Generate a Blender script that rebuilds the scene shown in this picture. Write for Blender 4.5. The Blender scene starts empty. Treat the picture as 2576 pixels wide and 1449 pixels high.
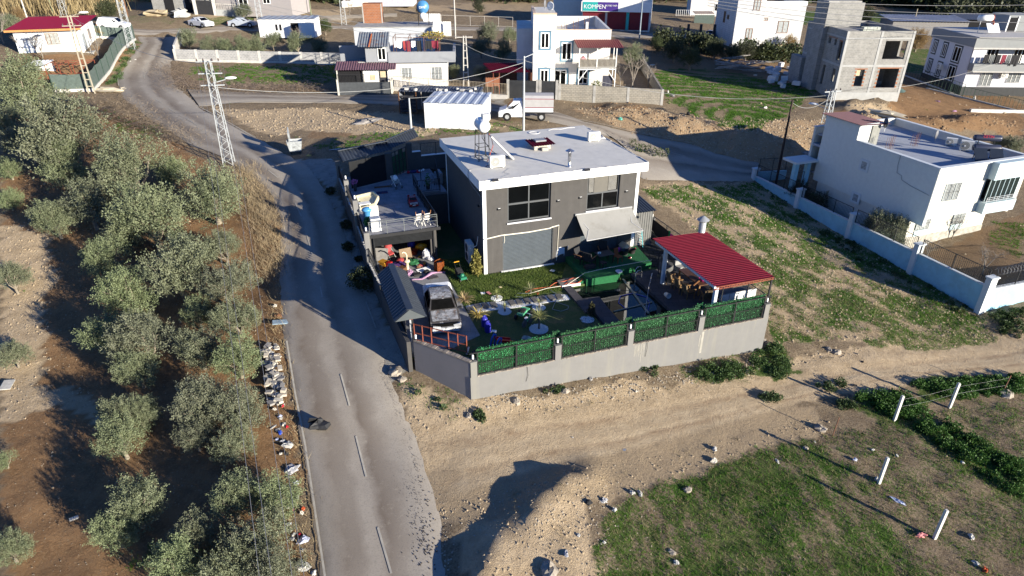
import bpy, math, random
import numpy as np
from mathutils import Matrix, Vector
R=math.radians; PI=math.pi
sc=bpy.context.scene; COL=sc.collection
rnd=random.Random(7)
# ---------------- camera, world, sun, exposure ----------------
K=1.5901; FL=1640*K; TH=math.atan(1640/3046); CZ=20.0
cam=bpy.data.objects.new('camera',bpy.data.cameras.new('camera')); COL.objects.link(cam); sc.camera=cam
cam.location=(0,0,CZ); cam.rotation_euler=(PI/2-TH,0,0)
cam.data.sensor_width=36; cam.data.lens=FL/4096*36; cam.data.clip_end=3000; cam.data.clip_start=.5
SUN=Vector((3.96,-3.03,1.16)).normalized()
w=bpy.data.worlds.new('World'); sc.world=w; w.use_nodes=True
nt=w.node_tree; bg=nt.nodes['Background']; sky=nt.nodes.new('ShaderNodeTexSky'); sky.sky_type='NISHITA'; sky.sun_disc=False
sky.sun_elevation=math.asin(SUN.z); sky.sun_rotation=math.atan2(SUN.x,SUN.y); sky.air_density=1; sky.dust_density=.2; sky.ozone_density=4
bg.inputs[1].default_value=.06; tint=nt.nodes.new('ShaderNodeMix'); tint.data_type='RGBA'; tint.blend_type='MULTIPLY'; tint.inputs[0].default_value=1; tint.inputs[7].default_value=(.62,.86,1.35,1); nt.links.new(sky.outputs[0],tint.inputs[6]); nt.links.new(tint.outputs[2],bg.inputs[0])
sl=bpy.data.lights.new('sun','SUN'); sl.energy=5; sl.angle=R(.5); sl.color=(1,.92,.77)
so=bpy.data.objects.new('sun',sl); COL.objects.link(so); so.rotation_euler=SUN.to_track_quat('Z','Y').to_euler()
vs=sc.view_settings; vs.view_transform='Standard'; vs.look='None'; vs.exposure=1.25; vs.gamma=1; vs.use_curve_mapping=False
sc.cycles.max_bounces=6; sc.cycles.diffuse_bounces=2; sc.cycles.glossy_bounces=3; sc.cycles.transmission_bounces=4; sc.cycles.transparent_max_bounces=8
# ---------------- picture geometry: a pixel (2576 wide) to a point of the place ----------------
cT,sT=math.cos(TH),math.sin(TH)
def ray(x,y):
    u=(x-1288)/1640; v=(724.5-y)/1640
    return (u,cT+v*sT,-sT+v*cT)
def at(x,y,z=0):
    d=ray(x,y); t=(z-CZ)/d[2]; return Vector((d[0]*t,d[1]*t,z))
def pixel(x,y,z):
    dz=z-CZ; d=np.maximum(y*cT-dz*sT,.1); return 1288+1640*x/d, 724.5-1640*(y*sT+dz*cT)/d
YAW=R(19.2); CU,SU=math.cos(YAW),math.sin(YAW); OX,OY=-1.85,39.1
def xy(u,v): return (OX+u*CU-v*SU, OY+u*SU+v*CU)
def uvof(x,y): dx=x-OX; dy=y-OY; return dx*CU+dy*SU, -dx*SU+dy*CU
# ---------------- terrain ----------------
CT=[]
for s in '''812 1449 -3;900 1449 -3;1118 1449 -3.1;960 1250 -2.55;757 1102 -2.1;900 1100 -2.1;1036 1087 -2.1;735 985 -1.6;715 857 -.85;703 735 -.1;709 564 1;694 514 1.4;644 450 2;560 390 2.5;420 325 3.1;312 247 3.8;299 217 4.2;305 180 4.7;362 100 6.5;330 72 7.5;255 75 8
731 394 2.4;644 349 2.6;500 267 3.4;460 226 3.9;428 165 4.8;445 100 6.2;450 75 7;644 240 3.6;823 245 3.4;977 250 3.3;1206 252 3.2;1259 281 3;1373 304 2.9;1430 310 2.7;1510 335 2.1;1600 362 1.2;1713 390 .3;1800 430 -.6;1900 430 -1.2;1905 480 -1.6
850 330 2.8;1000 330 2.7;1130 330 2.9;1250 320 2.8;1300 1120 -2.1;1600 1050 -2.3;2000 950 -2.7;2400 890 -3.2;2576 880 -3.4;1700 1300 -2.6;2000 1150 -2.7;2400 1200 -3.1;2576 1449 -3.3;1900 1449 -2.9;1300 1350 -2.6;2576 1000 -3.4;1500 1449 -2.7
0 1449 -3.3;300 1449 -3.3;650 1449 -3.1;0 1000 -2.8;300 1000 -2.5;600 1000 -2.1;640 760 -.9;300 700 -1;0 700 -1.2;300 500 1;0 500 .8;560 520 1;300 330 2.8;0 330 2.8;220 240 3.9;202 129 7;49 135 7;0 60 8.5;130 10 9;300 30 8.6;500 40 8.5
600 190 4.3;800 210 4;860 160 4.3;600 110 5.8;800 120 5;700 60 7;1000 50 6.3;977 225 4;1140 160 4.3;1454 220 4;1300 75 5;1560 80 4.8;1750 92 4.2;1480 251 3.1;1665 263 2.9;1750 200 2.6;1900 280 1.9;2000 250 2;2094 253 2;2249 247 2;1995 200 2.1;1800 370 .3;1900 350 .8;1980 300 1.6
2150 280 1.6;2300 310 .6;2500 320 0;2576 260 .2;2410 238 .5;2321 192 1;2576 250 .4;1826 130 3.6;2400 60 3;2576 20 4;2100 40 4.5;1700 20 5.5;1400 10 6;1000 10 7.5;600 10 9;0 5 10'''.replace('\n',';').split(';'):
    a,b,z=map(float,s.split()); CT.append(tuple(at(a,b,z)))
for u,v,z in [(-9,15,1.3),(-9,9,.7),(-9,4,-.2),(-9,-2,-.6),(-8.5,-6,-.9),(-5,17,2.5),(-8,18,1.8),(5,11,2),(12,11,1.3),(-1,18,2.5),(15,8,.2),(15,3,-.4),(15,-5,-1.2),(15,-11,-2.25),(23,5,-.8),(23,-5,-1.8),(32,12,-1.8),(32,2,-2.5),(32,-6,-2.8),(32,-12,-3.1),(20,-13,-2.6),(-4.2,-11.3,-1.3),(5,-11.3,-1.8),(10,-11.3,-2.05),(-6.5,-8.3,-.95),(40,-8,-2.1),(45,-4,-2),(40,5,-2),(55,0,-2)]:
    CT.append((*xy(u,v),z))
CT+=[(-200,400,10),(0,420,10),(250,420,8),(250,100,0),(150,60,-2),(120,10,-4),(-150,60,2),(-120,10,-4),(0,5,-4)]
CT=np.array(CT)
def _k(r2): return r2*np.log(r2+1e-9)*.5
def _tps():
    P=CT[:,:2]/50; n=len(P); d=((P[:,None]-P[None])**2).sum(-1)
    A=np.zeros((n+3,n+3)); A[:n,:n]=_k(d)+np.eye(n)*.004; A[:n,n]=1; A[:n,n+1:]=P; A[n,:n]=1; A[n+1:,:n]=P.T
    b=np.zeros(n+3); b[:n]=CT[:,2]; return P,np.linalg.solve(A,b)
_P,_W=_tps()
def hsh(i,j,s):
    h=np.sin(i*127.1+j*311.7+s*74.7)*43758.5453; return h-np.floor(h)
def vn(x,y,s=0):
    i=np.floor(x);j=np.floor(y);a=x-i;b=y-j;a=a*a*(3-2*a);b=b*b*(3-2*b)
    return (hsh(i,j,s)*(1-a)+hsh(i+1,j,s)*a)*(1-b)+(hsh(i,j+1,s)*(1-a)+hsh(i+1,j+1,s)*a)*b
def fbm(x,y,s=0,o=4):
    t=0;a=.5
    for k in range(o): t=t+a*vn(x*2**k,y*2**k,s+k); a*=.5
    return t
def inpoly(x,y,P):
    r=np.zeros(np.shape(x),bool); n=len(P)
    for k in range(n):
        x1,y1=P[k];x2,y2=P[k-1]
        c=((y1>y)!=(y2>y))&(x<(x2-x1)*(y-y1)/((y2-y1) or 1e-9)+x1); r^=c
    return r
def segd(x,y,pts):
    d=np.full(np.shape(x),1e9)
    for (x1,y1),(x2,y2) in zip(pts,pts[1:]):
        l=(x2-x1)**2+(y2-y1)**2; t=np.clip(((x-x1)*(x2-x1)+(y-y1)*(y2-y1))/l,0,1)
        d=np.minimum(d,np.hypot(x-x1-t*(x2-x1),y-y1-t*(y2-y1)))
    return d
def T0(x,y):
    x=np.asarray(x,float); y=np.asarray(y,float); sh=x.shape; q=np.stack([x.ravel(),y.ravel()],1)/50; o=np.empty(len(q))
    for k in range(0,len(q),20000):
        c=q[k:k+20000]; d=((c[:,None]-_P[None])**2).sum(-1); o[k:k+20000]=_k(d)@_W[:-3]+_W[-3]+c@_W[-2:]
    return o.reshape(sh)
RIDGES=[]   # (points, height, width, roughness)
def T(x,y):
    z=T0(x,y)
    for pts,h,wd,rf in RIDGES:
        d=segd(x,y,pts); z=z+h*np.exp(-(d/wd)**2)*(1-rf+2*rf*fbm(np.asarray(x)*.9,np.asarray(y)*.9,9,3))
    return z
def ground(x,y,h=0):
    """where the sight line of pixel (x,y) comes down to h above the terrain"""
    d=ray(x,y); t=np.linspace(12,330,700); a=np.array(d); p=a[:,None]*t
    s=p[2]+CZ-T(p[0],p[1])-h; k=np.argmax(s<0)
    if s[k]>=0: k=len(t)-1
    lo,hi=t[k-1],t[k]
    tt=np.linspace(lo,hi,60); p=a[:,None]*tt; s=p[2]+CZ-T(p[0],p[1])-h; k=int(np.argmax(s<0)) or 59
    return Vector((p[0][k],p[1][k],p[2][k]+CZ-h))
RIDGES+=[([tuple(at(1185,1520,-2.8)[:2]),tuple(at(1225,1420,-2.7)[:2]),tuple(at(1310,1325,-2.6)[:2]),tuple(at(1420,1245,-2.5)[:2]),tuple(at(1475,1215,-2.5)[:2])],.5,.95,.6),([tuple(at(1330,1500,-2.8)[:2]),tuple(at(1390,1390,-2.7)[:2]),tuple(at(1480,1290,-2.5)[:2])],.32,2.2,.7),
 ([tuple(at(2180,306,1.4)[:2]),tuple(at(2330,318,.7)[:2]),tuple(at(2480,312,.3)[:2])],1.3,2.2,.5),
 ([tuple(at(2150,272,1.8)[:2]),tuple(at(2215,268,1.8)[:2])],1.2,1.7,.3),
 ([tuple(at(1560,300,1.8)[:2]),tuple(at(1700,330,1.1)[:2]),tuple(at(1880,350,.7)[:2])],.8,2.2,.6),
 ([tuple(at(1880,372,.2)[:2]),tuple(at(1990,385,-.3)[:2])],.9,1.8,.5)]
def tz(x,y): return float(T(np.array([x]),np.array([y]))[0])
# ---------------- mesh building ----------------
class MB:
    def __init__(s): s.v=[];s.f=[];s.m=[];s.s=[]
    def add(s,vs,fs,mi=0,sm=False):
        o=len(s.v); s.v+=[tuple(p) for p in vs]
        for f in fs: s.f.append([i+o for i in f]); s.m.append(mi); s.s.append(sm)
        return s
    def bb(s,x0,x1,y0,y1,z0,z1,mi=0):
        return s.add([(x0,y0,z0),(x1,y0,z0),(x1,y1,z0),(x0,y1,z0),(x0,y0,z1),(x1,y0,z1),(x1,y1,z1),(x0,y1,z1)],[(3,2,1,0),(4,5,6,7),(0,1,5,4),(1,2,6,5),(2,3,7,6),(3,0,4,7)],mi)
    def box(s,c,d,rz=0,rx=0,ry=0,mi=0):
        m=Matrix.Translation(c)@Matrix.Rotation(rz,4,'Z')@Matrix.Rotation(ry,4,'Y')@Matrix.Rotation(rx,4,'X'); a,b,h=[q/2 for q in d]
        vs=[m@Vector(p) for p in [(-a,-b,-h),(a,-b,-h),(a,b,-h),(-a,b,-h),(-a,-b,h),(a,-b,h),(a,b,h),(-a,b,h)]]
        return s.add(vs,[(3,2,1,0),(4,5,6,7),(0,1,5,4),(1,2,6,5),(2,3,7,6),(3,0,4,7)],mi)
    def bar(s,p,q,w=.05,h=None,mi=0):
        p=Vector(p);q=Vector(q);d=q-p; h=h or w
        if d.length<1e-6: return s
        d.normalize(); up=Vector((0,0,1)) if abs(d.z)<.95 else Vector((1,0,0)); a=d.cross(up).normalized()*w/2; b=a.cross(d).normalized()*h/2
        return s.add([p-a-b,p+a-b,p+a+b,p-a+b,q-a-b,q+a-b,q+a+b,q-a+b],[(0,1,2,3),(7,6,5,4),(4,5,1,0),(5,6,2,1),(6,7,3,2),(7,4,0,3)],mi)
    def tube(s,pts,r,n=6,mi=0,cap=True):
        pts=[Vector(p) for p in pts]; k=len(pts); rs=r if isinstance(r,(list,tuple)) else [r]*k; vs=[]; a=None
        for i,p in enumerate(pts):
            d=(pts[min(i+1,k-1)]-pts[max(i-1,0)])
            d=d.normalized() if d.length>1e-9 else Vector((0,0,1))
            if a is None: a=d.cross(Vector((0,0,1)) if abs(d.z)<.9 else Vector((1,0,0))).normalized()
            else:
                a=a-d*a.dot(d); a=a.normalized() if a.length>1e-6 else d.orthogonal().normalized()
            b=d.cross(a)
            vs+=[p+(a*math.cos(t)+b*math.sin(t))*rs[i] for t in [2*PI*j/n for j in range(n)]]
        fs=[(i*n+j,i*n+(j+1)%n,(i+1)*n+(j+1)%n,(i+1)*n+j) for i in range(k-1) for j in range(n)]
        s.add(vs,fs,mi,True)
        if cap: s.add(vs[:n],[tuple(range(n))[::-1]],mi); s.add(vs[-n:],[tuple(range(n))],mi)
        return s
    def lathe(s,prof,c=(0,0,0),n=14,mi=0,ax='z'):
        vs=[]
        for r,z in prof:
            for j in range(n):
                t=2*PI*j/n; p=(r*math.cos(t),r*math.sin(t),z)
                if ax=='x': p=(p[2],p[0],p[1])
                if ax=='y': p=(p[1],p[2],p[0])
                vs.append((c[0]+p[0],c[1]+p[1],c[2]+p[2]))
        k=len(prof); s.add(vs,[(i*n+j,i*n+(j+1)%n,(i+1)*n+(j+1)%n,(i+1)*n+j) for i in range(k-1) for j in range(n)],mi,True)
        if prof[0][0]>1e-4: s.add(vs[:n],[tuple(range(n))[::-1]],mi)
        if prof[-1][0]>1e-4: s.add(vs[-n:],[tuple(range(n))],mi)
        return s
    def ell(s,c,r,n=10,k=6,mi=0,jit=0,rg=None,rz=0):
        vs=[];rg=rg or rnd; cr,sr=math.cos(rz),math.sin(rz)
        for i in range(k+1):
            t=PI*i/k
            for j in range(n):
                p=2*PI*j/n; q=1+(rg.uniform(-jit,jit) if jit else 0); x=r[0]*math.sin(t)*math.cos(p)*q; y=r[1]*math.sin(t)*math.sin(p)*q
                vs.append((c[0]+x*cr-y*sr,c[1]+x*sr+y*cr,c[2]-r[2]*math.cos(t)*q))
        return s.add(vs,[(i*n+j,i*n+(j+1)%n,(i+1)*n+(j+1)%n,(i+1)*n+j) for i in range(k) for j in range(n)],mi,not jit)
    def prism(s,poly,z0,z1,mi=0):
        n=len(poly); A=sum(poly[i-1][0]*poly[i][1]-poly[i][0]*poly[i-1][1] for i in range(n))
        if A<0: poly=poly[::-1]
        vs=[(p[0],p[1],z0 if len(p)<3 else p[2]+z0) for p in poly]+[(p[0],p[1],z1 if len(p)<3 else p[2]+z1) for p in poly]
        return s.add(vs,[tuple(range(n))[::-1],tuple(range(n,2*n))]+[(i,(i+1)%n,n+(i+1)%n,n+i) for i in range(n)],mi)
    def quad(s,*p,mi=0): return s.add(p,[tuple(range(len(p)))],mi)
    def corr(s,o,ex,ey,pitch=.2,amp=.03,mi=0,kind='sin',th=.012):
        """corrugated sheet: waves run across ex, ridges along ey"""
        o=Vector(o);ex=Vector(ex);ey=Vector(ey);L=ex.length;d=ex/L;nrm=ex.cross(ey).normalized()
        nw=max(1,round(L/pitch)); pr={'sin':[(0,0),(.17,.5),(.33,.95),(.5,1),(.67,.95),(.83,.5)],'trap':[(0,0),(.45,0),(.55,1),(.9,1)],'tile':[(0,0),(.3,.8),(.5,1),(.75,.7),(.95,.1)],'slat':[(0,0),(.08,1),(.8,.55)]}[kind]
        xs=[((i+a)*L/nw,b*amp) for i in range(nw) for a,b in pr]+[(L,0)]
        n=len(xs); vs=[o+d*x+nrm*h for x,h in xs]+[o+ey+d*x+nrm*h for x,h in xs]
        s.add(vs,[(i,i+1,n+i+1,n+i) for i in range(n-1)],mi)
        vs=[p-nrm*th for p in vs]; s.add(vs,[(n+i,n+i+1,i+1,i) for i in range(n-1)],mi)
        return s
    def wall(s,ax,a0,a1,z0,z1,pos,th,holes=(),mi=0):
        """upright wall along x or y with openings (b0,b1,c0,c1)"""
        A=sorted({a0,a1}|{min(max(h[i],a0),a1) for h in holes for i in(0,1)}); Z=sorted({z0,z1}|{min(max(h[i],z0),z1) for h in holes for i in(2,3)})
        for i in range(len(A)-1):
            run=None
            for j in range(len(Z)-1):
                ma,mz=(A[i]+A[i+1])/2,(Z[j]+Z[j+1])/2; hole=any(h[0]<ma<h[1] and h[2]<mz<h[3] for h in holes)
                if not hole: run=(run[0],Z[j+1]) if run else (Z[j],Z[j+1])
                if run and (hole or j==len(Z)-2):
                    if ax=='x': s.bb(A[i],A[i+1],pos,pos+th,run[0],run[1],mi)
                    else: s.bb(pos,pos+th,A[i],A[i+1],run[0],run[1],mi)
                    run=None
        return s
def build(name,mb,mat,parent=None,loc=None,rz=0,kind=None,label=None,cat=None,group=None):
    me=bpy.data.meshes.new(name)
    if isinstance(mb,MB):
        me.from_pydata(mb.v,[],mb.f)
        for m in (mat if isinstance(mat,(list,tuple)) else [mat]): me.materials.append(m)
        me.polygons.foreach_set('material_index',mb.m); me.polygons.foreach_set('use_smooth',mb.s)
    else:
        v,f=mb; me.vertices.add(len(v)); me.vertices.foreach_set('co',np.asarray(v,np.float32).ravel())
        k=f.shape[1]; me.loops.add(f.size); me.loops.foreach_set('vertex_index',f.ravel().astype(np.int32)); me.polygons.add(len(f)); me.polygons.foreach_set('loop_start',np.arange(0,f.size,k,dtype=np.int32))
        me.update(calc_edges=True); me.materials.append(mat)
    me.update()
    o=bpy.data.objects.new(name,me); COL.objects.link(o)
    if parent: o.parent=parent
    if loc is not None: o.location=loc
    if rz: o.rotation_euler=(0,0,rz)
    tag(o,label,cat,group,kind); return o
def islands(mb):
    par=list(range(len(mb.v)))
    def fd(i):
        while par[i]!=i: par[i]=par[par[i]]; i=par[i]
        return i
    for f in mb.f:
        for i in f[1:]: par[fd(i)]=fd(f[0])
    g={}
    for k,f in enumerate(mb.f): g.setdefault(fd(f[0]),[]).append(k)
    out=[]
    for ks in g.values():
        ix={}; m=MB()
        for k in ks:
            for i in mb.f[k]:
                if i not in ix: ix[i]=len(m.v); m.v.append(mb.v[i])
            m.f.append([ix[i] for i in mb.f[k]]); m.m.append(mb.m[k]); m.s.append(mb.s[k])
        out.append(m)
    return out
def each(name,mb,mat,parent):
    for m in islands(mb): o=build(name,m,mat,parent)
    return o
def tag(o,label=None,cat=None,group=None,kind=None):
    if label: o['label']=label
    if cat: o['category']=cat; o['kind']='thing'
    if group: o['group']=group
    if kind: o['kind']=kind
    return o
def thing(name,label,cat,loc,rz=0,group=None):
    o=bpy.data.objects.new(name,None); COL.objects.link(o); o.empty_display_size=.2; o.location=loc; o.rotation_euler=(0,0,rz); return tag(o,label,cat,group)
def cthing(name,label,cat,u=0,v=0,z=0,rz=0,group=None): return thing(name,label,cat,(*xy(u,v),z),YAW+rz,group)
def copy_tree(o,parent=None):
    c=o.copy(); COL.objects.link(c)
    if parent: c.parent=parent
    for ch in list(o.children): copy_tree(ch,c)
    return c
def clone(o,loc,rz,label,scale=None):
    c=copy_tree(o); c.location=loc; c.rotation_euler=(0,0,rz)
    if scale: c.scale=(scale,)*3 if not isinstance(scale,tuple) else scale
    c['label']=label; return c
# ---------------- materials ----------------
_M={}
def nodes(name):
    m=bpy.data.materials.new(name); m.use_nodes=True; t=m.node_tree; return m,t,t.nodes['Principled BSDF']
def nd(t,ty,ins=None,**kw):
    n=t.nodes.new('ShaderNode'+ty)
    for k,v in kw.items(): setattr(n,k,v)
    for k,v in (ins or {}).items():
        if isinstance(v,bpy.types.NodeSocket): t.links.new(v,n.inputs[k])
        else: n.inputs[k].default_value=v
    return n
def c4(c): return (*c,1) if len(c)==3 else c
def mixc(t,f,a,b,bt='MIX'):
    n=nd(t,'Mix',data_type='RGBA',blend_type=bt)
    for k,v in ((0,f),(6,a),(7,b)):
        if isinstance(v,bpy.types.NodeSocket): t.links.new(v,n.inputs[k])
        else: n.inputs[k].default_value=v if k==0 else c4(v)
    return n.outputs[2]
def ramp(t,f,stops):
    n=nd(t,'ValToRGB',{0:f}); e=n.color_ramp.elements
    while len(e)<len(stops): e.new(.5)
    for q,(p,c) in zip(e,stops): q.position=p; q.color=(c,c,c,1) if isinstance(c,(int,float)) else c4(c)
    return n.outputs[0]
def M(key,col=None,rough=.75,var=.15,scl=2.5,bump=0,bsc=40,metal=0,stain=None,ssc=1.2,samt=.5,spec=.35,streak=False):
    if key in _M: return _M[key]
    m,t,b=nodes(key); tc=nd(t,'TexCoord').outputs['Object']
    n1=nd(t,'TexNoise',{'Vector':tc,'Scale':scl,'Detail':6,'Roughness':.65}).outputs[0]
    f=ramp(t,n1,[(.3,0),(.7,1)])
    c=mixc(t,f,[x*(1-var) for x in col],[min(1,x*(1+var)) for x in col])
    if stain:
        v=tc
        if streak: v=nd(t,'Mapping',{'Vector':tc,'Scale':(3,3,.25)}).outputs[0]
        n2=nd(t,'TexNoise',{'Vector':v,'Scale':ssc,'Detail':7,'Roughness':.7}).outputs[0]
        g=ramp(t,n2,[(.5,0),(.68,samt)]); c=mixc(t,g,c,stain)
    t.links.new(c,b.inputs['Base Color']); b.inputs['Roughness'].default_value=rough; b.inputs['Metallic'].default_value=metal; b.inputs['Specular IOR Level'].default_value=spec
    if bump:
        n3=nd(t,'TexNoise',{'Vector':tc,'Scale':bsc,'Detail':4}).outputs[0]; bp=nd(t,'Bump',{'Height':n3,'Strength':bump,'Distance':.03}); t.links.new(bp.outputs[0],b.inputs['Normal'])
    _M[key]=m; return m
def Mbrick(key,c1,c2,mortar,sx=.4,sz=.2,ms=.018,flat=False):
    if key in _M: return _M[key]
    m,t,b=nodes(key); tc=nd(t,'TexCoord').outputs['Object']; s=nd(t,'SeparateXYZ',{0:tc})
    if flat: v=tc
    else:
        a=nd(t,'Math',{0:s.outputs[0],1:s.outputs[1]},operation='ADD').outputs[0]; v=nd(t,'CombineXYZ',{0:a,1:s.outputs[2]}).outputs[0]
    k=nd(t,'TexBrick',{'Vector':v,'Color1':c4(c1),'Color2':c4(c2),'Mortar':c4(mortar),'Scale':1,'Mortar Size':ms,'Mortar Smooth':.2,'Brick Width':sx,'Row Height':sz})
    n=nd(t,'TexNoise',{'Vector':tc,'Scale':1.3,'Detail':6,'Roughness':.7}).outputs[0]
    c=mixc(t,.55,k.outputs[0],ramp(t,n,[(.3,.45),(.7,1)]),'MULTIPLY')
    t.links.new(c,b.inputs['Base Color']); b.inputs['Roughness'].default_value=.9; b.inputs['Specular IOR Level'].default_value=.2
    bp=nd(t,'Bump',{'Height':k.outputs[1],'Strength':.4,'Distance':-.02}); t.links.new(bp.outputs[0],b.inputs['Normal']); _M[key]=m; return m
def Mleaf(key,c1=None,c2=None,tr=.25,scl=1.5):
    if key in _M: return _M[key]
    m,t,b=nodes(key); tc=nd(t,'TexCoord').outputs['Object']
    n=nd(t,'TexNoise',{'Vector':tc,'Scale':scl,'Detail':3}).outputs[0]; n2=nd(t,'TexNoise',{'Vector':tc,'Scale':14,'Detail':2}).outputs[0]
    f=ramp(t,nd(t,'Math',{0:n,1:n2},operation='ADD').outputs[0],[(.72,0),(1.25,1)])
    c=mixc(t,f,c1,c2); oi=nd(t,'ObjectInfo').outputs['Random']
    c=nd(t,'HueSaturation',{'Color':c,'Hue':nd(t,'MapRange',{0:oi,3:.485,4:.515}).outputs[0],'Saturation':nd(t,'MapRange',{0:oi,3:.8,4:1.15}).outputs[0],'Value':nd(t,'MapRange',{0:oi,3:.85,4:1.15}).outputs[0]}).outputs[0]
    t.links.new(c,b.inputs['Base Color']); b.inputs['Roughness'].default_value=.6; b.inputs['Specular IOR Level'].default_value=.3
    tl=nd(t,'BsdfTranslucent',{0:c}); mx=nd(t,'MixShader',{0:tr,1:b.outputs[0],2:tl.outputs[0]}); t.links.new(mx.outputs[0],t.nodes['Material Output'].inputs[0]); _M[key]=m; return m
def Mglass(key='window_glass',col=(.003,.0035,.004)):
    if key in _M: return _M[key]
    return M(key,col,.12,.3,.6,spec=.25)
WHITE=M('white_paint',(.8,.8,.78),.6,.05,2,stain=(.5,.48,.43),ssc=.8,samt=.25)
BLACK=M('black_metal',(.02,.02,.022),.5,.2)
STEEL=M('galvanised_steel',(.45,.46,.47),.45,.15,6,metal=.4)
GLASS=Mglass()
RUST=M('red_primer',(.19,.05,.028),.6,.25,6)
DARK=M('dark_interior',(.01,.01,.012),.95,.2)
CONC=M('raw_concrete',(.33,.32,.3),.9,.2,1.5,.3,25,stain=(.2,.19,.17),ssc=.7)
WOODB=M('brown_wood',(.12,.055,.025),.6,.3,5)
PIPE=M('white_plastic',(.78,.76,.7),.45,.08)
TERRA=M('terracotta',(.42,.13,.05),.8,.25,6)
SLATE2=M('black_slats',(.014,.015,.017),.6,.2,3,spec=.25)
SLATE=M('anthracite_sheet',(.03,.036,.045),.42,.2,3,spec=.5)
BURG=M('burgundy_sheet',(.14,.007,.02),.7,.18,3,stain=(.085,.012,.02),ssc=1.5,samt=.6,spec=.1)
DIRTY=M('dusty_white_plastic',(.42,.41,.38),.7,.25,6)
TRUNK=M('olive_bark',(.2,.17,.13),.9,.35,6,.6,20)
# ---------------- ground ----------------
def pxl(s): return [tuple(map(float,p.split())) for p in s.split(';')]
COMP=[(-7.35,15.9),(-7.1,2),(-6.7,-6.8),(-6.35,-8.0),(-4.1,-10.85),(14.4,-10.85),(14.5,-2),(14.6,7),(12,10.5),(0,15.9)]
def axis(pts):
    o=[pts[0][0]]
    for (a,s0),(b,s1) in zip(pts,pts[1:]):
        while o[-1]<b-1e-6:
            t=(o[-1]-a)/(b-a); o.append(min(b,o[-1]+s0+(s1-s0)*t))
    return np.array(o)
gx=axis([(-330,12),(-90,2),(-40,.7),(-20,.42),(35,.42),(60,.8),(110,2.5),(330,14)])
gy=axis([(4,1),(16,.4),(62,.4),(100,.8),(170,2.2),(480,14)])
X,Y=np.meshgrid(gx,gy); Z=T(X,Y)
U,V=uvof(X,Y)
PX,PY=pixel(X,Y,Z)
wob=PX*0; q=np.clip(60/np.maximum(Y,15),.4,3)
PXn=PX+(fbm(X*.35,Y*.35,1)-.5)*70*q*.6; PYn=PY+(fbm(X*.35,Y*.35,5)-.5)*50*q*.6
ATT=np.zeros(X.shape+(4,))
def paint(ch,val,poly,blur=0):
    mk=inpoly(PXn,PYn,poly); ATT[...,ch]=np.where(mk,val,ATT[...,ch])
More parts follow.
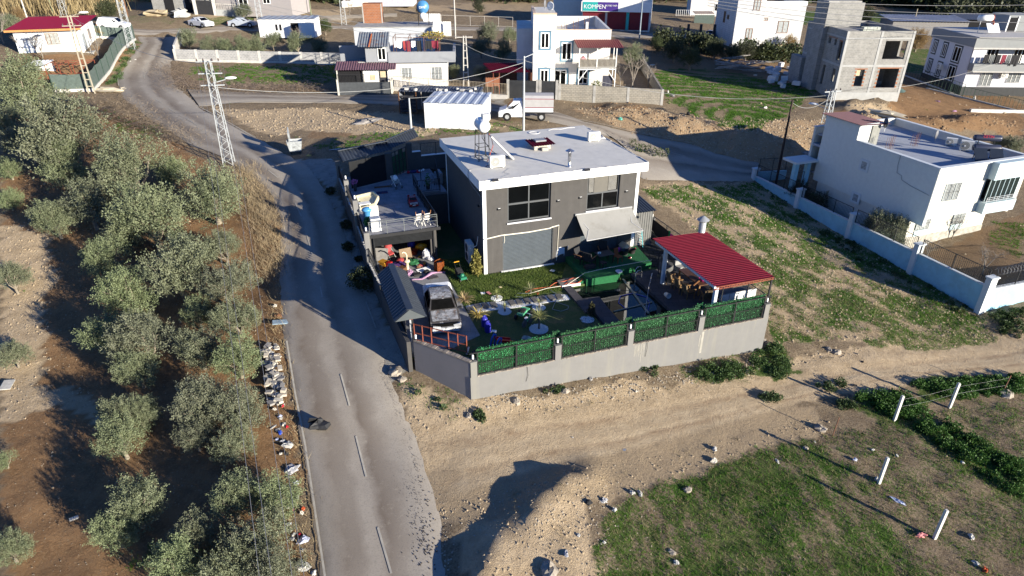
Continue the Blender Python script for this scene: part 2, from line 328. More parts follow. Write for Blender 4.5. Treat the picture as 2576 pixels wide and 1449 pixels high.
for ch,val,s in [
 (2,.75,'0 0;0 1650;790 1650;735 985;700 720;690 560;560 440;420 340;300 280;200 260;0 260'),            # grove soil
 (1,.9,'0 560;120 600;150 690;90 760;130 860;100 960;150 1000;60 1060;0 1060'),(1,.7,'140 960;330 1080;300 1110;120 1010'),(2,.1,'0 560;120 600;150 690;90 760;130 860;100 960;150 1000;60 1060;0 1060'),
 (0,.25,'260 1449;330 1360;520 1380;640 1449'),(0,.3,'240 270;360 310;420 350;330 360;250 320'),
 (2,.8,'50 130;210 135;240 150;320 100;340 105;250 230;130 220;40 190'),(2,1,'240 120;310 95;235 175;215 160'),
 (0,.8,'352 105;362 112;308 182;295 215;265 218;290 180'),(0,.35,'480 165;850 165;850 215;560 215;450 190'),(2,.35,'430 180;850 195;860 232;560 232;450 225'),
 (1,.75,'520 268;800 272;1000 285;1090 330;1050 345;880 335;760 320;690 345;590 310'),(2,.5,'780 318;960 325;960 345;760 345'),(0,.35,'840 345;1000 330;1080 345;900 375;760 370'),
 (0,.3,'1000 330;1260 300;1330 325;1100 345'),(1,.4,'1180 315;1330 310;1300 330'),
 (1,.5,'1420 268;1660 275;1800 300;2080 300;2090 400;1900 440;1800 385;1640 355;1500 300'),(2,.55,'1480 262;1640 262;1640 290;1520 285'),(2,.35,'1700 330;1960 300;2080 330;1950 395;1800 370'),
 (0,.75,'1640 172;1790 168;1900 190;2060 230;2010 262;1900 330;1800 310;1700 265;1665 262;1665 235'),(2,.5,'1620 100;2000 130;2060 230;1850 190;1640 168'),
 (0,.8,'2010 25;2360 40;2360 60;2280 90;2260 70;2010 60'),(0,.7,'2270 120;2350 120;2330 190;2270 180'),(2,.75,'2240 175;2400 210;2576 260;2576 330;2200 300;2080 330;2090 280;2230 260'),(1,.9,'2120 262;2220 255;2260 285;2140 300'),
 (0,.62,'1612 468;1900 462;2000 520;2470 790;2510 850;2300 880;2100 850;1950 880;1925 745;1760 580;1640 500'),
 (1,.5,'1612 455;1900 455;1880 475;1700 490;1625 490'),(0,.5,'1580 372;1700 390;1700 405;1600 400'),
 (1,.95,'1000 960;1150 1015;1400 985;1700 955;1950 905;2200 862;2576 830;2576 935;2400 940;2150 985;2050 1000;1800 1020;1500 1120;1300 1200;1140 1330;1085 1210;1040 1080'),
 (1,.9,'1150 1600;1160 1360;1300 1270;1480 1240;1540 1600'),
 (0,.95,'1560 1265;1700 1200;1860 1150;2030 1110;2150 1200;2330 1390;2450 1600;1470 1600;1520 1350'),
 (1,.55,'1040 1180;1300 1190;1560 1090;1900 1030;2060 1010;2050 1100;1860 1150;1700 1200;1560 1265;1300 1290;1120 1340'),(1,.6,'1612 468;1900 462;2000 520;2470 790;2510 850;2300 880;2100 850;1950 880;1925 745;1760 580;1640 500'),(2,.75,'1420 268;1660 275;1800 300;2080 300;2090 400;1900 440;1800 385;1640 355;1500 300'),(2,.7,'2080 290;2576 300;2576 340;2200 320'),(3,.0,'0 0;1 0;1 1'),(0,.38,'2050 1100;2250 1040;2700 1000;2700 1600;2450 1600;2330 1390;2150 1200'),
 (0,1,'1905 880;1960 870;2000 930;1960 950;1880 910'),(0,1,'2120 1000;2250 985;2330 1040;2576 1180;2576 1260;2450 1180;2300 1085;2180 1030'),(0,.9,'2290 960;2576 945;2576 990;2400 1010;2300 1000'),
 (0,.4,'1000 960;1060 985;1180 1020;1150 1060;1010 1010'),(0,.5,'1700 930;1860 890;1900 950;1760 970'),
 (2,.5,'2310 640;2576 530;2576 700;2490 715;2330 655'),(0,.4,'2480 560;2576 560;2576 640;2500 620'),
 (3,.8,'731 394;850 402;854 454;856 494;880 550;931 669;970 772;1022 878;1030 930;990 960;965 920;940 822;921 758;895 690;870 600;850 540;800 450'),
 (3,.6,'1180 215;1300 240;1260 262'),(0,.7,'480 40;720 40;720 60;480 62'),(0,.45,'20 28;270 30;440 45;440 60;220 50'),(0,.45,'1480 28;1600 30;1600 62;1480 65'),(1,.6,'460 30;880 20;880 55;560 62'),(1,.5,'1000 10;1500 5;1500 25;1000 30'),
 ]:
    paint(ch,val,[tuple(map(float,p.split())) for p in s.split(';')])
# rows of grass in the right field and the ploughed plot: a mask that runs along the rows
wd=fbm(X*.15,Y*.15,31); row=.5+.5*np.sin((X*.825+Y*.565)*3.6+(wd-.5)*10)
fld=inpoly(U,V,[(14.7,10),(14.7,-12),(32.5,-12),(32.5,14)])
ATT[...,0]=np.where(fld,ATT[...,0]*(.3+1.1*np.clip((row*.32+fbm(X*.55,Y*.55,12)*1.3-.58)*2.6,0,1)),ATT[...,0])
pl=inpoly(PX,PY,[(1640,172),(2060,180),(2060,280),(1640,330)]); rr=np.hypot(X-27,Y-74)
ATT[...,0]=np.where(pl,ATT[...,0]*(.3+1.0*np.clip(.5+.6*np.sin(rr*3.1)+(fbm(X*.5,Y*.5,3)-.5)*2,0,1)),ATT[...,0])
br=inpoly(PX,PY,[(1480,1449),(1560,1200),(2030,1090),(2450,1449)]); row2=np.sin((X*.968+Y*.25)*4.6+(wd-.5)*10)
ATT[...,0]=np.where(br,ATT[...,0]*np.clip(.8+.28*row2+(fbm(X*.5,Y*.5,8)-.5)*1.5,.15,1.15),ATT[...,0])
# small relief away from roads, dirt lumps
rough=np.clip(1-ATT[...,3],0,1)
Zg=Z+rough*((fbm(X*1.3,Y*1.3,40,4)-.5)*.16+(fbm(X*.25,Y*.25,44,3)-.5)*.25)
ruts=segd(X,Y,[tuple(at(*p)[:2]) for p in [(1060,1150,-2.1),(1300,1085,-2.1),(1700,1010,-2.4),(2100,920,-2.8),(2576,865,-3.3)]]); 
Zg-= .06*np.exp(-((ruts-.8)/.22)**2)*(.6+fbm(X*.8,Y*.8,50))
for q_ in ('818 1500;757 1102;735 985;715 857;707 757;705 690;706 626;709 564;694 514;676 474;644 450;550 387;475 362;377 299;357 282;312 247;299 217;297 200;305 180;340 130;357 108;345 92;452 92;447 108;440 138;430 158;428 175;440 214;460 228;505 272;570 305;644 345;731 394;785 425;820 480;855 550;880 620;900 690;921 758;944 822;972 930;1014 1017;1039 1087;1075 1190;1110 1299;1122 1500','470 222;644 232;779 234;1000 238;1206 252;1290 262;1393 282;1450 301;1588 332;1738 361;1800 385;1910 408;1900 455;1612 452;1610 400;1600 362;1510 338;1430 317;1373 304;1259 281;1120 266;999 264;820 258;644 257;505 268'):
    Zg=np.where(inpoly(PX,PY,[tuple(map(float,p.split())) for p in q_.split(';')]),Z-.08,Zg)
TL=[tuple(at(x_,y_,z_)[:2]) for x_,y_,z_ in [(985,1095,-2.1),(1160,1084,-2.1),(1288,1072,-2.1),(1500,1045,-2.2),(1766,1000,-2.5),(2040,950,-2.8),(2300,905,-3.1),(2700,855,-3.4)]]
TR=[tuple(at(x_,y_,z_)[:2]) for x_,y_,z_ in [(1060,1330,-2.6),(1190,1240,-2.4),(1300,1205,-2.3),(1553,1149,-2.3),(1819,1078,-2.5),(2084,999,-2.8),(2300,962,-3.1),(2700,912,-3.4)]]
dL=segd(X,Y,TL);dR=segd(X,Y,TR); trin=inpoly(X,Y,TL+TR[::-1]); trw=dL/(dL+dR+1e-6); trm=np.where(trin,np.clip(np.minimum(dL,dR)/.7,0,1),0)*np.clip((X-xy(-6.2,-14)[0]+0)/2+.2,.25,1)
Zg=Zg*(1-trm*.75)+Z*trm*.75-trm*.05*np.exp(-((trw-.27)/.07)**2)*(.5+fbm(X,Y,61))-trm*.05*np.exp(-((trw-.72)/.07)**2)*(.5+fbm(X,Y,63))
ins=inpoly(U,V,COMP); Zg=np.where(ins,np.minimum(Zg,-.4),Zg)
ny,nx=X.shape
idx=np.arange(nx*ny).reshape(ny,nx); F4=np.stack([idx[:-1,:-1],idx[:-1,1:],idx[1:,1:],idx[1:,:-1]],-1).reshape(-1,4)
m,t,b=nodes('ground_soil')
tc=nd(t,'TexCoord').outputs['Object']; at_=nd(t,'VertexColor',layer_name='cover'); sep=nd(t,'SeparateColor',{0:at_.outputs[0]})
def nz(s,d=6,r=.65,v=None): return nd(t,'TexNoise',{'Vector':v or tc,'Scale':s,'Detail':d,'Roughness':r}).outputs[0]
big=nz(.16);mid=nz(1.1);fine=nz(9,5,.7)
base=mixc(t,ramp(t,mid,[(.35,0),(.65,1)]),(.2,.155,.105),(.3,.235,.155))
base=mixc(t,ramp(t,fine,[(.42,0),(.62,.8)]),base,(.13,.09,.055))
sand=mixc(t,ramp(t,mid,[(.35,0),(.68,1)]),(.5,.385,.25),(.355,.265,.165)); sand=mixc(t,ramp(t,fine,[(.55,0),(.7,.5)]),sand,(.6,.5,.36)); sand=mixc(t,ramp(t,nz(5,7,.8),[(.54,0),(.66,.6)]),sand,(.24,.17,.1))
red=mixc(t,ramp(t,mid,[(.4,0),(.6,1)]),(.27,.155,.075),(.185,.11,.058)); red=mixc(t,ramp(t,fine,[(.5,0),(.66,.75)]),red,(.3,.2,.11)); red=mixc(t,ramp(t,nz(22,3),[(.62,0),(.7,.7)]),red,(.3,.24,.16))
gry=mixc(t,ramp(t,mid,[(.35,0),(.65,1)]),(.26,.25,.23),(.36,.34,.3)); gry=mixc(t,ramp(t,nz(3),[(.55,0),(.7,.7)]),gry,(.17,.155,.135))
def msk(ch,lo=.25,hi=.75,n=None,am=.7):
    s=nd(t,'Math',{0:nd(t,'Math',{0:n or mid,1:.5},operation='SUBTRACT').outputs[0],1:am},operation='MULTIPLY').outputs[0]
    return ramp(t,nd(t,'Math',{0:ch,1:s},operation='ADD').outputs[0],[(lo,0),(hi,1)])
c=mixc(t,msk(sep.outputs[2]),base,red); c=mixc(t,msk(sep.outputs[1]),c,sand); c=mixc(t,msk(at_.outputs[1],.25,.7),c,gry)
ln=nd(t,'VertexColor',layer_name='lane'); lsep=nd(t,'SeparateColor',{0:ln.outputs[0]})
wv=nd(t,'Math',{0:lsep.outputs[0],1:nd(t,'Math',{0:nd(t,'Math',{0:nz(.7),1:.5},operation='SUBTRACT').outputs[0],1:.22},operation='MULTIPLY').outputs[0]},operation='ADD').outputs[0]
bnd=nd(t,'Math',{0:ramp(t,wv,[(.12,.25),(.2,1),(.3,.5),(.36,.0),(.5,.3),(.6,.0),(.68,1),(.78,.3),(.85,.0)]),1:ramp(t,nz(.5),[(.36,.15),(.62,.9)])},operation='MULTIPLY').outputs[0]
trk=mixc(t,ramp(t,mid,[(.35,0),(.65,1)]),(.41,.315,.205),(.5,.395,.265)); trk=mixc(t,bnd,trk,(.25,.175,.11)); trk=mixc(t,ramp(t,fine,[(.56,0),(.7,.5)]),trk,(.3,.22,.14)); c=mixc(t,msk(lsep.outputs[1],.2,.7,None,.9),c,trk)
grs=mixc(t,ramp(t,fine,[(.35,0),(.65,1)]),(.022,.062,.008),(.06,.125,.018)); grs=mixc(t,ramp(t,big,[(.42,0),(.62,.7)]),grs,(.12,.13,.05))
gm=nd(t,'Math',{0:nd(t,'Math',{0:fine,1:.62},operation='SUBTRACT').outputs[0],1:1.9},operation='MULTIPLY').outputs[0]
gm=nd(t,'Math',{0:nd(t,'Math',{0:sep.outputs[0],1:gm},operation='ADD').outputs[0],1:nd(t,'Math',{0:nd(t,'Math',{0:mid,1:.5},operation='SUBTRACT').outputs[0],1:1.2},operation='MULTIPLY').outputs[0]},operation='ADD').outputs[0]
c=mixc(t,ramp(t,gm,[(.2,0),(.5,.95)]),c,grs)
t.links.new(c,b.inputs['Base Color']); b.inputs['Roughness'].default_value=.95; b.inputs['Specular IOR Level'].default_value=.1
hh=nd(t,'Math',{0:nz(4,8,.78),1:nd(t,'Math',{0:nz(24,3),1:.5},operation='MULTIPLY').outputs[0]},operation='ADD').outputs[0]
bp=nd(t,'Bump',{'Height':hh,'Strength':.9,'Distance':.13}); t.links.new(bp.outputs[0],b.inputs['Normal'])
go=build('ground',(np.stack([X,Y,Zg],-1).reshape(-1,3),F4),m,kind='structure')
ca=go.data.color_attributes.new('cover','FLOAT_COLOR','POINT'); ca.data.foreach_set('color',ATT.reshape(-1,4).astype(np.float32).ravel())
ca=go.data.color_attributes.new('lane','FLOAT_COLOR','POINT'); ca.data.foreach_set('color',np.stack([trw,trm,trm*0,trm*0+1],-1).reshape(-1,4).astype(np.float32).ravel())
go.data.polygons.foreach_set('use_smooth',np.ones(len(F4),bool))
# ---------------- roads ----------------
def resample(pts,n):
    p=np.array(pts); d=np.r_[0,np.cumsum(np.hypot(*np.diff(p,axis=0).T))]; q=np.linspace(0,d[-1],n); return np.stack([np.interp(q,d,p[:,i]) for i in (0,1)],1),d[-1]
def smooth(p,k=3):
    for _ in range(k): p[1:-1]=(p[:-2]+2*p[1:-1]+p[2:])/4
    return p
m,t,b=nodes('asphalt'); uv=nd(t,'UVMap').outputs[0]; su=nd(t,'SeparateXYZ',{0:uv}); tc=nd(t,'TexCoord').outputs['Object']
n1=nz(.5);n2=nz(14,5,.7);n3=nz(60,2)
wav=nd(t,'Math',{0:su.outputs[0],1:nd(t,'Math',{0:nd(t,'Math',{0:n1,1:.5},operation='SUBTRACT').outputs[0],1:.22},operation='MULTIPLY').outputs[0]},operation='ADD').outputs[0]
band=ramp(t,wav,[(0,.5),(.1,.1),(.22,1),(.34,.75),(.42,.1),(.5,.15),(.58,1),(.68,.6),(.78,.0)])
c=mixc(t,ramp(t,n1,[(.3,0),(.7,1)]),(.285,.25,.205),(.36,.32,.265))
c=mixc(t,nd(t,'Math',{0:band,1:ramp(t,nz(.25),[(.35,.45),(.6,.95)])},operation='MULTIPLY').outputs[0],c,(.15,.118,.09))
c=mixc(t,ramp(t,n2,[(.5,0),(.66,.45)]),c,(.15,.135,.12)); c=mixc(t,ramp(t,n3,[(.62,0),(.7,.5)]),c,(.42,.4,.36)); c=mixc(t,ramp(t,nz(2.2,7,.75),[(.58,0),(.7,.55)]),c,(.37,.33,.26))
t.links.new(c,b.inputs['Base Color']); b.inputs['Roughness'].default_value=.88; b.inputs['Specular IOR Level'].default_value=.25
bp=nd(t,'Bump',{'Height':n2,'Strength':.25,'Distance':.02}); t.links.new(bp.outputs[0],b.inputs['Normal']); ASPH=m
def strip(name,L,Rr,mat,off=.06,nw=10,step=.6,sm=3,rag=1,dr=.11):
    L=[tuple(ground(*p)[:2]) for p in L]; Rr=[tuple(ground(*p)[:2]) for p in Rr]
    n=int(max(resample(L,2)[1],resample(Rr,2)[1])/step)+2; A=smooth(resample(L,n)[0],sm); B=smooth(resample(Rr,n)[0],sm)
    A=A+(np.stack([fbm(np.arange(n)*.5,np.zeros(n),3)]*2,1)-.5)*.2*rag; B=B+(np.stack([fbm(np.arange(n)*.5,np.ones(n)*5,6)]*2,1)-.5)*.25*rag
    w=np.linspace(0,1,nw+1)[None,:,None]; P=A[:,None]*(1-w)+B[:,None]*w; z=T(P[...,0],P[...,1])+off
    z[:,0]-=dr; z[:,-1]-=dr
    i=np.arange(n*(nw+1)).reshape(n,nw+1); f=np.stack([i[:-1,:-1],i[:-1,1:],i[1:,1:],i[1:,:-1]],-1).reshape(-1,4)
    o=build(name,(np.concatenate([P,z[...,None]],-1).reshape(-1,3),f),mat,kind='structure')
    uvl=o.data.uv_layers.new(name='UVMap'); aa=np.stack([np.broadcast_to(w[...,0],(n,nw+1)),np.broadcast_to(np.arange(n)[:,None]*step,(n,nw+1))],-1).reshape(-1,2)
    uvl.data.foreach_set('uv',aa[f.ravel()].astype(np.float32).ravel()); o.data.polygons.foreach_set('use_smooth',np.ones(len(f),bool)); return A,B
MA,MBq=strip('road',pxl('818 1500;757 1102;735 985;715 857;707 757;705 690;706 626;709 564;694 514;676 474;644 450;550 387;475 362;377 299;357 282;312 247;299 217;297 200;305 180;340 130;357 108;345 92'),
 pxl('1122 1500;1110 1299;1075 1190;1039 1087;1014 1017;972 930;944 822;921 758;900 690;880 620;855 550;820 480;785 425;731 394;644 345;570 305;505 272;460 228;440 214;428 175;430 158;440 138;447 108;452 92'),ASPH)
strip('branch_road',pxl('470 222;560 229;644 232;779 234;900 238;1000 238;1206 252;1290 262;1393 282;1450 301;1588 332;1738 361;1800 385;1850 398;1910 408'),
 pxl('505 268;580 258;644 257;820 258;999 264;1120 266;1220 278;1259 281;1373 304;1430 317;1510 338;1600 362;1610 400;1612 452;1900 455'),ASPH,.065)
strip('village_street',pxl('190 66;330 70;450 69;640 64;860 62;1150 66;1290 67;1480 73;1600 79;1760 86'),pxl('190 80;330 85;450 86;640 80;860 74;1150 76;1290 78;1480 90;1600 97;1760 98'),ASPH,.05,4)
strip('dirt_lane',pxl('640 44;860 36;1000 32'),pxl('640 60;860 50;1000 42'),M('dusty_lane',(.33,.28,.21),.95,.2,1),.05,4)
# painted markings
mk=MB()
def paintline(a,b,wd=.14,z=.085):
    a=ground(*a);b=ground(*b); d=(b-a); d.z=0; n=max(1,int(d.length/.7)); p=d.normalized(); s=Vector((-p.y,p.x,0))*wd/2; pts=[a+(b-a)*i/n for i in range(n+1)]
    for q,r in zip(pts,pts[1:]):
        q=Vector((q.x,q.y,tz(q.x,q.y)+z)); r=Vector((r.x,r.y,tz(r.x,r.y)+z)); mk.quad(q-s,r-s,r+s,q+s)
for a in '858 944 880 1024;896 1100 922 1203;951 1330 985 1446;743 513 759 547;771 589 786 644;806 724 811 750;676 431 699 449;390 144 384 151;372 160 366 168;363 190 364 200;392 251 409 262;425 275 444 286;470 301 497 317;530 336 545 344;413 103 425 96'.split(';'):
    q=list(map(float,a.split())); paintline(q[:2],q[2:],.09)
for s in ['825 1500;768 1120;742 985;722 860','470 221;560 228;644 231;779 234;900 237;1000 240','505 266;644 256;820 257;999 263','644 348;580 312;505 272','1395 283;1450 301;1588 332;1738 361','1512 338;1600 362;1713 392','921 762;946 828','299 217;297 200;305 182','377 299;357 282','427 214;440 220;462 227']:
    p=pxl(s)
    for a,b_ in zip(p,p[1:]): paintline(a,b_,.09)
build('road_marking',mk,M('worn_road_paint',(.35,.325,.275),.85,.15,3,stain=(.29,.27,.24),ssc=2.5,samt=1),kind='structure')
# ---------------- the yard's floors ----------------
def yard(name,polys,z0,z1,mat,**k):
    o=MB()
    for p in polys: o.prism([xy(*q) for q in p],z0,z1)
    return build(name,o,mat,kind=k.get('kind','structure'))
m,t,b=nodes('lawn'); tc=nd(t,'TexCoord').outputs['Object']
c=mixc(t,ramp(t,nz(11,5,.7),[(.35,0),(.65,1)]),(.03,.055,.012),(.08,.12,.03)); c=mixc(t,ramp(t,nz(.8),[(.5,0),(.66,.75)]),c,(.14,.115,.05)); t.links.new(c,b.inputs['Base Color']); b.inputs['Roughness'].default_value=.95
bp=nd(t,'Bump',{'Height':nz(16,4),'Strength':.8,'Distance':.06}); t.links.new(bp.outputs[0],b.inputs['Normal']); LAWN=m
yard('lawn',[[(-6.8,-7),(-6.25,-7.9),(-4.05,-10.9),(4.6,-10.9),(4.6,-3.5),(9.2,-3.5),(9.2,-3.3),(14.4,-3.3),(14.5,7),(12,10.5),(-2.45,10.5),(-2.45,3.2),(-7,3.2)]],-.5,0,LAWN)
TILE=Mbrick('grey_floor_tile',(.3,.3,.3),(.27,.27,.275),(.2,.2,.2),.6,.6,.012,True)
yard('driveway_path',[[(-6.75,9.3),(-2.5,9.3),(-2.5,-7.25),(-4.3,-8.0),(-5.6,-8.6),(-6.5,-7.6)]],-.3,.03,TILE)
DECK=Mbrick('dark_deck_tile',(.095,.09,.095),(.075,.07,.078),(.035,.035,.035),.9,.45,.012,True)
yard('pool_deck',[[(9.2,-10.9),(14.4,-10.9),(14.4,-3.3),(9.2,-3.3)]],-1.2,.1,DECK)
yard('pool_coping',[[(4.2,-3.5),(4.75,-3.5),(4.75,-5.4),(5.84,-5.5),(5.72,-7),(5.6,-10.9),(4.62,-10.9),(4.72,-7.02),(4.2,-7.0)]],-1.2,.12,DECK)
yard('pool_floor',[[(4.7,-3.5),(9.25,-3.5),(9.25,-10.9),(4.7,-10.9)]],-1.5,-1.25,M('pool_lining',(.03,.05,.03)))
yard('pool_step',[[(4.75,-3.6),(5.9,-3.6),(5.9,-5.4),(4.75,-5.4)],],-1.2,-.22,M('green_step',(.05,.07,.04),.8,.3,3))
yard('pool_water',[[(4.7,-3.55),(9.22,-3.55),(9.22,-10.88),(4.7,-10.88)]],-.3,-.12,M('murky_water',(.012,.02,.013),.03,.4,.5,spec=.6,bump=.02,bsc=3))
# gravel path
GRAV=M('white_marble_gravel',(.72,.72,.7),.7,.2,20,.8,60)
def gravel(name,polys,n,seed,z=.02):
    g=np.random.default_rng(seed); vs=[];fs=[]
    for P in polys:
        P=np.array(P); lo=P.min(0);hi=P.max(0); q=g.uniform(lo,hi,(n*3,2)); q=q[inpoly(q[:,0],q[:,1],[tuple(p) for p in P])][:n]
        for u,v in q:
            r=g.uniform(.022,.05); x,y=xy(u,v); o=len(vs); zz=z+r*.4; a=g.uniform(0,3)
            vs+=[(x+r*math.cos(a+k*1.57),y+r*math.sin(a+k*1.57),zz) for k in range(4)]+[(x,y,zz+r*.8)]; fs+=[(o+k,o+(k+1)%4,o+4) for k in range(4)]
    return np.array(vs),np.array(fs)
PATH=[(-2.35,-3.75),(-1.2,-3.7),(.4,-4.05),(2,-4.1),(3.6,-4.2),(4.1,-4.5),(4.05,-5.1),(2.6,-5.0),(.5,-4.95),(-1.2,-4.75),(-2.4,-4.7)]
yard('gravel_path',[PATH],-.1,.02,GRAV)
build('white_gravel',gravel('g',[PATH],2300,3,-.01),GRAV,kind='stuff')
for i,(u,v) in enumerate([(-2.2,-4.35),(-1.7,-4.15),(-1.22,-4.2),(-.72,-4.25),(.42,-4.4),(.9,-4.42),(1.4,-4.48),(1.9,-4.5),(2.42,-4.52),(2.97,-4.6),(3.48,-4.65)]):
    s=MB(); s.box((0,0,.045),(.36,.62,.1),.05*((i*7)%5-2)); tag(build('stepping_stone',s,M('stone_slab',(.11,.105,.1),.85,.2,4,.3,30),loc=(*xy(u,v),.02),rz=YAW),f'grey paving slab in the white gravel path, number {i+1} counted from the burnt car','paving slab','stepping stones in the gravel path')
# ---------------- the grey house ----------------
GREYW=M('anthracite_render',(.066,.062,.059),.9,.1,2,.25,90,stain=(.085,.08,.075),ssc=.9,samt=.55,streak=True)
SCREED=M('roof_screed',(.58,.56,.51),.85,.07,1.2,.15,14,stain=(.48,.47,.44),ssc=.9,samt=.8)
ALU=M('grey_aluminium',(.075,.08,.085),.45,.1,spec=.5)
def window(par,ax,a0,a1,z0,z1,pos,sgn,nx=2,ny=1,fm=WHITE,gm=None,fw=.07,dep=.06,split=None,sill=None,grille=None,name='window',curtain=None):
    """framed window on a wall plane: ax the wall's direction, sgn the outward side"""
    def P(a,d,z): return (a,pos+sgn*d,z) if ax=='x' else (pos+sgn*d,a,z)
    def bx(mb,b0,b1,c0,c1,d0,d1):
        p=P(b0,d0,c0);q=P(b1,d1,c1); mb.bb(min(p[0],q[0]),max(p[0],q[0]),min(p[1],q[1]),max(p[1],q[1]),c0,c1)
    f=MB(); bx(f,a0,a1,z1-fw,z1,0,dep); bx(f,a0,a1,z0,z0+fw,0,dep); bx(f,a0,a0+fw,z0+fw,z1-fw,0,dep); bx(f,a1-fw,a1,z0+fw,z1-fw,0,dep)
    for i in range(1,nx): m_=a0+(a1-a0)*i/nx; bx(f,m_-fw*.45,m_+fw*.45,z0+fw,z1-fw,0,dep-.005)
    zs=split or [z0+(z1-z0)*i/ny for i in range(1,ny)]
    for z in zs: bx(f,a0+fw,a1-fw,z-fw*.6,z+fw*.6,0,dep+.004)
    o=build(name,f,fm,par); g=MB(); bx(g,a0+fw*.6,a1-fw*.6,z0+fw*.6,z1-fw*.6,.004,dep*.35); build('pane',g,gm or GLASS,o)
    if curtain:
        g=MB(); bx(g,a0+fw,a0+(a1-a0)*curtain,z0+fw,z1-fw,dep*.35+.002,dep*.5); build('curtain',g,M('net_curtain',(.5,.49,.47),.8,.2,9),o)
    if sill: g=MB(); bx(g,a0-.08,a1+.08,z0-.09,z0,0,sill); build('sill',g,M('stone_sill',(.5,.5,.52),.7,.1,4),o)
    if grille:
        g=MB(); n=int((a1-a0)/.14)
        for i in range(n+1): a=a0+(a1-a0)*i/n; g.bar(P(a,dep+.05,z0),P(a,dep+.05,z1),.018)
        for z in (z0+.03,(z0+z1)/2,z1-.03): g.bar(P(a0,dep+.05,z),P(a1,dep+.05,z),.018)
        build('grille',g,grille,o)
    return o
HW,HD,HZ=11.15,9.55,6.12
h=cthing('grey_house','large anthracite two storey house with white edged flat roof','house')
w1=(1.66,4.67,3.5,6.1); w2=(7.3,9.72,3.6,6.1); s1=(1.3,4.93,.02,2.68); s2=(6.95,9.95,.4,2.75)
b=MB(); b.wall('x',0,HW,-.2,HZ,0,.3,[w1,w2,s1,s2]); b.wall('y',.3,HD-.3,-.2,HZ,0,.3); b.wall('y',.3,HD-.3,-.2,HZ,HW-.3,.3); b.wall('x',0,HW,-.2,HZ,HD-.3,.3)
build('wall',b,GREYW,h)
b=MB(); b.bb(.3,HW-.3,.6,HD-.31,3.0,3.25); b.bb(.35,HW-.35,2.2,2.3,0,3); b.bb(.35,HW-.35,2.6,2.7,3.25,6.1); build('interior_wall',b,M('dim_interior',(.12,.11,.1)),h)
b=MB(); b.bb(-.36,HW+.34,-.5,HD+.35,HZ,6.70); build('roof',b,[WHITE],h)
b=MB(); b.bb(-.3,HW+.28,-.44,HD+.29,6.7,6.715); rf=build('roof_screed',b,SCREED,h)
b=MB(); rng=random.Random(3)
for i in range(30):
    u0=-.36+i*(HW+.7)/30; b.bb(u0,u0+(HW+.7)/30-.004,-.5,-.44,6.7,6.715+rng.uniform(.005,.035))
for i in range(24): v0=-.44+i*.42; b.bb(-.36,-.3,v0,v0+.415,6.7,6.71+rng.uniform(.005,.04)); b.bb(HW+.28,HW+.34,v0,v0+.415,6.7,6.71+rng.uniform(.005,.06))
build('roof_edge',b,M('rough_mortar',(.5,.49,.47),.9,.3,8,.5,30),h)
b=MB(); b.bb(-.03,.2,-.03,0,-.1,HZ); b.bb(-.03,0,0,.09,-.1,HZ); b.bb(HW-.2,HW+.03,-.03,0,0,HZ); b.bb(HW,HW+.03,0,.1,0,HZ); b.bb(-.03,0,HD-.12,HD+.02,-.1,HZ); each('corner_trim',b,WHITE,h)
for (a0,a1,z0,z1),sp,nm in ((w1,4.72,'w1'),(w2,4.76,'w2')):
    o=window(h,'x',a0,a1,z0,z1,.2,-1,2,1,ALU,GLASS,.1,.08,[sp])
    b=MB(); b.bb(a0-.06,a1+.06,-.08,.2,z0-.1,z0); build('sill',b,M('stone_sill',(.5,.5,.52),.7,.1,4),o)
    if nm=='w2':
        b=MB()
        for k in range(15):
            z=4.9+k*.078
            b.box((7.62,.115,z),(.36,.012,.05),rx=.5); b.box((9.2,.115,z),(.62,.012,.05),rx=.5)
        each('louvre_slat',b,M('dusty_louvre',(.35,.34,.32),.6,.1),o)
        b=MB(); b.bb(7.82,8.86,.105,.125,4.82,6.05)
        for k in range(16): b.bb(7.84,8.84,.095,.105,4.86+k*.074,4.9+k*.074)
        build('blind',b,M('beige_blind',(.12,.112,.098),.7,.1),o)
SHUT=M('grey_roller_shutter',(.085,.1,.115),.5,.1,3,spec=.5,stain=(.07,.08,.09),ssc=1)
for (a0,a1,z0,z1) in (s1,s2):
    b=MB(); b.corr((a0+.04,.12,z1),(0,0,z0-z1),(a1-a0-.08,0,0),.1,.035,0,'slat'); sh=build('roller_shutter',b,SHUT,h)
    b=MB(); b.bb(a0,a0+.05,.02,.14,z0,z1); b.bb(a1-.05,a1,.02,.14,z0,z1); each('guide_rail',b,ALU,sh)
b=MB(); b.bb(1.15,5.0,-.16,-.005,-.1,.06); build('door_step',b,WHITE,h)
for u,z in ((1.06,4.55),(5.2,4.6),(6.8,4.63),(10.25,4.66)):
    b=MB(); b.bb(u-.09,u+.09,-.1,0,z-.06,z+.06); o=build('wall_light',b,BLACK,h); b=MB(); b.bb(u-.08,u+.08,-.104,-.02,z+.06,z+.075); build('lamp_lens',b,WHITE,o)
b=MB(); b.bb(-.1,0,.82,1.0,4.5,4.62); build('wall_light',b,BLACK,h)
for u in (.65,6.9):
    b=MB(); b.box((u,-.6,6.73),(.42,.22,.05),rx=.4); b.bar((u,-.5,6.68),(u,-.6,6.72),.05); build('floodlight',b,M('dark_plastic',(.04,.04,.045),.5),h)
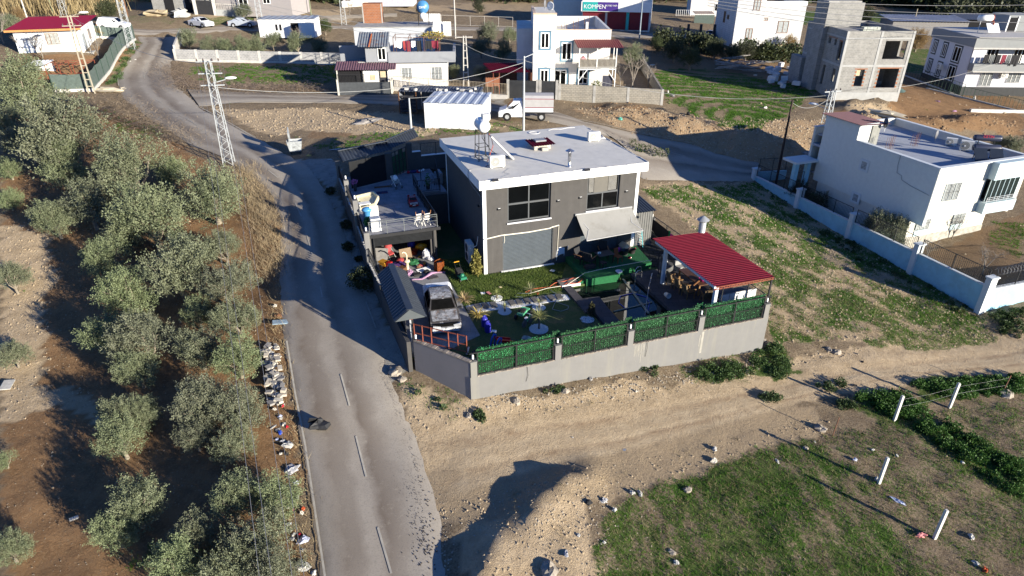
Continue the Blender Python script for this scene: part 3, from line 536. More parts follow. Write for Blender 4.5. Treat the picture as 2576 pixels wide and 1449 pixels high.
b=MB(); b.tube([(0,-.06,2.58),(.5,-.07,2.64),(1.2,-.05,2.70),(2,-.05,2.68),(3.09,-.05,2.66),(4,-.05,2.7),(4.6,-.06,2.73),(4.81,-.05,2.79),(5.3,-.05,2.86)],.045,7); b.tube([(5.3,-.04,2.86),(5.27,-.03,1.9),(5.25,-.03,.5),(5.2,-.03,.2)],.022,5); b.tube([(1.4,-.05,2.62),(1.42,-.06,2.3),(1.38,-.05,2.1)],.02,5); build('pipe_duct',b,M('cream_duct',(.62,.58,.48),.6,.1,6),h)
b=MB(); b.prism([(5.18,.42),(5.2,.75),(5.22,1.02),(5.32,1.0),(5.36,1.16),(5.52,1.2),(5.6,1.14),(5.8,1.1),(5.82,.7),(5.78,.45),(5.75,.66),(5.5,.62),(5.3,.55)],0,.012); b.v=[(x,-y-.002,z) for x,z,y in b.v]
b2=MB(); b2.prism([(6.0,.85),(6.06,1.1),(6.08,1.2),(6.0,1.17),(6.03,1.0)],0,.012); b2.v=[(x,-y-.002,z) for x,z,y in b2.v]; b.add(b2.v,b2.f); build('plaster_patch',b,M('white_patch',(.6,.63,.68),.8,.12),h)
b=MB(); b.tube([(1.1,1.75,6.73),(.6,1.75,6.75),(.0,1.8,6.78),(-.36,1.9,6.75),(-.42,1.9,6.4),(-.4,1.7,6.15),(-.38,1.2,5.95),(-.04,.5,5.4),(-.02,.2,4.9)],.018,5); b.tube([(1.2,2.2,6.74),(2.2,1.2,6.75),(1.6,.6,6.74),(1.9,.2,6.74),(1.2,-.2,6.74)],.007,4); build('roof_cable',b,M('grey_cable',(.3,.3,.3)),h)
b=MB()
for k in range(40):
    pass
b.tube([(6.9+.5*math.cos(t*.5)*(1-.1*t/9),9.0+.35*math.sin(t*.5),6.73) for t in range(26)],.02,5); b.tube([(8.2,9.3,6.73),(8.7,9.5,6.74),(9.3,9.3,6.73),(9.9,9.5,6.73),(10.5,9.4,6.73)],.02,5); build('loose_cable',b,M('white_cable',(.6,.6,.6)),h)
# awning
b=MB(); A0=Vector((6.5,-.14,3.46));A1=Vector((10.7,-.14,3.48));B0=Vector((6.62,-1.72,2.22));B1=Vector((10.95,-1.55,2.28)); n=8;vs=[];
for i in range(n+1):
    for j in range(n+1):
        s=j/n;q=i/n; p=(A0*(1-s)+A1*s)*(1-q)+(B0*(1-s)+B1*s)*q; p.z-=.1*math.sin(PI*q)*(.6+.4*math.sin(PI*s)); vs.append(p)
k=n+1; b.add(vs,[(i*k+j,i*k+j+1,(i+1)*k+j+1,(i+1)*k+j) for i in range(n) for j in range(n)],0,True)
aw=build('awning',b,M('awning_canvas',(.24,.235,.22),.8,.06,1.2,stain=(.16,.15,.13),ssc=.8,samt=.7),h)
b=MB(); b.bar(A0+Vector((-.05,.06,0)),A1+Vector((.05,.06,0)),.12); b.bar(B0,B1,.06); 
for a,c_ in ((A0,B0),(A1,B1)):
    m_=(a+c_)/2+Vector((.5 if a is A0 else -.5,-.1,-.15)); b.bar(a+Vector((.1 if a is A0 else -.1,0,-.1)),m_,.05); b.bar(m_,c_,.05)
build('awning_frame',b,M('grey_frame',(.35,.35,.35),.5),aw)
# ---------------- on the roof ----------------
def ac_unit(name,label,w_=.85,hh=.62,d=.32,logo=None,loc=(0,0,0),rz=0):
    t_=thing(name,label,'air conditioner',loc,rz,'outdoor air conditioning units'); b=MB(); b.bb(-w_/2,w_/2,-d/2,d/2,.06,hh); b.bb(-w_/2+.08,-w_/2+.16,-d/2,d/2,0,.06); b.bb(w_/2-.16,w_/2-.08,-d/2,d/2,0,.06)
    build('casing',b,M('ivory_casing',(.66,.65,.6),.5,.06),t_); cx=-w_*.14; r=hh*.4; cz=hh*.53
    b=MB(); b.lathe([(r,0),(r,.012)],(cx,-d/2-.012,cz),22,ax='y'); fn=build('fan',b,M('fan_shadow',(.05,.055,.06),.7),t_)
    b=MB()
    for k in range(9):
        z=cz-r+r*2*(k+.5)/9; x=math.sqrt(max(0,r*r-(z-cz)**2)); b.bb(cx-x,cx+x,-d/2-.025,-d/2-.013,z-.012,z+.012)
    build('fan_grille',b,M('ivory_casing'),t_); b=MB(); b.lathe([(.07,0),(.07,.03)],(cx,-d/2-.04,cz),12,ax='y'); build('fan_hub',b,WHITE,t_)
    if logo: text('lettering',logo[0],t_,(w_*.38,-d/2-.004,cz-logo[3]),logo[1],logo[2],(PI/2,-PI/2,0))
    return t_
def text(name,s,par,loc,size,mat,rot,center=False,loose=None):
    cu=bpy.data.curves.new(name,'FONT'); cu.body=s; cu.size=size; cu.extrude=.003
    if center: cu.align_x='CENTER'; cu.align_y='CENTER'
    o=bpy.data.objects.new(name,cu); dg=bpy.context.evaluated_depsgraph_get(); COL.objects.link(o); bpy.context.view_layer.update()
    me=bpy.data.meshes.new_from_object(o.evaluated_get(bpy.context.evaluated_depsgraph_get())); bpy.data.objects.remove(o); q=bpy.data.objects.new(name,me); me.materials.clear(); me.materials.append(mat); COL.objects.link(q); q.parent=par; q.location=loc; q.rotation_euler=rot; return q
REDP=M('red_paint',(.45,.012,.03),.5,.1)
ZR=6.716
a=ac_unit('air_conditioner','ivory air conditioner with red lettering at the front edge of the grey roof',1.02,.78,.36,('VESTEL',.17,REDP,.3),(*xy(1.57,1.9),ZR),YAW)
b=MB(); b.tube([(-.5,0,.2),(-.75,.1,.08),(-.6,.35,.02)],.02,5); build('hose',b,M('black_rubber',(.02,.02,.02)),a)
a=ac_unit('air_conditioner','ivory air conditioner alone near the back corner of the grey roof',.92,.68,.34,None,(*xy(10.25,5.5),ZR),YAW)
b=MB(); b.tube([(.46,0,.15),(.7,.0,.1),(.9,.05,.14),(1.0,.05,.05)],.03,6); build('hose',b,PIPE,a)
b=MB(); b.bb(.3,.36,-.178,-.172,.36,.55); build('badge',b,M('teal_badge',(.05,.3,.33)),a)
a=thing('air_conditioner','tall white heat pump fixed to the shaded side wall of the grey house','air conditioner',(*xy(-.42,2.1),0),YAW-PI/2,'outdoor air conditioning units')
b=MB(); b.bb(-.5,.5,-.2,.2,.1,1.55); b.bb(-.4,-.3,.2,.42,.08,.14); b.bb(.3,.4,.2,.42,.08,.14); build('casing',b,M('ivory_casing'),a)
for z in (.5,1.15):
    b=MB(); b.lathe([(.3,0),(.3,.012)],(-.05,-.214,z),20,ax='y'); build('fan',b,M('fan_shadow'),a)
b=MB(); b.lathe([(.1,0),(.1,.1)],(.5,0,1.25),12,ax='x'); b.tube([(.52,.1,1.3),(.62,.35,1.5),(.7,.4,1.9),(.72,.43,2.2)],.03,6); build('hose',b,PIPE,a)
# solar heater
t_=cthing('solar_water_heater','round white solar water tank on black legs with a tilted panel on the grey roof','water heater',1.35,4.0,ZR)
TK=M('tank_white',(.72,.73,.74),.35,.05)
b=MB()
for x,y in ((-.55,-.6),(.2,-.55),(-.55,.35),(.2,.4)): b.bar((x,y,0),(x*.9,y*.9,1.95),.045)
for z in (.12,.95,1.9):
    f=1-.1*z/1.95; p=[(-.55*f,-.6*f,z),(.2*f,-.55*f,z),(.2*f,.4*f,z),(-.55*f,.35*f,z)]
    for i in range(4): b.bar(p[i],p[i-1],.035)
b.bar((-.55,.35,.1),(-.5,-.5,1.0),.03); build('stand',b,BLACK,t_)
b=MB(); pr=[(0,-.66),(.22,-.66),(.36,-.6),(.4,-.5),(.4,.6),(.36,.7),(.2,.75),(0,.75)]; b.lathe(pr,(-.1,-.05,2.3),24,ax='y'); build('tank',b,TK,t_)
b=MB(); b.bb(-.1,.4,-.25,.2,2.66,3.0); build('expansion_box',b,M('ivory_casing'),t_); b=MB(); b.bar((-.4,.1,2.5),(-.4,.1,3.6),.025); build('vent_pipe',b,STEEL,t_)
b=MB(); p0=Vector((.35,0,1.55)); p1=Vector((1.75,-.55,.02)); e=Vector((0,1.0,0)).normalized()*.5; n_=Vector((.72,0,.7)).normalized()*.09
b.add([p0-e,p0+e,p1+e,p1-e,p0-e+n_,p0+e+n_,p1+e+n_,p1-e+n_],[(0,1,2,3),(7,6,5,4),(0,4,5,1),(1,5,6,2),(2,6,7,3),(3,7,4,0)]); pn=build('solar_panel',b,M('panel_frame',(.62,.6,.55),.5,.1),t_)
b=MB(); q=n_*1.06; f=.06; b.quad(*(p0+(p1-p0)*u_+e*w_+q for u_,w_ in ((.04,-.93),(.96,-.93),(.96,.93),(.04,.93)))); build('panel_glass',b,M('solar_glass',(.02,.025,.035),.1,.1,spec=.6),pn)
b=MB(); b.tube([(.2,-.1,1.9),(.5,-.1,1.4),(.55,-.3,.9),(.3,-.5,.5),(.1,-.7,.15),(-.1,-.9,.02)],.022,6,0); build('red_hose',b,M('red_rubber',(.4,.06,.03),.6),t_)
b=MB(); b.tube([(-.1,.1,1.9),(.0,.4,1.3),(.5,.2,.5),(1.0,-.1,.1),(1.7,-.3,.03)],.022,6,0); b.tube([(-.1,.1,1.9),(.05,.0,1.3),(.0,-.5,.3),(.2,-1.2,.1)],.018,6); build('black_hose',b,M('black_rubber',(.02,.02,.02)),t_)
# hatch
t_=cthing('roof_hatch','low block box under a burgundy corrugated lid on the grey roof','roof hatch',5.85,5.2,ZR)
b=MB()
for x0,x1,y0,y1 in ((-.62,-.42,-.6,.6),(.42,.62,-.6,.6),(-.42,.42,-.6,-.42),(-.42,.42,.42,.6)): b.bb(x0,x1,y0,y1,0,.3)
b.bb(-.15,.3,-.95,-.72,0,.22); build('block_wall',b,Mbrick('pale_block',(.5,.47,.42),(.44,.41,.36),(.3,.28,.25),.3,.15,.015),t_)
b=MB(); b.corr((-.85,-.85,.36),(1.75,0,.02),(0,1.6,.05),.19,.045,0,'trap'); build('lid',b,BURG,t_)
b=MB(); b.bb(-.35,.45,-.2,.4,.46,.56); build('cover_plate',b,M('grey_plate',(.25,.26,.28),.5),t_)
t_=cthing('chimney_pipe','shiny steel flue pipe with a conical cap standing on the grey roof','chimney',6.06,.35,ZR)
b=MB(); b.lathe([(.13,0),(.13,.04),(.11,.05),(.11,.95),(.12,.95),(.12,.99)],(0,0,0),14); b.bar((0,0,.95),(0,0,1.15),.04); build('flue',b,M('bright_steel',(.55,.55,.56),.25,.1,metal=.9),t_)
b=MB(); b.lathe([(.3,1.08),(.15,1.17),(0,1.24)],(0,0,0),16); build('cap',b,M('bright_steel'),t_)
# ---------------- terrace over the garage ----------------
t_=cthing('garage','grey garage with an open black roller shutter under a tiled terrace','garage')
b=MB(); b.bb(-7.1,-6.72,3.2,9.5,-.3,2.44); b.bb(-2.72,-2.45,3.2,9.5,-.3,2.44); b.bb(-6.72,-2.72,9.25,9.5,-.3,2.44); b.bb(-6.98,-.05,9.5,15.55,-.3,2.44); b.bb(-2.9,-2.72,3.15,3.45,0,2.44); build('wall',b,GREYW,t_)
b=MB(); b.bb(-7.12,-2.3,3.0,9.6,2.44,2.6); b.bb(-7.12,-.05,9.6,15.7,2.44,2.6); build('terrace_floor',b,Mbrick('terrace_tile',(.31,.31,.33),(.27,.27,.29),(.2,.2,.21),.6,.6,.012,True),t_)
b=MB(); b.bb(-7.0,-2.2,2.9,3.0,2.4,2.615); build('slab_edge',b,BLACK,t_)
b=MB(); b.corr((-6.7,3.1,2.42),(0,0,-.72),(3.95,0,0),.085,.02,0,'slat'); b.bb(-6.78,-6.7,3.02,3.14,0,2.44); b.bb(-2.72,-2.64,3.02,3.14,0,2.44); build('roller_shutter',b,SLATE2,t_)
def railing(mb,pts,hh,step=.13,post=1.3,lo=.08,bw=.014,pw=.05,top=.045,orn=False):
    for a,c_ in zip(pts,pts[1:]):
        a=Vector(a);c_=Vector(c_);L=(c_-a).length; n=max(1,int(L/step))
        mb.bar(a+Vector((0,0,hh)),c_+Vector((0,0,hh)),top,top*.8); mb.bar(a+Vector((0,0,lo)),c_+Vector((0,0,lo)),.025)
        for i in range(n+1):
            p=a+(c_-a)*i/n; mb.bar(p+Vector((0,0,lo)),p+Vector((0,0,hh)),bw)
            if orn and i%3==1: mb.ell((p.x,p.y,p.z+hh*.55),(.05,.05,.11),6,4)
        m_=max(1,round(L/post))
        for i in range(m_+1): p=a+(c_-a)*i/m_; mb.bar(p,p+Vector((0,0,hh+.02)),pw)
t_=cthing('terrace_railing','thin grey handrail along the front edge of the tiled terrace','railing')
b=MB()
for z in (.48,.93,.78): b.bar((-7.0,2.96,2.6+z),(-2.4,2.96,2.6+z),.045 if z>.9 else .025)
for u in (-6.95,-5.8,-4.65,-3.5,-2.4): b.bar((u,2.96,2.6),(u,2.96,3.53),.04)
build('handrail',b,M('grey_paint_metal',(.12,.13,.13),.5),t_)
t_=cthing('terrace_railing','black iron balustrade along the house side of the terrace, above the narrow passage','railing')
b=MB(); railing(b,[(-2.42,3.0,2.6),(-2.42,9.4,2.6)],.95); b.bar((-2.42,3,3.05),(-2.42,9.4,3.05),.03); build('balustrade',b,BLACK,t_)
t_=cthing('landing_stair','small landing with black railings and steps beside the grey house','stair')
b=MB(); b.bb(-2.3,-.55,9.6,11.4,2.62,2.75); 
for k in range(5): b.bb(-1.0+k*.22,-.78+k*.22,11.4,12.6,2.62,2.8+k*.17)
build('step',b,M('grey_tread',(.2,.2,.21)),t_); b=MB(); railing(b,[(-2.3,11.4,2.75),(-2.3,9.62,2.75),(-.58,9.62,2.75)],.95,.13,2,orn=True); b.bar((-.6,9.62,3.7),(-.2,12.6,4.4),.04); b.bar((-.6,9.62,2.8),(-.2,12.6,3.5),.03)
for k in range(14): f=k/14; p=Vector((-.6+.4*f,9.62+3*f,2.8+.7*f)); b.bar(p,p+Vector((0,0,.9)),.014)
b.bar((-1.4,12.8,2.6),(-1.4,12.8,3.8),.05); build('balustrade',b,BLACK,t_)
# back wall of the terrace with gate canopy, shutter and side gate
t_=cthing('terrace_back_wall','grey wall at the back of the terrace topped by iron railings','wall')
b=MB(); b.bb(-1.9,-1.45,15.6,15.85,2.5,4.9); b.bb(-1.45,-.7,15.6,15.85,2.5,4.15); b.bb(-.7,1.9,15.6,15.85,2.5,3.75); build('wall',b,GREYW,t_)
b=MB(); b.bb(-.72,1.9,15.58,15.9,3.75,3.79); b.bb(-1.46,-.72,15.58,15.9,4.15,4.19); build('coping',b,WHITE,t_); b=MB(); railing(b,[(-.7,15.72,3.79),(1.9,15.72,3.79)],1.0,.12); build('balustrade',b,BLACK,t_)
t_=cthing('gate_canopy','long dark tiled canopy over the black roller gate at the top of the terrace','canopy')
b=MB()
e0=Vector((-7.3,13.3,4.62));e1=Vector((-3.1,15.15,4.66)); r0=Vector((-7.5,14.75,5.05)); r1=Vector((-3.3,16.1,5.1))
b.corr(e0,e1-e0,r0-e0,.28,.05,0,'tile'); b2=Vector((-7.6,15.8,4.7)); b.corr(r1,r0-r1,b2-r0,.28,.05,0,'tile')
f0=Vector((-3.25,15.2,4.72)); f1=Vector((-.45,17.35,4.95)); g0=Vector((-3.45,16.15,5.15)); g1=Vector((-.6,18.3,5.4)); b.corr(f0,f1-f0,g0-f0,.28,.05,0,'tile'); b.corr(g1,g0-g1,Vector((-.1,1.0,-.35)),.28,.05,0,'tile'); build('roof',b,SLATE,t_)
b=MB(); b.bar(r0+Vector((0,0,.07)),r1+Vector((0,0,.07)),.16,.05); b.bar(g0+Vector((0,0,.07)),g1+Vector((0,0,.07)),.16,.05); build('ridge_cap',b,SLATE,t_)
b=MB()
for p,q in (((-7.25,13.6,4.5),(-7.5,15.7,4.5)),((-7.3,14.6,4.5),(-7.4,14.75,5.0))): b.bar(p,q,.06)
b.bb(-3.95,-3.45,13.85,14.2,2.6,4.75); each('post',b,GREYW,t_)
b=MB(); b.corr((-6.95,12.65,4.75),(0,0,-2.15),(2.95,1.15,0),.085,.02,0,'slat'); build('roller_gate',b,SLATE2,t_)
b=MB(); b.bb(-7,-3.9,12.4,12.5,2.6,2.62); b.v=[(x,y+(x+7)*.39,z) for x,y,z in b.v]; build('threshold',b,CONC,t_)
g=cthing('side_gate','narrow iron gate backed with green screen beside the roller gate','gate'); b=MB(); b2=MB(); P0=Vector((-3.4,14.25,2.62));P1=Vector((-2.0,15.55,2.62))
for i in range(5): p=P0+(P1-P0)*i/4; b.bar(p,p+Vector((0,0,2.1)),.07)
for z in (.05,1.2,2.05): b.bar(P0+Vector((0,0,z)),P1+Vector((0,0,z)),.05)
for i in (0,1,2,3):
    p=P0+(P1-P0)*(i+.12)/4+Vector((0,.03,.1)); q=P0+(P1-P0)*(i+.88)/4+Vector((0,.03,.1)); hh=1.6 if i!=2 else 1.95; b2.quad(p,q,q+Vector((0,0,hh)),p+Vector((0,0,hh)))
build('gate_frame',b,BLACK,g); build('green_screen',b2,M('dark_green_screen',(.02,.06,.03),.9,.3,12),g)
# ---------------- boundary walls of the yard ----------------
WALLG=M('light_grey_render',(.165,.162,.157),.88,.06,1.5,.2,60,stain=(.215,.205,.17),ssc=.7,samt=.5,streak=True)
def lamp(par,u,v,z):
    b=MB(); b.lathe([(.06,0),(.06,.08),(.045,.1)],(u,v,z),10); o=build('lamp',b,BLACK,par); b=MB(); b.lathe([(.055,.1),(.055,.3),(.045,.33)],(u,v,z),10); build('lamp_shade',b,WHITE,o)
def zt(u,v): return tz(*xy(u,v))
t_=cthing('garden_wall','light grey rendered retaining wall with lamp pillars facing the dirt track','wall')
b=MB(); b.bb(-4.15,14.3,-11.05,-10.85,-3.4,.05); build('wall',b,WALLG,t_)
PU=[-3.95,.72,5.05,9.58,14.07]
for i,u in enumerate(PU):
    b=MB(); b.bb(u-.17,u+.17,-11.06,-10.72,.05,.97+.0); b.bb(u-.19,u+.19,-11.08,-10.7,.97,1.0); build('pillar',b,WALLG,t_); lamp(t_,u,-10.9,1.0)
rng=random.Random(5)
for j in range(4):
    b=MB(); u=PU[j]+.26
    while u<PU[j+1]-.2: b.box((u,-10.95,.06),(.17,rng.uniform(.18,.24),rng.uniform(.02,.07)),rng.uniform(-.2,.2)); u+=.16
    build('coping',b,M('crumbling_mortar',(.25,.215,.18),.9,.35,4,.5,30),t_)
b=MB(); b.tube([(6.1,-11.08,.1),(6.12,-11.12,-.3),(6.08,-11.08,-.9)],.012,4); b.tube([(-1.05,-11.07,.05),(-1.0,-11.1,-.5),(-1.1,-11.07,-.9)],.01,4); build('loose_cable',b,BLACK,t_)
b=MB()
for k in range(14): u=5.35+k*.045+rng.uniform(-.02,.02); b.bb(u,u+rng.uniform(.012,.03),-11.056,-11.052,-rng.uniform(.3,1.3),.0)
b.bb(9.72,9.86,-11.056,-11.052,-1.5,-.02); b.bb(9.6,9.64,-11.056,-11.052,-1.0,-.2); build('lime_stain',b,M('lime_run',(.3,.285,.25),.9,.15),t_)
t_=cthing('entrance_wall','short grey wall under the red scaffold railing at the road corner','wall')
b=MB(); p0=(-6.45,-8.05);p1=(-4.15,-11.0); b.prism([p0,p1,(-3.95,-10.9),(-6.25,-7.92)],-2.8,.95); build('wall',b,M('pinkish_grey_render',(.22,.205,.205),.88,.08,1.2,.2,60,stain=(.17,.16,.16),ssc=.6),t_)
b=MB()
for i in range(15):
    f=(i+.5)/15; b.box((p0[0]+.1+(p1[0]-p0[0])*f,p0[1]+.06+(p1[1]-p0[1])*f,.98),(.24,.27,.06+.02*(i%3)),math.atan2(p1[1]-p0[1],p1[0]-p0[0]))
build('coping',b,M('crumbling_mortar'),t_); lamp(t_,-6.3,-8.05,1.0)
t_=cthing('scaffold_railing','rust red tubular railing standing on the entrance wall before the burnt car','railing')
RS=[(-6.34,-8.03),(-5.97,-8.36),(-5.57,-8.7),(-4.82,-9.4),(-4.41,-9.75),(-4.03,-10.08)]
for i,(u,v) in enumerate(RS):
    b=MB(); b.bar((u,v,.98 if i<5 else .9),(u,v,2.02),.05); build('post',b,RUST,t_)
b=MB()
for (a,c_) in zip(RS,RS[1:]):
    for z in (1.98,1.45,1.02): b.bar((*a,z),(*c_,z),.042)
each('rail',b,RUST,t_)
HEDGE=Mleaf('plastic_hedge',(.016,.105,.036),(.055,.27,.095),.1,6)
def hedge(par,u0,u1,v,z0,z1,seed,th=.09):
    g=np.random.default_rng(seed); n=int((u1-u0)*(z1-z0)*620); P=np.stack([g.uniform(u0,u1,n),v+g.uniform(-th,th*.7,n),g.uniform(z0,z1+.06*np.sin(np.linspace(0,40,n)),n)],1)
    d=g.normal(size=(n,3)); d[:,1]-=.9; d[:,2]+=.3; d/=np.linalg.norm(d,axis=1)[:,None]; s=np.cross(d,g.normal(size=(n,3))); s/=np.linalg.norm(s,axis=1)[:,None]
    L=g.uniform(.04,.075,n)[:,None]; w_=L*.42; vs=np.stack([P,P+d*L*.5+s*w_,P+d*L,P+d*L*.5-s*w_],1).reshape(-1,3); f=np.arange(n*4).reshape(-1,4)
    o=build('artificial_hedge',(vs,f),HEDGE,par); b=MB(); b.bb(u0,u1,v-.015,v+.015,z0,z1-.03); build('hedge_backing',b,M('hedge_backing',(.008,.04,.014),.9),o)
for i in range(4):
    a,c_=PU[i]+.2,PU[i+1]-.2; t_=cthing('iron_fence',['black iron fence bay with green plastic hedge next to the red railing corner','black iron fence bay with green plastic hedge before the yucca garden','black iron fence bay with green plastic hedge before the pool','black iron fence bay with green plastic hedge before the burgundy pergola'][i],'fence',group='hedge backed fence bays')
    b=MB(); n=int((c_-a)/.115)
    for k in range(n+1): u=a+(c_-a)*k/n; b.bar((u,-10.98,.1),(u,-10.98,.95),.016)
    for z in (.12,.8): b.bar((a,-10.98,z),(c_,-10.98,z),.022)
    b.bar((a-.4,-10.97,1.47),(c_+.4,-10.97,1.47),.05); build('grille',b,BLACK,t_)
    for u in (a+.03,(a+c_)/2,c_-.03): b=MB(); b.bar((u,-10.96,.05),(u,-10.96,1.5),.06); build('post',b,BLACK,t_)
    hedge(t_,a-.02,c_+.02,-10.84,.1,1.62,i+1)
    if i: hedge(t_,PU[i]-.2,PU[i]+.2,-10.62,1.0,1.66,i+11)
# wall along the road
t_=cthing('road_wall','grey boundary wall with lamp pillars running along the asphalt road','wall')
def ul(v): return -7.0-.024*max(v,2) if v>2 else -7.05+(2-v)*.06
RW=[(15.3,2.8),(10.4,2.75),(6,2.55),(5.9,2.2),(1.9,1.75),(1.8,1.25),(-1.6,1.2),(-1.7,.95),(-8.05,.95)]
b=MB()
for (v0,z0),(v1,z1) in zip(RW,RW[1:]):
    if abs(v0-v1)<.2: continue
    u0,u1=ul(v0),ul(v1); lo=-2.5; b.add([(u0-.36,v0,lo),(u0-.14,v0,lo),(u1-.14,v1,lo),(u1-.36,v1,lo),(u0-.36,v0,z0),(u0-.14,v0,z0),(u1-.14,v1,z1),(u1-.36,v1,z1)],[(0,1,2,3),(7,6,5,4),(4,5,1,0),(5,6,2,1),(6,7,3,2),(7,4,0,3)])
build('wall',b,GREYW,t_)
for (v0,z0),(v1,z1) in zip(RW[:7],RW[1:7]):
    if v0-v1<.2: continue
    b=MB()
    for k in range(int((v0-v1)/.3)):
        f=(k+.5)*.3/(v0-v1); v=v0+(v1-v0)*f; b.box((ul(v)-.25,v,z0+(z1-z0)*f+.01),(rng.uniform(.18,.25),.28,rng.uniform(.02,.07)),rng.uniform(-.1,.1))
    build('coping',b,M('white_mortar',(.5,.48,.44),.9,.2,6),t_)
for v,z0,z1 in ((15.1,2.7,4.15),(10.4,2.6,4.1),(6,2.2,4.08),(1.85,1.3,3.35)):
    b=MB(); b.bb(ul(v)-.42,ul(v)-.08,v-.17,v+.17,z0-.6,z1); build('pillar',b,WALLG,t_)
    if v<15: lamp(t_,ul(v)-.25,v,z1)
for i,(v0,v1,z0,z1,lab) in enumerate([(14.9,10.6,2.8,2.75,'ornate black fence panel on the road wall beside the roller gate'),(10.2,6.2,2.75,2.55,'ornate black fence panel on the road wall beside the cream shower tray'),(5.8,2.05,2.2,1.78,'ornate black fence panel on the road wall beside the blue tub and washing machine'),(1.65,-2.1,1.28,1.22,'ornate black fence panel on the road wall beside the cluttered driveway')]):
    t_=cthing('iron_fence',lab,'fence',group='iron panels on the road wall'); b=MB(); railing(b,[(ul(v0)-.25,v0,z0),(ul(v1)-.25,v1,z1)],1.0,.12,9,orn=True); build('balustrade',b,BLACK,t_)
# canopy over the entrance gate
t_=cthing('entrance_canopy','dark gabled tile canopy over the entrance gate beside the burnt car','canopy')
b=MB(); zr,ze=2.78,2.2; b.corr((-7.3,-2.1,ze),(0,-5.77,0),(.78,0,zr-ze),.3,.05,0,'tile'); b.corr((-5.6,-7.87,ze),(0,5.77,0),(-.78,0,zr-ze),.3,.05,0,'tile'); build('roof',b,SLATE,t_)
b=MB(); b.box((-6.45,-4.98,zr+.03),(.34,5.8,.05)); build('ridge_cap',b,SLATE,t_)
b=MB()
for v in (-7.8,-2.2): b.prism([(-7.25,v,0),(-5.7,v,0),(-5.7,v+.04,0),(-7.25,v+.04,0)],ze-.04,ze)
b.add([(-7.25,-7.84,ze),(-5.65,-7.84,ze),(-6.45,-7.84,zr)],[(0,1,2)]); b.add([(-7.25,-2.14,ze),(-5.65,-2.14,ze),(-6.45,-2.14,zr)],[(2,1,0)]); each('gable',b,M('slate_gable',(.07,.08,.085),.6,.1),t_)
for p,q,m_ in (((-6.45,-7.65),'post',STEEL),((-6.55,-2.4),'post',BLACK)): b=MB(); b.bar((p[0],p[1],.0),(p[0],p[1],ze+.1),.09); build('post',b,m_,t_)
b=MB(); b.bb(-6.5,-6.3,-7.7,-7.5,ze-.12,ze-.02); build('bracket',b,RUST,t_)
g=cthing('sliding_gate','dark metal sliding gate with open frame under the gabled entrance canopy','gate'); b=MB()
for v in (-7.55,-7.25,-7.0): b.bar((-6.3,v,.05),(-6.3,v,2.05),.05)
for z in (.1,1.2,2.0): b.bar((-6.3,-7.55,z),(-6.3,-7.0,z),.05)
build('gate_frame',b,BLACK,g); b=MB(); b.bb(-6.62,-6.58,-7,-2.5,.05,2.0); build('gate_panel',b,M('dark_gate',(.03,.03,.035),.6),g)
# right hand wall of the yard
t_=cthing('side_wall','low grey wall with iron railing between the yard and the grassy field','wall')
b=MB(); b.bb(14.3,14.52,-10.8,9.5,-3.2,.05); build('wall',b,WALLG,t_)
for v in (-3.1,2.95,9.3):
    b=MB(); b.bb(14.22,14.58,v-.17,v+.17,0,1.0); build('pillar',b,WALLG,t_); lamp(t_,14.4,v,1.0)
b=MB(); railing(b,[(14.42,9.2,.05),(14.42,3.1,.05)],1.15,.12,2); railing(b,[(14.42,2.8,.05),(14.42,-10.7,.05)],1.15,.12,2); build('balustrade',b,BLACK,t_)
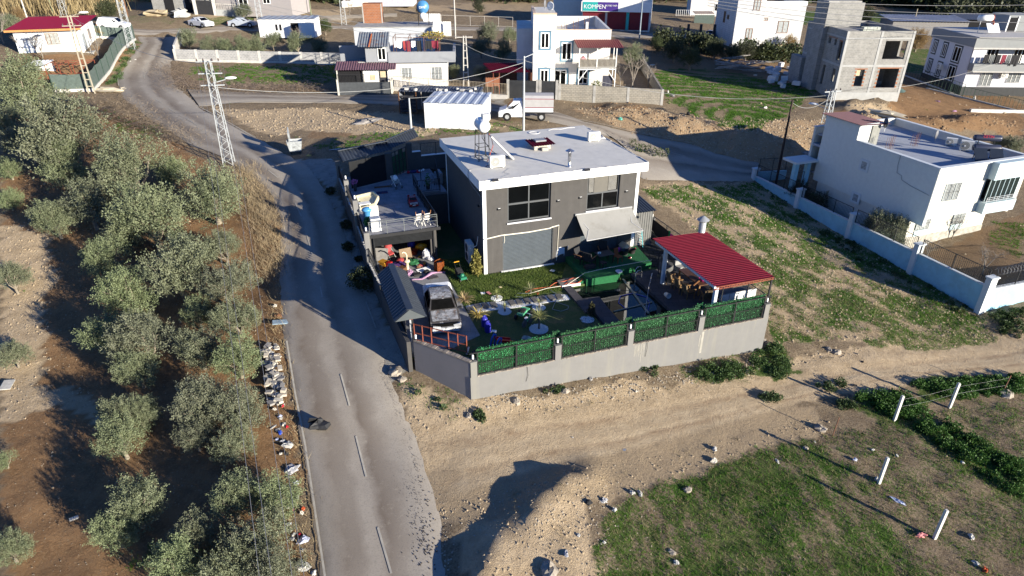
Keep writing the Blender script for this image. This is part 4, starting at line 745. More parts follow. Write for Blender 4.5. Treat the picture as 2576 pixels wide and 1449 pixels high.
# ---------------- vehicles ----------------
def vehicle(name,label,cat,loc,rz,st,W,zs,belt,paint,glass,wheels,wr=.31,group=None,roofm=None,hoodm=None,win=None,wsi=None,rgi=None,hoodi=None,roofi=None,lights=True):
    """st: stations (y,z,half width of the roof line) from nose to tail; W half width at belt, zs sill height, belt(y) height of the belt line"""
    t_=thing(name,label,cat,loc,rz,group); n=len(st); vs=[];fs=[]
    for y,z,hw in st:
        zb=min(z,belt(y))-.001; wb=W if z>belt(y)-.25 else hw
        vs+=[(-W*.97,y,zs),(-wb,y,zb),(-hw,y,z),(hw,y,z),(wb,y,zb),(W*.97,y,zs)]
    for i in range(n-1):
        for k in range(5): fs.append((i*6+k,i*6+k+1,(i+1)*6+k+1,(i+1)*6+k))
    fs+=[tuple(range(6))[::-1],tuple(range((n-1)*6,n*6))]; fs+=[(i*6+5,i*6,(i+1)*6,(i+1)*6+5) for i in range(n-1)]
    b=MB(); b.add(vs,fs); build('body',b,paint,t_)
    def strip_(nm,i0,i1,m_,inx=.92,iny=.06,off=.012):
        b=MB()
        for i in range(i0,i1):
            y0,z0,h0=st[i];y1,z1,h1=st[i+1]; a=iny if i==i0 else 0; c_=iny if i==i1-1 else 0; L=lambda f:(y0+(y1-y0)*f,z0+(z1-z0)*f,(h0+(h1-h0)*f)*inx); p=L(a);q=L(1-c_); d=Vector((0,-(z1-z0),(y1-y0))).normalized()*off
            if d.z<0: d=-d
            b.quad((-p[2],p[0]+d.y,p[1]+d.z),(p[2],p[0]+d.y,p[1]+d.z),(q[2],q[0]+d.y,q[1]+d.z),(-q[2],q[0]+d.y,q[1]+d.z))
        return build(nm,b,m_,t_)
    if wsi is not None: strip_('windshield',wsi,wsi+1,glass,.9,.08)
    if rgi is not None: strip_('rear_window',rgi,rgi+1,glass,.9,.1)
    if hoodi: strip_('hood',*hoodi,hoodm,.97,.02)
    if roofi: strip_('roof',*roofi,roofm,.98,.01)
    for y0,y1,z0,z1 in (win or []):
        for s in (-1,1):
            def hwz(y,z):
                for i in range(n-1):
                    if st[i][0]<=y<=st[i+1][0]:
                        f=(y-st[i][0])/(st[i+1][0]-st[i][0]+1e-9); zt_=st[i][1]+(st[i+1][1]-st[i][1])*f; h=st[i][2]+(st[i+1][2]-st[i][2])*f; zb=belt(y); g=min(1,max(0,(z-zb)/(zt_-zb+1e-6))); return W+(h-W)*g
                return W
            b=MB(); pts=[(y0[0],z0),(y1[0],z0),(y1[1],z1),(y0[1],z1)]; b.quad(*[(s*(hwz(y,z)+.012),y,z) for y,z in pts]); build('side_window',b,glass,t_)
    for y in wheels:
        for s in (-1,1):
            wl=MB(); wl.lathe([(wr*.6,-.09),(wr,-.08),(wr,.08),(wr*.6,.09)],(s*(W-.07),y,wr),18,ax='x'); o=build('wheel',wl,M('tyre_rubber',(.02,.02,.02),.9),t_); wl=MB(); wl.lathe([(wr*.6,-.095),(wr*.2,-.1),(0,-.1)] if s<0 else [(0,.1),(wr*.2,.1),(wr*.6,.095)],(s*(W-.07),y,wr),14,ax='x'); build('rim',wl,STEEL,o)
            wl=MB(); wl.lathe([(wr*1.22,-.012),(wr*1.22,.012)],(s*(W+.0),y,wr+.02),18,ax='x'); build('wheel_arch',wl,DARK,t_)
    if lights:
        y,z,hw=st[1]
        for s in (-1,1):
            b=MB(); b.box((s*(hw-.16),st[0][0]-.0,(st[0][1]+z)/2-.02),(.3,.06,.14)); build('headlight',b,M('headlight_glass',(.5,.52,.55),.15),t_)
            b=MB(); b.box((s*(W-.1),st[-1][0]+.0,st[-1][1]+.25),(.14,.05,.3)); build('tail_light',b,M('red_lens',(.3,.01,.01),.3),t_)
    return t_
BURN=nodes('burnt_paint'); m,t,b=BURN; tc=nd(t,'TexCoord').outputs['Object']
a1=nz(2.2,6,.7);a2=nz(7,6,.75)
c=mixc(t,ramp(t,a1,[(.4,0),(.58,1)]),(.12,.122,.128),(.34,.345,.36)); c=mixc(t,ramp(t,a2,[(.52,0),(.62,.95)]),c,(.03,.026,.024)); c=mixc(t,ramp(t,nz(3.5,5),[(.56,0),(.68,.7)]),c,(.2,.11,.06)); t.links.new(c,b.inputs['Base Color']); b.inputs['Roughness'].default_value=.7
bp=nd(t,'Bump',{'Height':a2,'Strength':.4,'Distance':.04}); t.links.new(bp.outputs[0],b.inputs['Normal']); BURN=m
SCORCH=nodes('scorched_white'); m,t,b=SCORCH; tc=nd(t,'TexCoord').outputs['Object']; s_=nd(t,'SeparateXYZ',{0:tc}); a1=nz(2.5,6,.7)
e=nd(t,'Math',{0:nd(t,'MapRange',{0:s_.outputs[1],1:2.5,2:-.4,3:0,4:1}).outputs[0],1:nd(t,'Math',{0:a1,1:.5},operation='SUBTRACT').outputs[0]},operation='ADD').outputs[0]
c=mixc(t,ramp(t,e,[(.3,0),(.6,1)]),(.72,.73,.74),(.05,.045,.042)); c=mixc(t,ramp(t,nz(5),[(.55,0),(.68,.8)]),c,(.33,.33,.33)); t.links.new(c,b.inputs['Base Color']); b.inputs['Roughness'].default_value=.5; SCORCH=m
VOID=M('burnt_void',(.006,.006,.006),1,.3,spec=0)
cst=[(-2.27,.42,.74),(-2.2,.7,.7),(-1.95,.8,.76),(-1.05,.98,.78),(-.35,1.38,.64),(.2,1.46,.62),(1.0,1.42,.6),(1.62,1.12,.66),(2.1,1.14,.7),(2.25,1.0,.7),(2.27,.4,.78)]
car=vehicle('burnt_car','burnt out white saloon with scorched bonnet and missing glass on the driveway','car',(*xy(-4.02,-4.4),.03),YAW-R(6.5),cst,.87,.22,lambda y:.93,SCORCH,VOID,(-1.38,1.35),.3,None,BURN,BURN,[((-.95,-.35),(.02,.02),.97,1.33),((.1,.1),(1.25,1.0),.97,1.33)],3,6,(2,3),(4,6),False)
b=MB(); b.prism([(-.8,-2.35),(.8,-2.35),(.72,-2.24),(-.72,-2.24)],.28,.55); b.box((-.55,-2.3,.62),(.45,.12,.1),.1,0,.25); b.box((.62,-2.28,.66),(.4,.14,.16),-.25,0,-.3); build('bumper',b,M('sooty_white',(.4,.41,.43),.6,.3,5,stain=(.04,.04,.04),ssc=3,samt=.9),car)
b=MB(); b.bb(-.26,.26,-2.37,-2.352,.36,.47); pl_=build('number_plate',b,WHITE,car); b=MB(); b.bb(-.26,-.22,-2.374,-2.371,.36,.47); build('plate_band',b,M('plate_blue',(.02,.05,.3)),pl_); text('lettering','01',car,(-.2,-2.374,.375),.1,BLACK,(PI/2,0,0))
b=MB(); b.bb(-.72,.72,-2.25,-2.2,.58,.78); build('engine_gap',b,VOID,car)
b=MB(); b.box((.98,-.95,1.0),(.2,.12,.12)); build('mirror',b,DARK,car)
# ---------------- plants of the garden ----------------
def rosette(n,L,wd,seed,rise=1.0,droop=.6,z0=0,r0=.03):
    g=random.Random(seed); vs=[];fs=[]
    for i in range(n):
        a=g.uniform(0,2*PI); e=math.asin(min(1,g.uniform(.02,1)**.8*.98)); l=L*g.uniform(.75,1.1); d=Vector((math.cos(a)*math.cos(e),math.sin(a)*math.cos(e),math.sin(e)*rise)); s=Vector((-math.sin(a),math.cos(a),0)); p=Vector((math.cos(a)*r0,math.sin(a)*r0,z0)); k=5; o=len(vs)
        for j in range(k+1):
            f=j/k; q=p+d*l*f+Vector((0,0,-droop*l*f*f*(1-e/1.7)*.8)); ww=wd*(1-f)**.7*(.6+.8*f if f<.4 else 1); vs+=[q-s*ww,q+s*ww]
        fs+=[(o+2*j,o+2*j+1,o+2*j+3,o+2*j+2) for j in range(k)]
    return vs,fs
YUC=Mleaf('yucca_leaf',(.12,.16,.05),(.33,.33,.13),.15,3); CYC=Mleaf('dry_cycad_leaf',(.3,.2,.08),(.4,.3,.12),.1,3)
def yucca(label,u,v,h,L,n,seed,ring=.42):
    t_=cthing('yucca_plant',label,'plant',u,v,0,0,'spiky plants of the yard'); b=MB(); b.tube([(0,0,0),(.02,0,h*.5),(0,.02,h)],[.06,.05,.05],7); build('trunk',b,M('yucca_stem',(.13,.11,.09),.9,.3,8),t_)
    b=MB(); b.add(*rosette(n,L,.02,seed,1,.5,h)); build('crown',b,YUC,t_)
    if ring:
        g=np.random.default_rng(seed); m_=360; a=g.uniform(0,6.283,m_); r=ring*np.sqrt(g.uniform(0,1,m_)); vs=[];fs=[]
        for x,y in zip(r*np.cos(a),r*np.sin(a)):
            s=g.uniform(.02,.04); o=len(vs); vs+=[(x-s,y-s,.03),(x+s,y-s,.03),(x+s,y+s,.03),(x-s,y+s,.03),(x,y,.03+s*1.3)]; fs+=[(o+k,o+(k+1)%4,o+4) for k in range(4)]
        q=MB(); q.add(vs,fs); q.lathe([(ring,0),(ring,.03),(0,.03)],(0,0,0),22); build('gravel_ring',q,GRAV,t_)
yucca('small yucca in a white gravel ring beyond the stepping path beside the dry cycad',-.27,-3.45,.35,.42,34,1,.36)
yucca('pale yucca among the orange hose ends on the sunlit grass',1.97,-3.55,.3,.62,48,2,0)
yucca('small yucca in a white gravel ring near the blue jugs and the path',-.32,-5.2,.4,.42,34,3,.4)
yucca('small yucca in a white gravel ring near the looped hose by the path',1.82,-5.4,.4,.4,34,4,.4)
yucca('tall yucca with a bare stem in the largest white gravel ring',.91,-7.72,.85,.72,80,5,.56)
for u,v,s,lab in ((-2.27,-3.1,5,'dry yellowed cycad on the lawn edge beside the burnt car'),(-1.97,-5.1,6,'dry yellowed cycad beside the start of the gravel path')):
    t_=cthing('cycad_plant',lab,'plant',u,v,0,0,'spiky plants of the yard'); b=MB(); b.add(*rosette(46,.85,.045,s,.8,.7,.1,.05)); build('crown',b,CYC,t_); b=MB(); b.lathe([(.12,0),(.1,.15),(0,.2)],(0,0,0),8); build('trunk',b,M('cycad_stump',(.08,.06,.04)),t_)
def leafball(n,rx,rz,L,seed,cone=0,zc=None,wd=.4):
    """many small leaves through a bush-shaped volume"""
    g=np.random.default_rng(seed); q=g.normal(size=(n,3)); q/=np.linalg.norm(q,axis=1)[:,None]; r=g.uniform(.25,1,n)**.4; nb=1+.25*np.sin(q[:,0]*5+seed)*np.cos(q[:,1]*6)+.18*np.sin(q[:,2]*9+q[:,0]*4)
    P=q*(r*nb)[:,None]*np.array([rx,rx,rz]); 
    if cone: f=1-cone*np.clip((P[:,2]/rz+1)/2,0,1); P[:,0]*=f;P[:,1]*=f
    P[:,2]+=zc if zc is not None else rz*1.02
    d=q+g.normal(size=(n,3))*.6; d[:,2]+=.5; d/=np.linalg.norm(d,axis=1)[:,None]; s=np.cross(d,g.normal(size=(n,3))); s/=np.linalg.norm(s,axis=1)[:,None]; l=L*g.uniform(.7,1.3,n)[:,None]; w_=l*wd
    return np.stack([P,P+d*l*.5+s*w_,P+d*l,P+d*l*.5-s*w_],1).reshape(-1,3),np.arange(n*4).reshape(-1,4)
def bush(name,label,loc,rx,rz,mat,n=1200,L=.09,seed=1,cone=0,cat='shrub',group=None,wd=.4):
    t_=thing(name,label,cat,loc,0,group); build('foliage',leafball(n,rx,rz,L,seed,cone,None,wd),mat,t_); b=MB(); b.tube([(0,0,-.1),(0,0,rz)],[.05,.02],5); build('stem',b,TRUNK,t_); return t_
bush('conifer_shrub','yellow green conical shrub at the white corner of the grey house',(*xy(-.55,.1),0),.42,.85,Mleaf('golden_conifer',(.14,.15,.02),(.3,.28,.04),.2,3),2600,.1,4,.55)
bush('conifer_shrub','small dark juniper in a white gravel ring beside the pool coping',(*xy(4.4,-7.4),0),.28,.45,Mleaf('dark_juniper',(.025,.03,.012),(.06,.06,.025),.1,4),900,.07,5,.5)
build('white_gravel',gravel('g',[[(4.0+.42*math.cos(a*.5),-7.7+.42*math.sin(a*.5)) for a in range(13)]],330,9),GRAV,kind='stuff')
# sunlit grass blades of the lawn
def blades(n,polys,seed,h=(.05,.13),w_=.012,wz=None):
    g=np.random.default_rng(seed); out=[]
    for P in polys:
        A=np.array(P); q=g.uniform(A.min(0),A.max(0),(n*2,2)); q=q[inpoly(q[:,0],q[:,1],P)][:n]; out.append(q)
    q=np.concatenate(out); x,y=xy(q[:,0],q[:,1]); n=len(q); z=np.zeros(n)+.0 if wz is None else wz(x,y); a=g.uniform(0,6.28,n); hh=g.uniform(*h,n); l=g.normal(size=(n,2))*.35*hh[:,None]
    p0=np.stack([x-np.cos(a)*w_,y-np.sin(a)*w_,z],1); p1=np.stack([x+np.cos(a)*w_,y+np.sin(a)*w_,z],1); p2=np.stack([x+l[:,0],y+l[:,1],z+hh],1)
    return np.stack([p0,p1,p2],1).reshape(-1,3),np.arange(n*3).reshape(-1,3)
GRASSM=Mleaf('grass_blade',(.04,.09,.015),(.13,.17,.04),.3,.6)
build('lawn_grass',blades(26000,[[(-2.4,3),(-2.4,-3.7),(4.1,-3.9),(4.1,-3.3),(5.8,-.3),(-.1,-.2),(-.1,3)]],6),GRASSM,kind='stuff')
# ---------------- pool side: turf platform and its furniture ----------------
TURF=M('green_turf',(.012,.10,.035),.95,.2,6,.5,60)
o=MB(); o.prism([xy(*p) for p in [(5.9,-.02),(5.85,-3.6),(8.1,-3.7),(8.6,-3.2),(11.1,-2.8),(11.45,-.02)]],-.3,.4)
yd=build('turf_platform',o,TURF,kind='structure')
o=MB(); o.prism([xy(*p) for p in [(5.5,-2.4),(5.45,-3.4),(5.9,-3.4),(5.9,-2.4)]],-.1,.2); build('turf_step',o,TURF,kind='structure')
o=MB(); o.prism([xy(*p) for p in [(11.5,-.1),(11.2,-2.8),(14.2,-3.2),(14.2,3),(11.5,3)]],-.1,.03); build('slate_path',o,Mbrick('dark_slabs',(.05,.05,.052),(.035,.035,.037),(.015,.018,.012),.7,.45,.05,True),kind='structure')
BK=M('black_fabric',(.022,.022,.024),.9,.2,8); WD=M('varnished_wood',(.30,.14,.06),.5,.25,6); BAM=M('bamboo_cane',(.24,.135,.05),.55,.3,9); TOPG=M('grey_table_top',(.09,.08,.075),.5,.2,4)
def armchair(name,label,u,v,z,rz,seat=BK,arm=WD,group='armchairs on the green platform',fr=BLACK,w=.6,cat='chair'):
    t_=cthing(name,label,cat,u,v,z,rz,group); b=MB(); b.box((0,0,.42),(w,.56,.12)); build('seat',b,seat,t_); b=MB(); b.box((0,.3,.72),(w,.09,.6),0,-.25); build('backrest',b,seat,t_)
    for s in (-1,1):
        b=MB(); b.box((s*(w/2+.03),-.02,.66),(.07,.62,.035)); build('armrest',b,arm,t_)
        for y in (-.27,.27): b=MB(); b.bar((s*(w/2+.02),y,0),(s*(w/2+.02),y*.9,.64),.04); build('leg',b,fr,t_)
    return t_
armchair('armchair','dark armchair with wooden arms against the house wall on the green platform',6.45,-1.2,.4,.5)
armchair('armchair','dark armchair with wooden arms turned toward the shuttered door, next to the stool',6.9,-1.75,.4,2.2)
armchair('armchair','dark armchair with wooden arms beyond the square table under the awning',8.35,-.85,.4,-.3)
def table(name,label,u,v,z,rz,w,d,h,top,leg,group=None,th=.04,lw=.05,cat='table'):
    t_=cthing(name,label,cat,u,v,z,rz,group); b=MB(); b.bb(-w/2,w/2,-d/2,d/2,h-th,h); build('tabletop',b,top,t_)
    for x in (-1,1):
        for y in (-1,1): b=MB(); b.bar((x*(w/2-.08),y*(d/2-.08),0),(x*(w/2-.06),y*(d/2-.06),h-th),lw); build('leg',b,leg,t_)
    return t_
table('patio_table','grey topped square table on the green platform with a small white radio on it',8.0,-1.75,.4,.05,1.15,.75,.72,TOPG,BLACK)
t_=cthing('radio','small white and green radio standing on the square table','radio',7.62,-1.7,1.12); b=MB(); b.bb(-.1,.1,-.06,.06,0,.1); build('casing',b,PIPE,t_); b=MB(); b.bb(-.06,.06,-.066,-.06,.02,.08); build('dial',b,M('mint_plastic',(.1,.35,.28)),t_)
table('stool','small black stool in front of the square table on the green platform',7.55,-2.5,.4,.2,.42,.42,.45,BK,BLACK,cat='stool')
t_=cthing('footstool','low brown upholstered footstool at the edge of the green platform','stool',6.7,-2.25,.4,.05); b=MB(); b.box((0,0,.16),(.75,.36,.2)); build('cushion',b,M('brown_plush',(.045,.035,.03),1,.2,20,.5,60),t_); b=MB(); b.bb(-.3,.3,-.14,.14,0,.06); build('base',b,BLACK,t_)
BP=M('brown_plastic',(.19,.055,.022),.5,.15,6)
t_=cthing('plastic_chair','brown moulded plastic chair beside the square table','chair',8.95,-1.95,.4,.35); b=MB(); b.box((0,0,.42),(.46,.44,.04)); build('seat',b,BP,t_); b=MB()
for k in range(5): b.box((-.18+k*.09,.22,.68),(.06,.03,.5),0,-.12)
b.box((0,.255,.92),(.44,.035,.08),0,-.12); b.box((0,.21,.5),(.44,.03,.06)); build('backrest',b,BP,t_)
for x in (-.2,.2):
    for y in (-.19,.2): b=MB(); b.bar((x*1.1,y*1.1,0),(x,y,.42),.045); build('leg',b,BP,t_)
t_=cthing('pet_kennel','cream slatted kennel with a gabled roof by the white house corner','kennel',10.25,-.45,.4,.1); b=MB(); b.prism([(-.3,0),(.3,0),(.3,.35),(0,.55),(-.3,.35)],-.3,.3); b.v=[(x,z,y) for x,y,z in b.v]; b.f=[f[::-1] for f in b.f]; build('body',b,M('cream_slats',(.55,.5,.38),.6,.1),t_)
b=MB()
for s in (-1,1):
    for k in range(4): b.box((s*(.05+k*.085),0,.56-k*.057),(.085,.66,.02),0,0,s*.58)
build('roof',b,M('cream_slats'),t_)
def bucket(name,label,loc,r,h,mat,rz=0,cat='bucket',handle=BLACK,tilt=None,group=None):
    t_=thing(name,label,cat,loc,rz,group); b=MB(); b.lathe([(r*.78,0),(r,h),(r*1.04,h),(r*.96,h-.01),(r*.74,.02),(0,.02)],(0,0,0),16); b.lathe([(0,0),(r*.78,0)],(0,0,0),16); build('body',b,mat,t_)
    if handle: b=MB(); b.tube([(r*math.cos(a)*1.0,0,h+r*.8*math.sin(a)) for a in [PI*k/8 for k in range(9)]],.012,5); build('handle',b,handle,t_)
    if tilt: t_.rotation_euler=(tilt[0],tilt[1],rz)
    return t_
bucket('basket','dark round basket with a red handle on the green platform',(*xy(10.55,-1.0),.4),.26,.3,M('dark_basket',(.03,.025,.025)),0,'basket',M('red_paint'))
bucket('basket','black square tub beside the cream kennel',(*xy(9.95,-1.05),.4),.28,.34,M('dark_plastic'),.4,'tub',None)
b=MB(); b.ell((0,0,.16),(.2,.16,.16),9,6,0,.2); tag(build('bundle',b,M('magenta_cloth',(.5,.08,.4),.8,.3,8),loc=(*xy(9.75,-.5),.4)),'magenta bundle lying beside the cream kennel','bundle')
b=MB(); b.ell((0,0,.08),(.13,.1,.08),9,5); o=tag(build('hat',b,M('red_paint'),loc=(*xy(9.95,-1.75),.4)),'small red and white cap dropped on the green platform','cap'); b=MB(); b.ell((.1,.02,.06),(.06,.06,.05),8,5); build('brim',b,WHITE,o)
t_=cthing('drying_rack','folded white clothes airer leaning by the narrow shed','drying rack',11.75,.25,.05,.1); b=MB(); TQ=M('turquoise_plastic',(.1,.5,.55))
for x in (-.36,.36): b.bar((x,-.1,0),(x,.25,1.35),.03); b.bar((x*.9,.45,0),(x*.9,.1,1.1),.025)
build('frame',b,TQ,t_); b=MB()
for k in range(9): z=.3+k*.115; b.bar((-.36,-.1+z*.26,z),(.36,-.1+z*.26,z),.014)
build('rod',b,WHITE,t_); b=MB(); b.bb(-.36,.36,.22,.26,1.28,1.38); build('top_bar',b,TQ,t_)
t_=cthing('shed','narrow grey metal shed behind the awning end of the house','shed',11.45,.6,0); b=MB(); b.corr((0,0,0),(1.5,0,0),(0,0,2.7),.2,.03,0,'trap'); b.bb(0,1.5,.05,2.2,0,2.7); build('wall',b,M('weathered_grey_sheet',(.13,.13,.125),.7,.15,3),t_); b=MB(); b.corr((-.1,-.25,2.74),(1.75,0,0),(0,2.6,.25),.22,.04,0,'tile'); build('roof',b,SLATE,t_)
# laundry along the side wall
def cloth(name,label,p,q,drop,mat,cat='laundry',group=None,thick=.02,wav=.05,seed=0):
    p=Vector(p);q=Vector(q);n=10;k=5;vs=[];g=random.Random(seed); d=(q-p).normalized(); s=Vector((-d.y,d.x,0))
    o0=p.copy()
    for i in range(n+1):
        for j in range(k+1): f=i/n;h=j/k; vs.append(p+(q-p)*f-o0+Vector((0,0,-drop*h*(1-.12*math.sin(f*7+seed)*h)))+s*wav*h*math.sin(f*17+seed*2))
    b=MB(); b.add(vs,[(i*(k+1)+j,i*(k+1)+j+1,(i+1)*(k+1)+j+1,(i+1)*(k+1)+j) for i in range(n) for j in range(k)],0,True); vs=[v+s*thick for v in vs]; b.add(vs,[(i*(k+1)+j,(i+1)*(k+1)+j,(i+1)*(k+1)+j+1,i*(k+1)+j+1) for i in range(n) for j in range(k)],0,True)
    o=build(name,b,mat,loc=o0); return tag(o,label,cat,group)
cloth('blanket','dark blanket hung over the side railing beyond the pergola',(*xy(14.15,2.7),1.15),(*xy(14.15,.2),1.05),.95,M('black_fabric'),seed=2)
cloth('blanket','magenta and white patterned cover hung over the side railing near the flue',(*xy(14.1,-.1),1.05),(*xy(14.1,-1.9),1.0),.6,M('magenta_pattern',(.55,.03,.22),.85,.3,5,stain=(.8,.75,.75),ssc=5,samt=1),seed=4)
cloth('towel','small green towel hanging beside the dark blanket on the railing',(*xy(14.12,.15),1.15),(*xy(14.12,-.1),1.15),.5,M('green_cloth',(.02,.25,.08),.9),seed=7)
# ---------------- pergola ----------------
t_=cthing('pergola','pergola with a burgundy corrugated roof and white posts beside the pool','pergola')
b=MB(); r=[Vector(p) for p in ((10.35,-3.8,2.7),(14.65,-4.15,2.55),(14.5,-10.65,2.52),(10.35,-10.75,2.66))]
b.corr(r[3],r[0]-r[3],r[2]-r[3],.21,.045,0,'trap'); build('roof',b,BURG,t_)
WS=M('white_steel',(.5,.55,.6),.45,.06)
b=MB(); b.bar((10.42,-4.1,2.58),(10.42,-10.65,2.55),.12,.16); build('beam',b,WS,t_)
for (u,v,m_,w_) in ((10.5,-5.25,WS,.2),(10.62,-10.5,WS,.2),(14.45,-10.5,BLACK,.09),(14.45,-4.4,BLACK,.1)): b=MB(); b.bar((u,v,.1),(u,v,2.52),w_); build('post',b,m_,t_)
b=MB(); b.bar((10.4,-10.6,2.38),(14.5,-10.6,2.38),.05); b.bar((10.4,-10.6,2.52),(14.5,-10.6,2.5),.05)
for k in range(12): b.bar((10.5+k*.33,-10.6,2.39),(10.67+k*.33,-10.6,2.5),.03); b.bar((10.67+k*.33,-10.6,2.5),(10.83+k*.33,-10.6,2.39),.03)
build('truss',b,RUST,t_); b=MB(); b.bar((14.5,-4.4,2.45),(14.5,-10.6,2.45),.08); build('truss',b,BLACK,t_)
for u in (11.0,12.75): b=MB(); b.bar((u,-10.62,.1),(u,-10.62,2.4),.045); build('brace',b,BLACK,t_)
t_=cthing('barbecue_flue','thick grey flue with a wide conical cap rising behind the pergola roof','chimney',14.15,-3.65,0); b=MB(); b.lathe([(.24,.0),(.24,3.3),(.2,3.32)],(0,0,0),18); build('flue',b,M('grey_flue',(.33,.34,.35),.5,.1,metal=.3),t_); b=MB(); b.lathe([(.42,3.45),(.1,3.7),(0,3.72)],(0,0,0),20)
for a in (0,2.1,4.2): b.bar((.2*math.cos(a),.2*math.sin(a),3.28),(.25*math.cos(a),.25*math.sin(a),3.5),.02)
build('cap',b,M('grey_flue'),t_)
for i,(u,v,rz,lab) in enumerate([(10.95,-5.75,PI/2,'cane armchair at the table corner by the hanging chair'),(11.0,-6.6,PI/2,'cane armchair along the pool side of the table, second from the hanging chair'),(11.05,-7.4,PI/2,'cane armchair along the pool side of the table, third from the hanging chair'),(11.75,-8.35,PI*.9,'cane armchair at the table end facing the green hedge'),(13.3,-6.6,-PI/2,'cane armchair on the far side of the table under the pergola')]):
    armchair('cane_armchair',lab,u,v,.1,rz,M('woven_cane',(.13,.09,.05),.8,.4,14),BAM,'cane armchairs around the pergola table',BAM,.55)
table('dining_table','heavy brown wooden table under the burgundy pergola',12.25,-6.3,.1,0,1.05,2.4,.76,M('dark_brown_table',(.085,.042,.024),.45,.3,4),BAM,None,.07,.09)
bucket('bowl','bright pink plastic bowl on the table under the pergola',(*xy(12.3,-6.9),.86),.2,.16,M('hot_pink',(.65,.03,.25),.4),0,'bowl',None)
b=MB(); b.box((0,0,.02),(1.2,.07,.03),.9); tag(build('plank',b,WD,loc=(*xy(11.85,-7.1),.86)),'loose wooden stick lying on the pergola table edge','stick')
t_=cthing('hanging_chair','grey egg shaped hanging chair with a patterned cushion beside the white post','chair',11.15,-4.5,.1,.5); b=MB(); b.lathe([(.5,0),(.52,.03),(0,.04)],(0,0,0),20); b.tube([(0,.45,.03),(0,.65,.9),(0,.55,1.7),(0,.25,2.0),(0,0,1.85)],.035,7); build('stand',b,M('dark_plastic'),t_)
b=MB(); b.lathe([(.05,.35),(.3,.4),(.48,.62),(.46,.95)],(0,0,0),16); 
for k in range(8): a=PI*.1+PI*.8*k/7; b.tube([(.46*math.cos(a),.46*math.sin(a),.95),(.35*math.cos(a),.4*math.sin(a),1.45),(0,.05,1.75)],.014,5)
build('basket',b,M('grey_wicker',(.1,.1,.1),.8,.3,12),t_); b=MB(); b.ell((0,-.05,.62),(.4,.36,.18),14,7); build('cushion',b,M('leopard_cushion',(.5,.48,.42),.9,.1,4,stain=(.08,.06,.05),ssc=9,samt=1),t_); 
t_=cthing('folded_trolley','white tubular folding frame leaning under the pergola roof edge','frame',11.35,-4.2,.1,.2); b=MB(); b.bar((-.1,0,.7),(-.35,.1,1.5),.07); b.bar((.1,-.05,.65),(-.1,.05,1.45),.07); build('tube',b,WHITE,t_); b=MB(); b.bar((-.35,.1,0),(-.35,.1,1.5),.04); b.bar((-.1,.05,0),(-.1,.05,1.45),.04); build('leg',b,BLACK,t_)
t_=cthing('counter_screen','white four panel counter screen behind the hedge under the pergola','counter',13.2,-9.4,.1); b=MB(); b.bb(-1.3,1.3,.05,.9,.7,.78); build('counter_top',b,M('dark_top',(.06,.06,.065),.4),t_); b=MB()
for k in range(4): b=MB(); b.bb(-1.28+k*.645,-.68+k*.645,-.02,.0,.42,1.0); build('panel',b,WHITE,t_)
b=MB()
for k in range(5): b.bar((-1.3+k*.645,0,.0),(-1.3+k*.645,0,1.05),.045)
b.bar((-1.32,0,1.03),(1.32,0,1.03),.04); build('panel_frame',b,M('grey_frame'),t_)
t_=cthing('low_couch','pale cushioned bench in the shade at the back of the pergola','bench',12.9,-4.1,.1); b=MB(); b.box((0,0,.25),(1.3,.5,.3)); build('seat',b,M('pale_cushion',(.3,.3,.3),.9),t_); b=MB(); b.box((0,.25,.5),(1.3,.12,.4)); build('backrest',b,M('pale_cushion'),t_)
bucket('steel_can','open white metal can lying on the dark deck by the pool edge',(*xy(9.75,-6.9),.3),.17,.38,M('ivory_casing'),YAW,'can',None,(1.45,.0))
t_=cthing('pool_ladder','bent chrome pool ladder rails at the deck edge','ladder',9.35,-4.35,.1); b=MB()
for x in (0,.5): b.tube([(x*.5+.1,x,0),(x*.5+.1,x,.55),(x*.5,x,.72),(x*.5-.2,x,.72),(x*.5-.33,x,.55),(x*.5-.33,x,-.6)],.025,7)
each('rail',b,M('bright_steel'),t_)
t_=cthing('pool_brush','long thin pole of a pool brush leaning across the water edge','pool brush'); b=MB(); b.tube([(10.15,-4.5,.55),(9.3,-5.6,.2),(7.6,-8.2,-.1)],.018,5); build('pole',b,M('grey_pole',(.4,.4,.42)),t_); b=MB(); b.tube([(10.15,-4.5,.55),(9.95,-4.76,.47)],.024,5); build('grip',b,WHITE,t_)
t_=cthing('pool_hose','blue vacuum hose floating in a loop on the dark pool','hose'); b=MB(); b.tube([(6.9,-7.2,-.1),(6.8,-6.3,-.1),(7.3,-5.6,-.09),(8.2,-5.5,-.09),(8.8,-6.2,-.1),(8.6,-7.0,-.1),(8.0,-7.8,-.1)],.028,6); build('tube',b,M('blue_hose',(.02,.06,.4),.4),t_)
for (p,q,lab) in (((8.6,-3.3),(7.9,-8.1),'long sun bleached plank floating lengthwise in the pool'),((6.0,-7.2),(8.8,-6.95),'yellowish stick floating across the pool')):
    b=MB(); P=Vector((*xy(*p),0)); Q=Vector((*xy(*q),0)); b.bar((0,0,0),Q-P,.13 if q[0]<8.5 else .07,.05); tag(build('plank' if q[0]<8.5 else 'stick',b,M('bleached_wood',(.3,.28,.2),.7,.2,5),loc=(P.x,P.y,-.08)),lab,'plank' if q[0]<8.5 else 'stick')
t_=cthing('cable_line','pale cable stretched low from the lawn over the turf platform to the pergola','cable'); b=MB(); b.tube([(1.9,-3.6,.05),(3.2,-3.4,.1),(4.5,-3.5,.15),(6,-3.0,.55),(7.5,-3.2,.75),(9.2,-3.4,.9),(10.4,-3.9,1.2)],.02,5); build('cable',b,M('cream_duct'),t_)
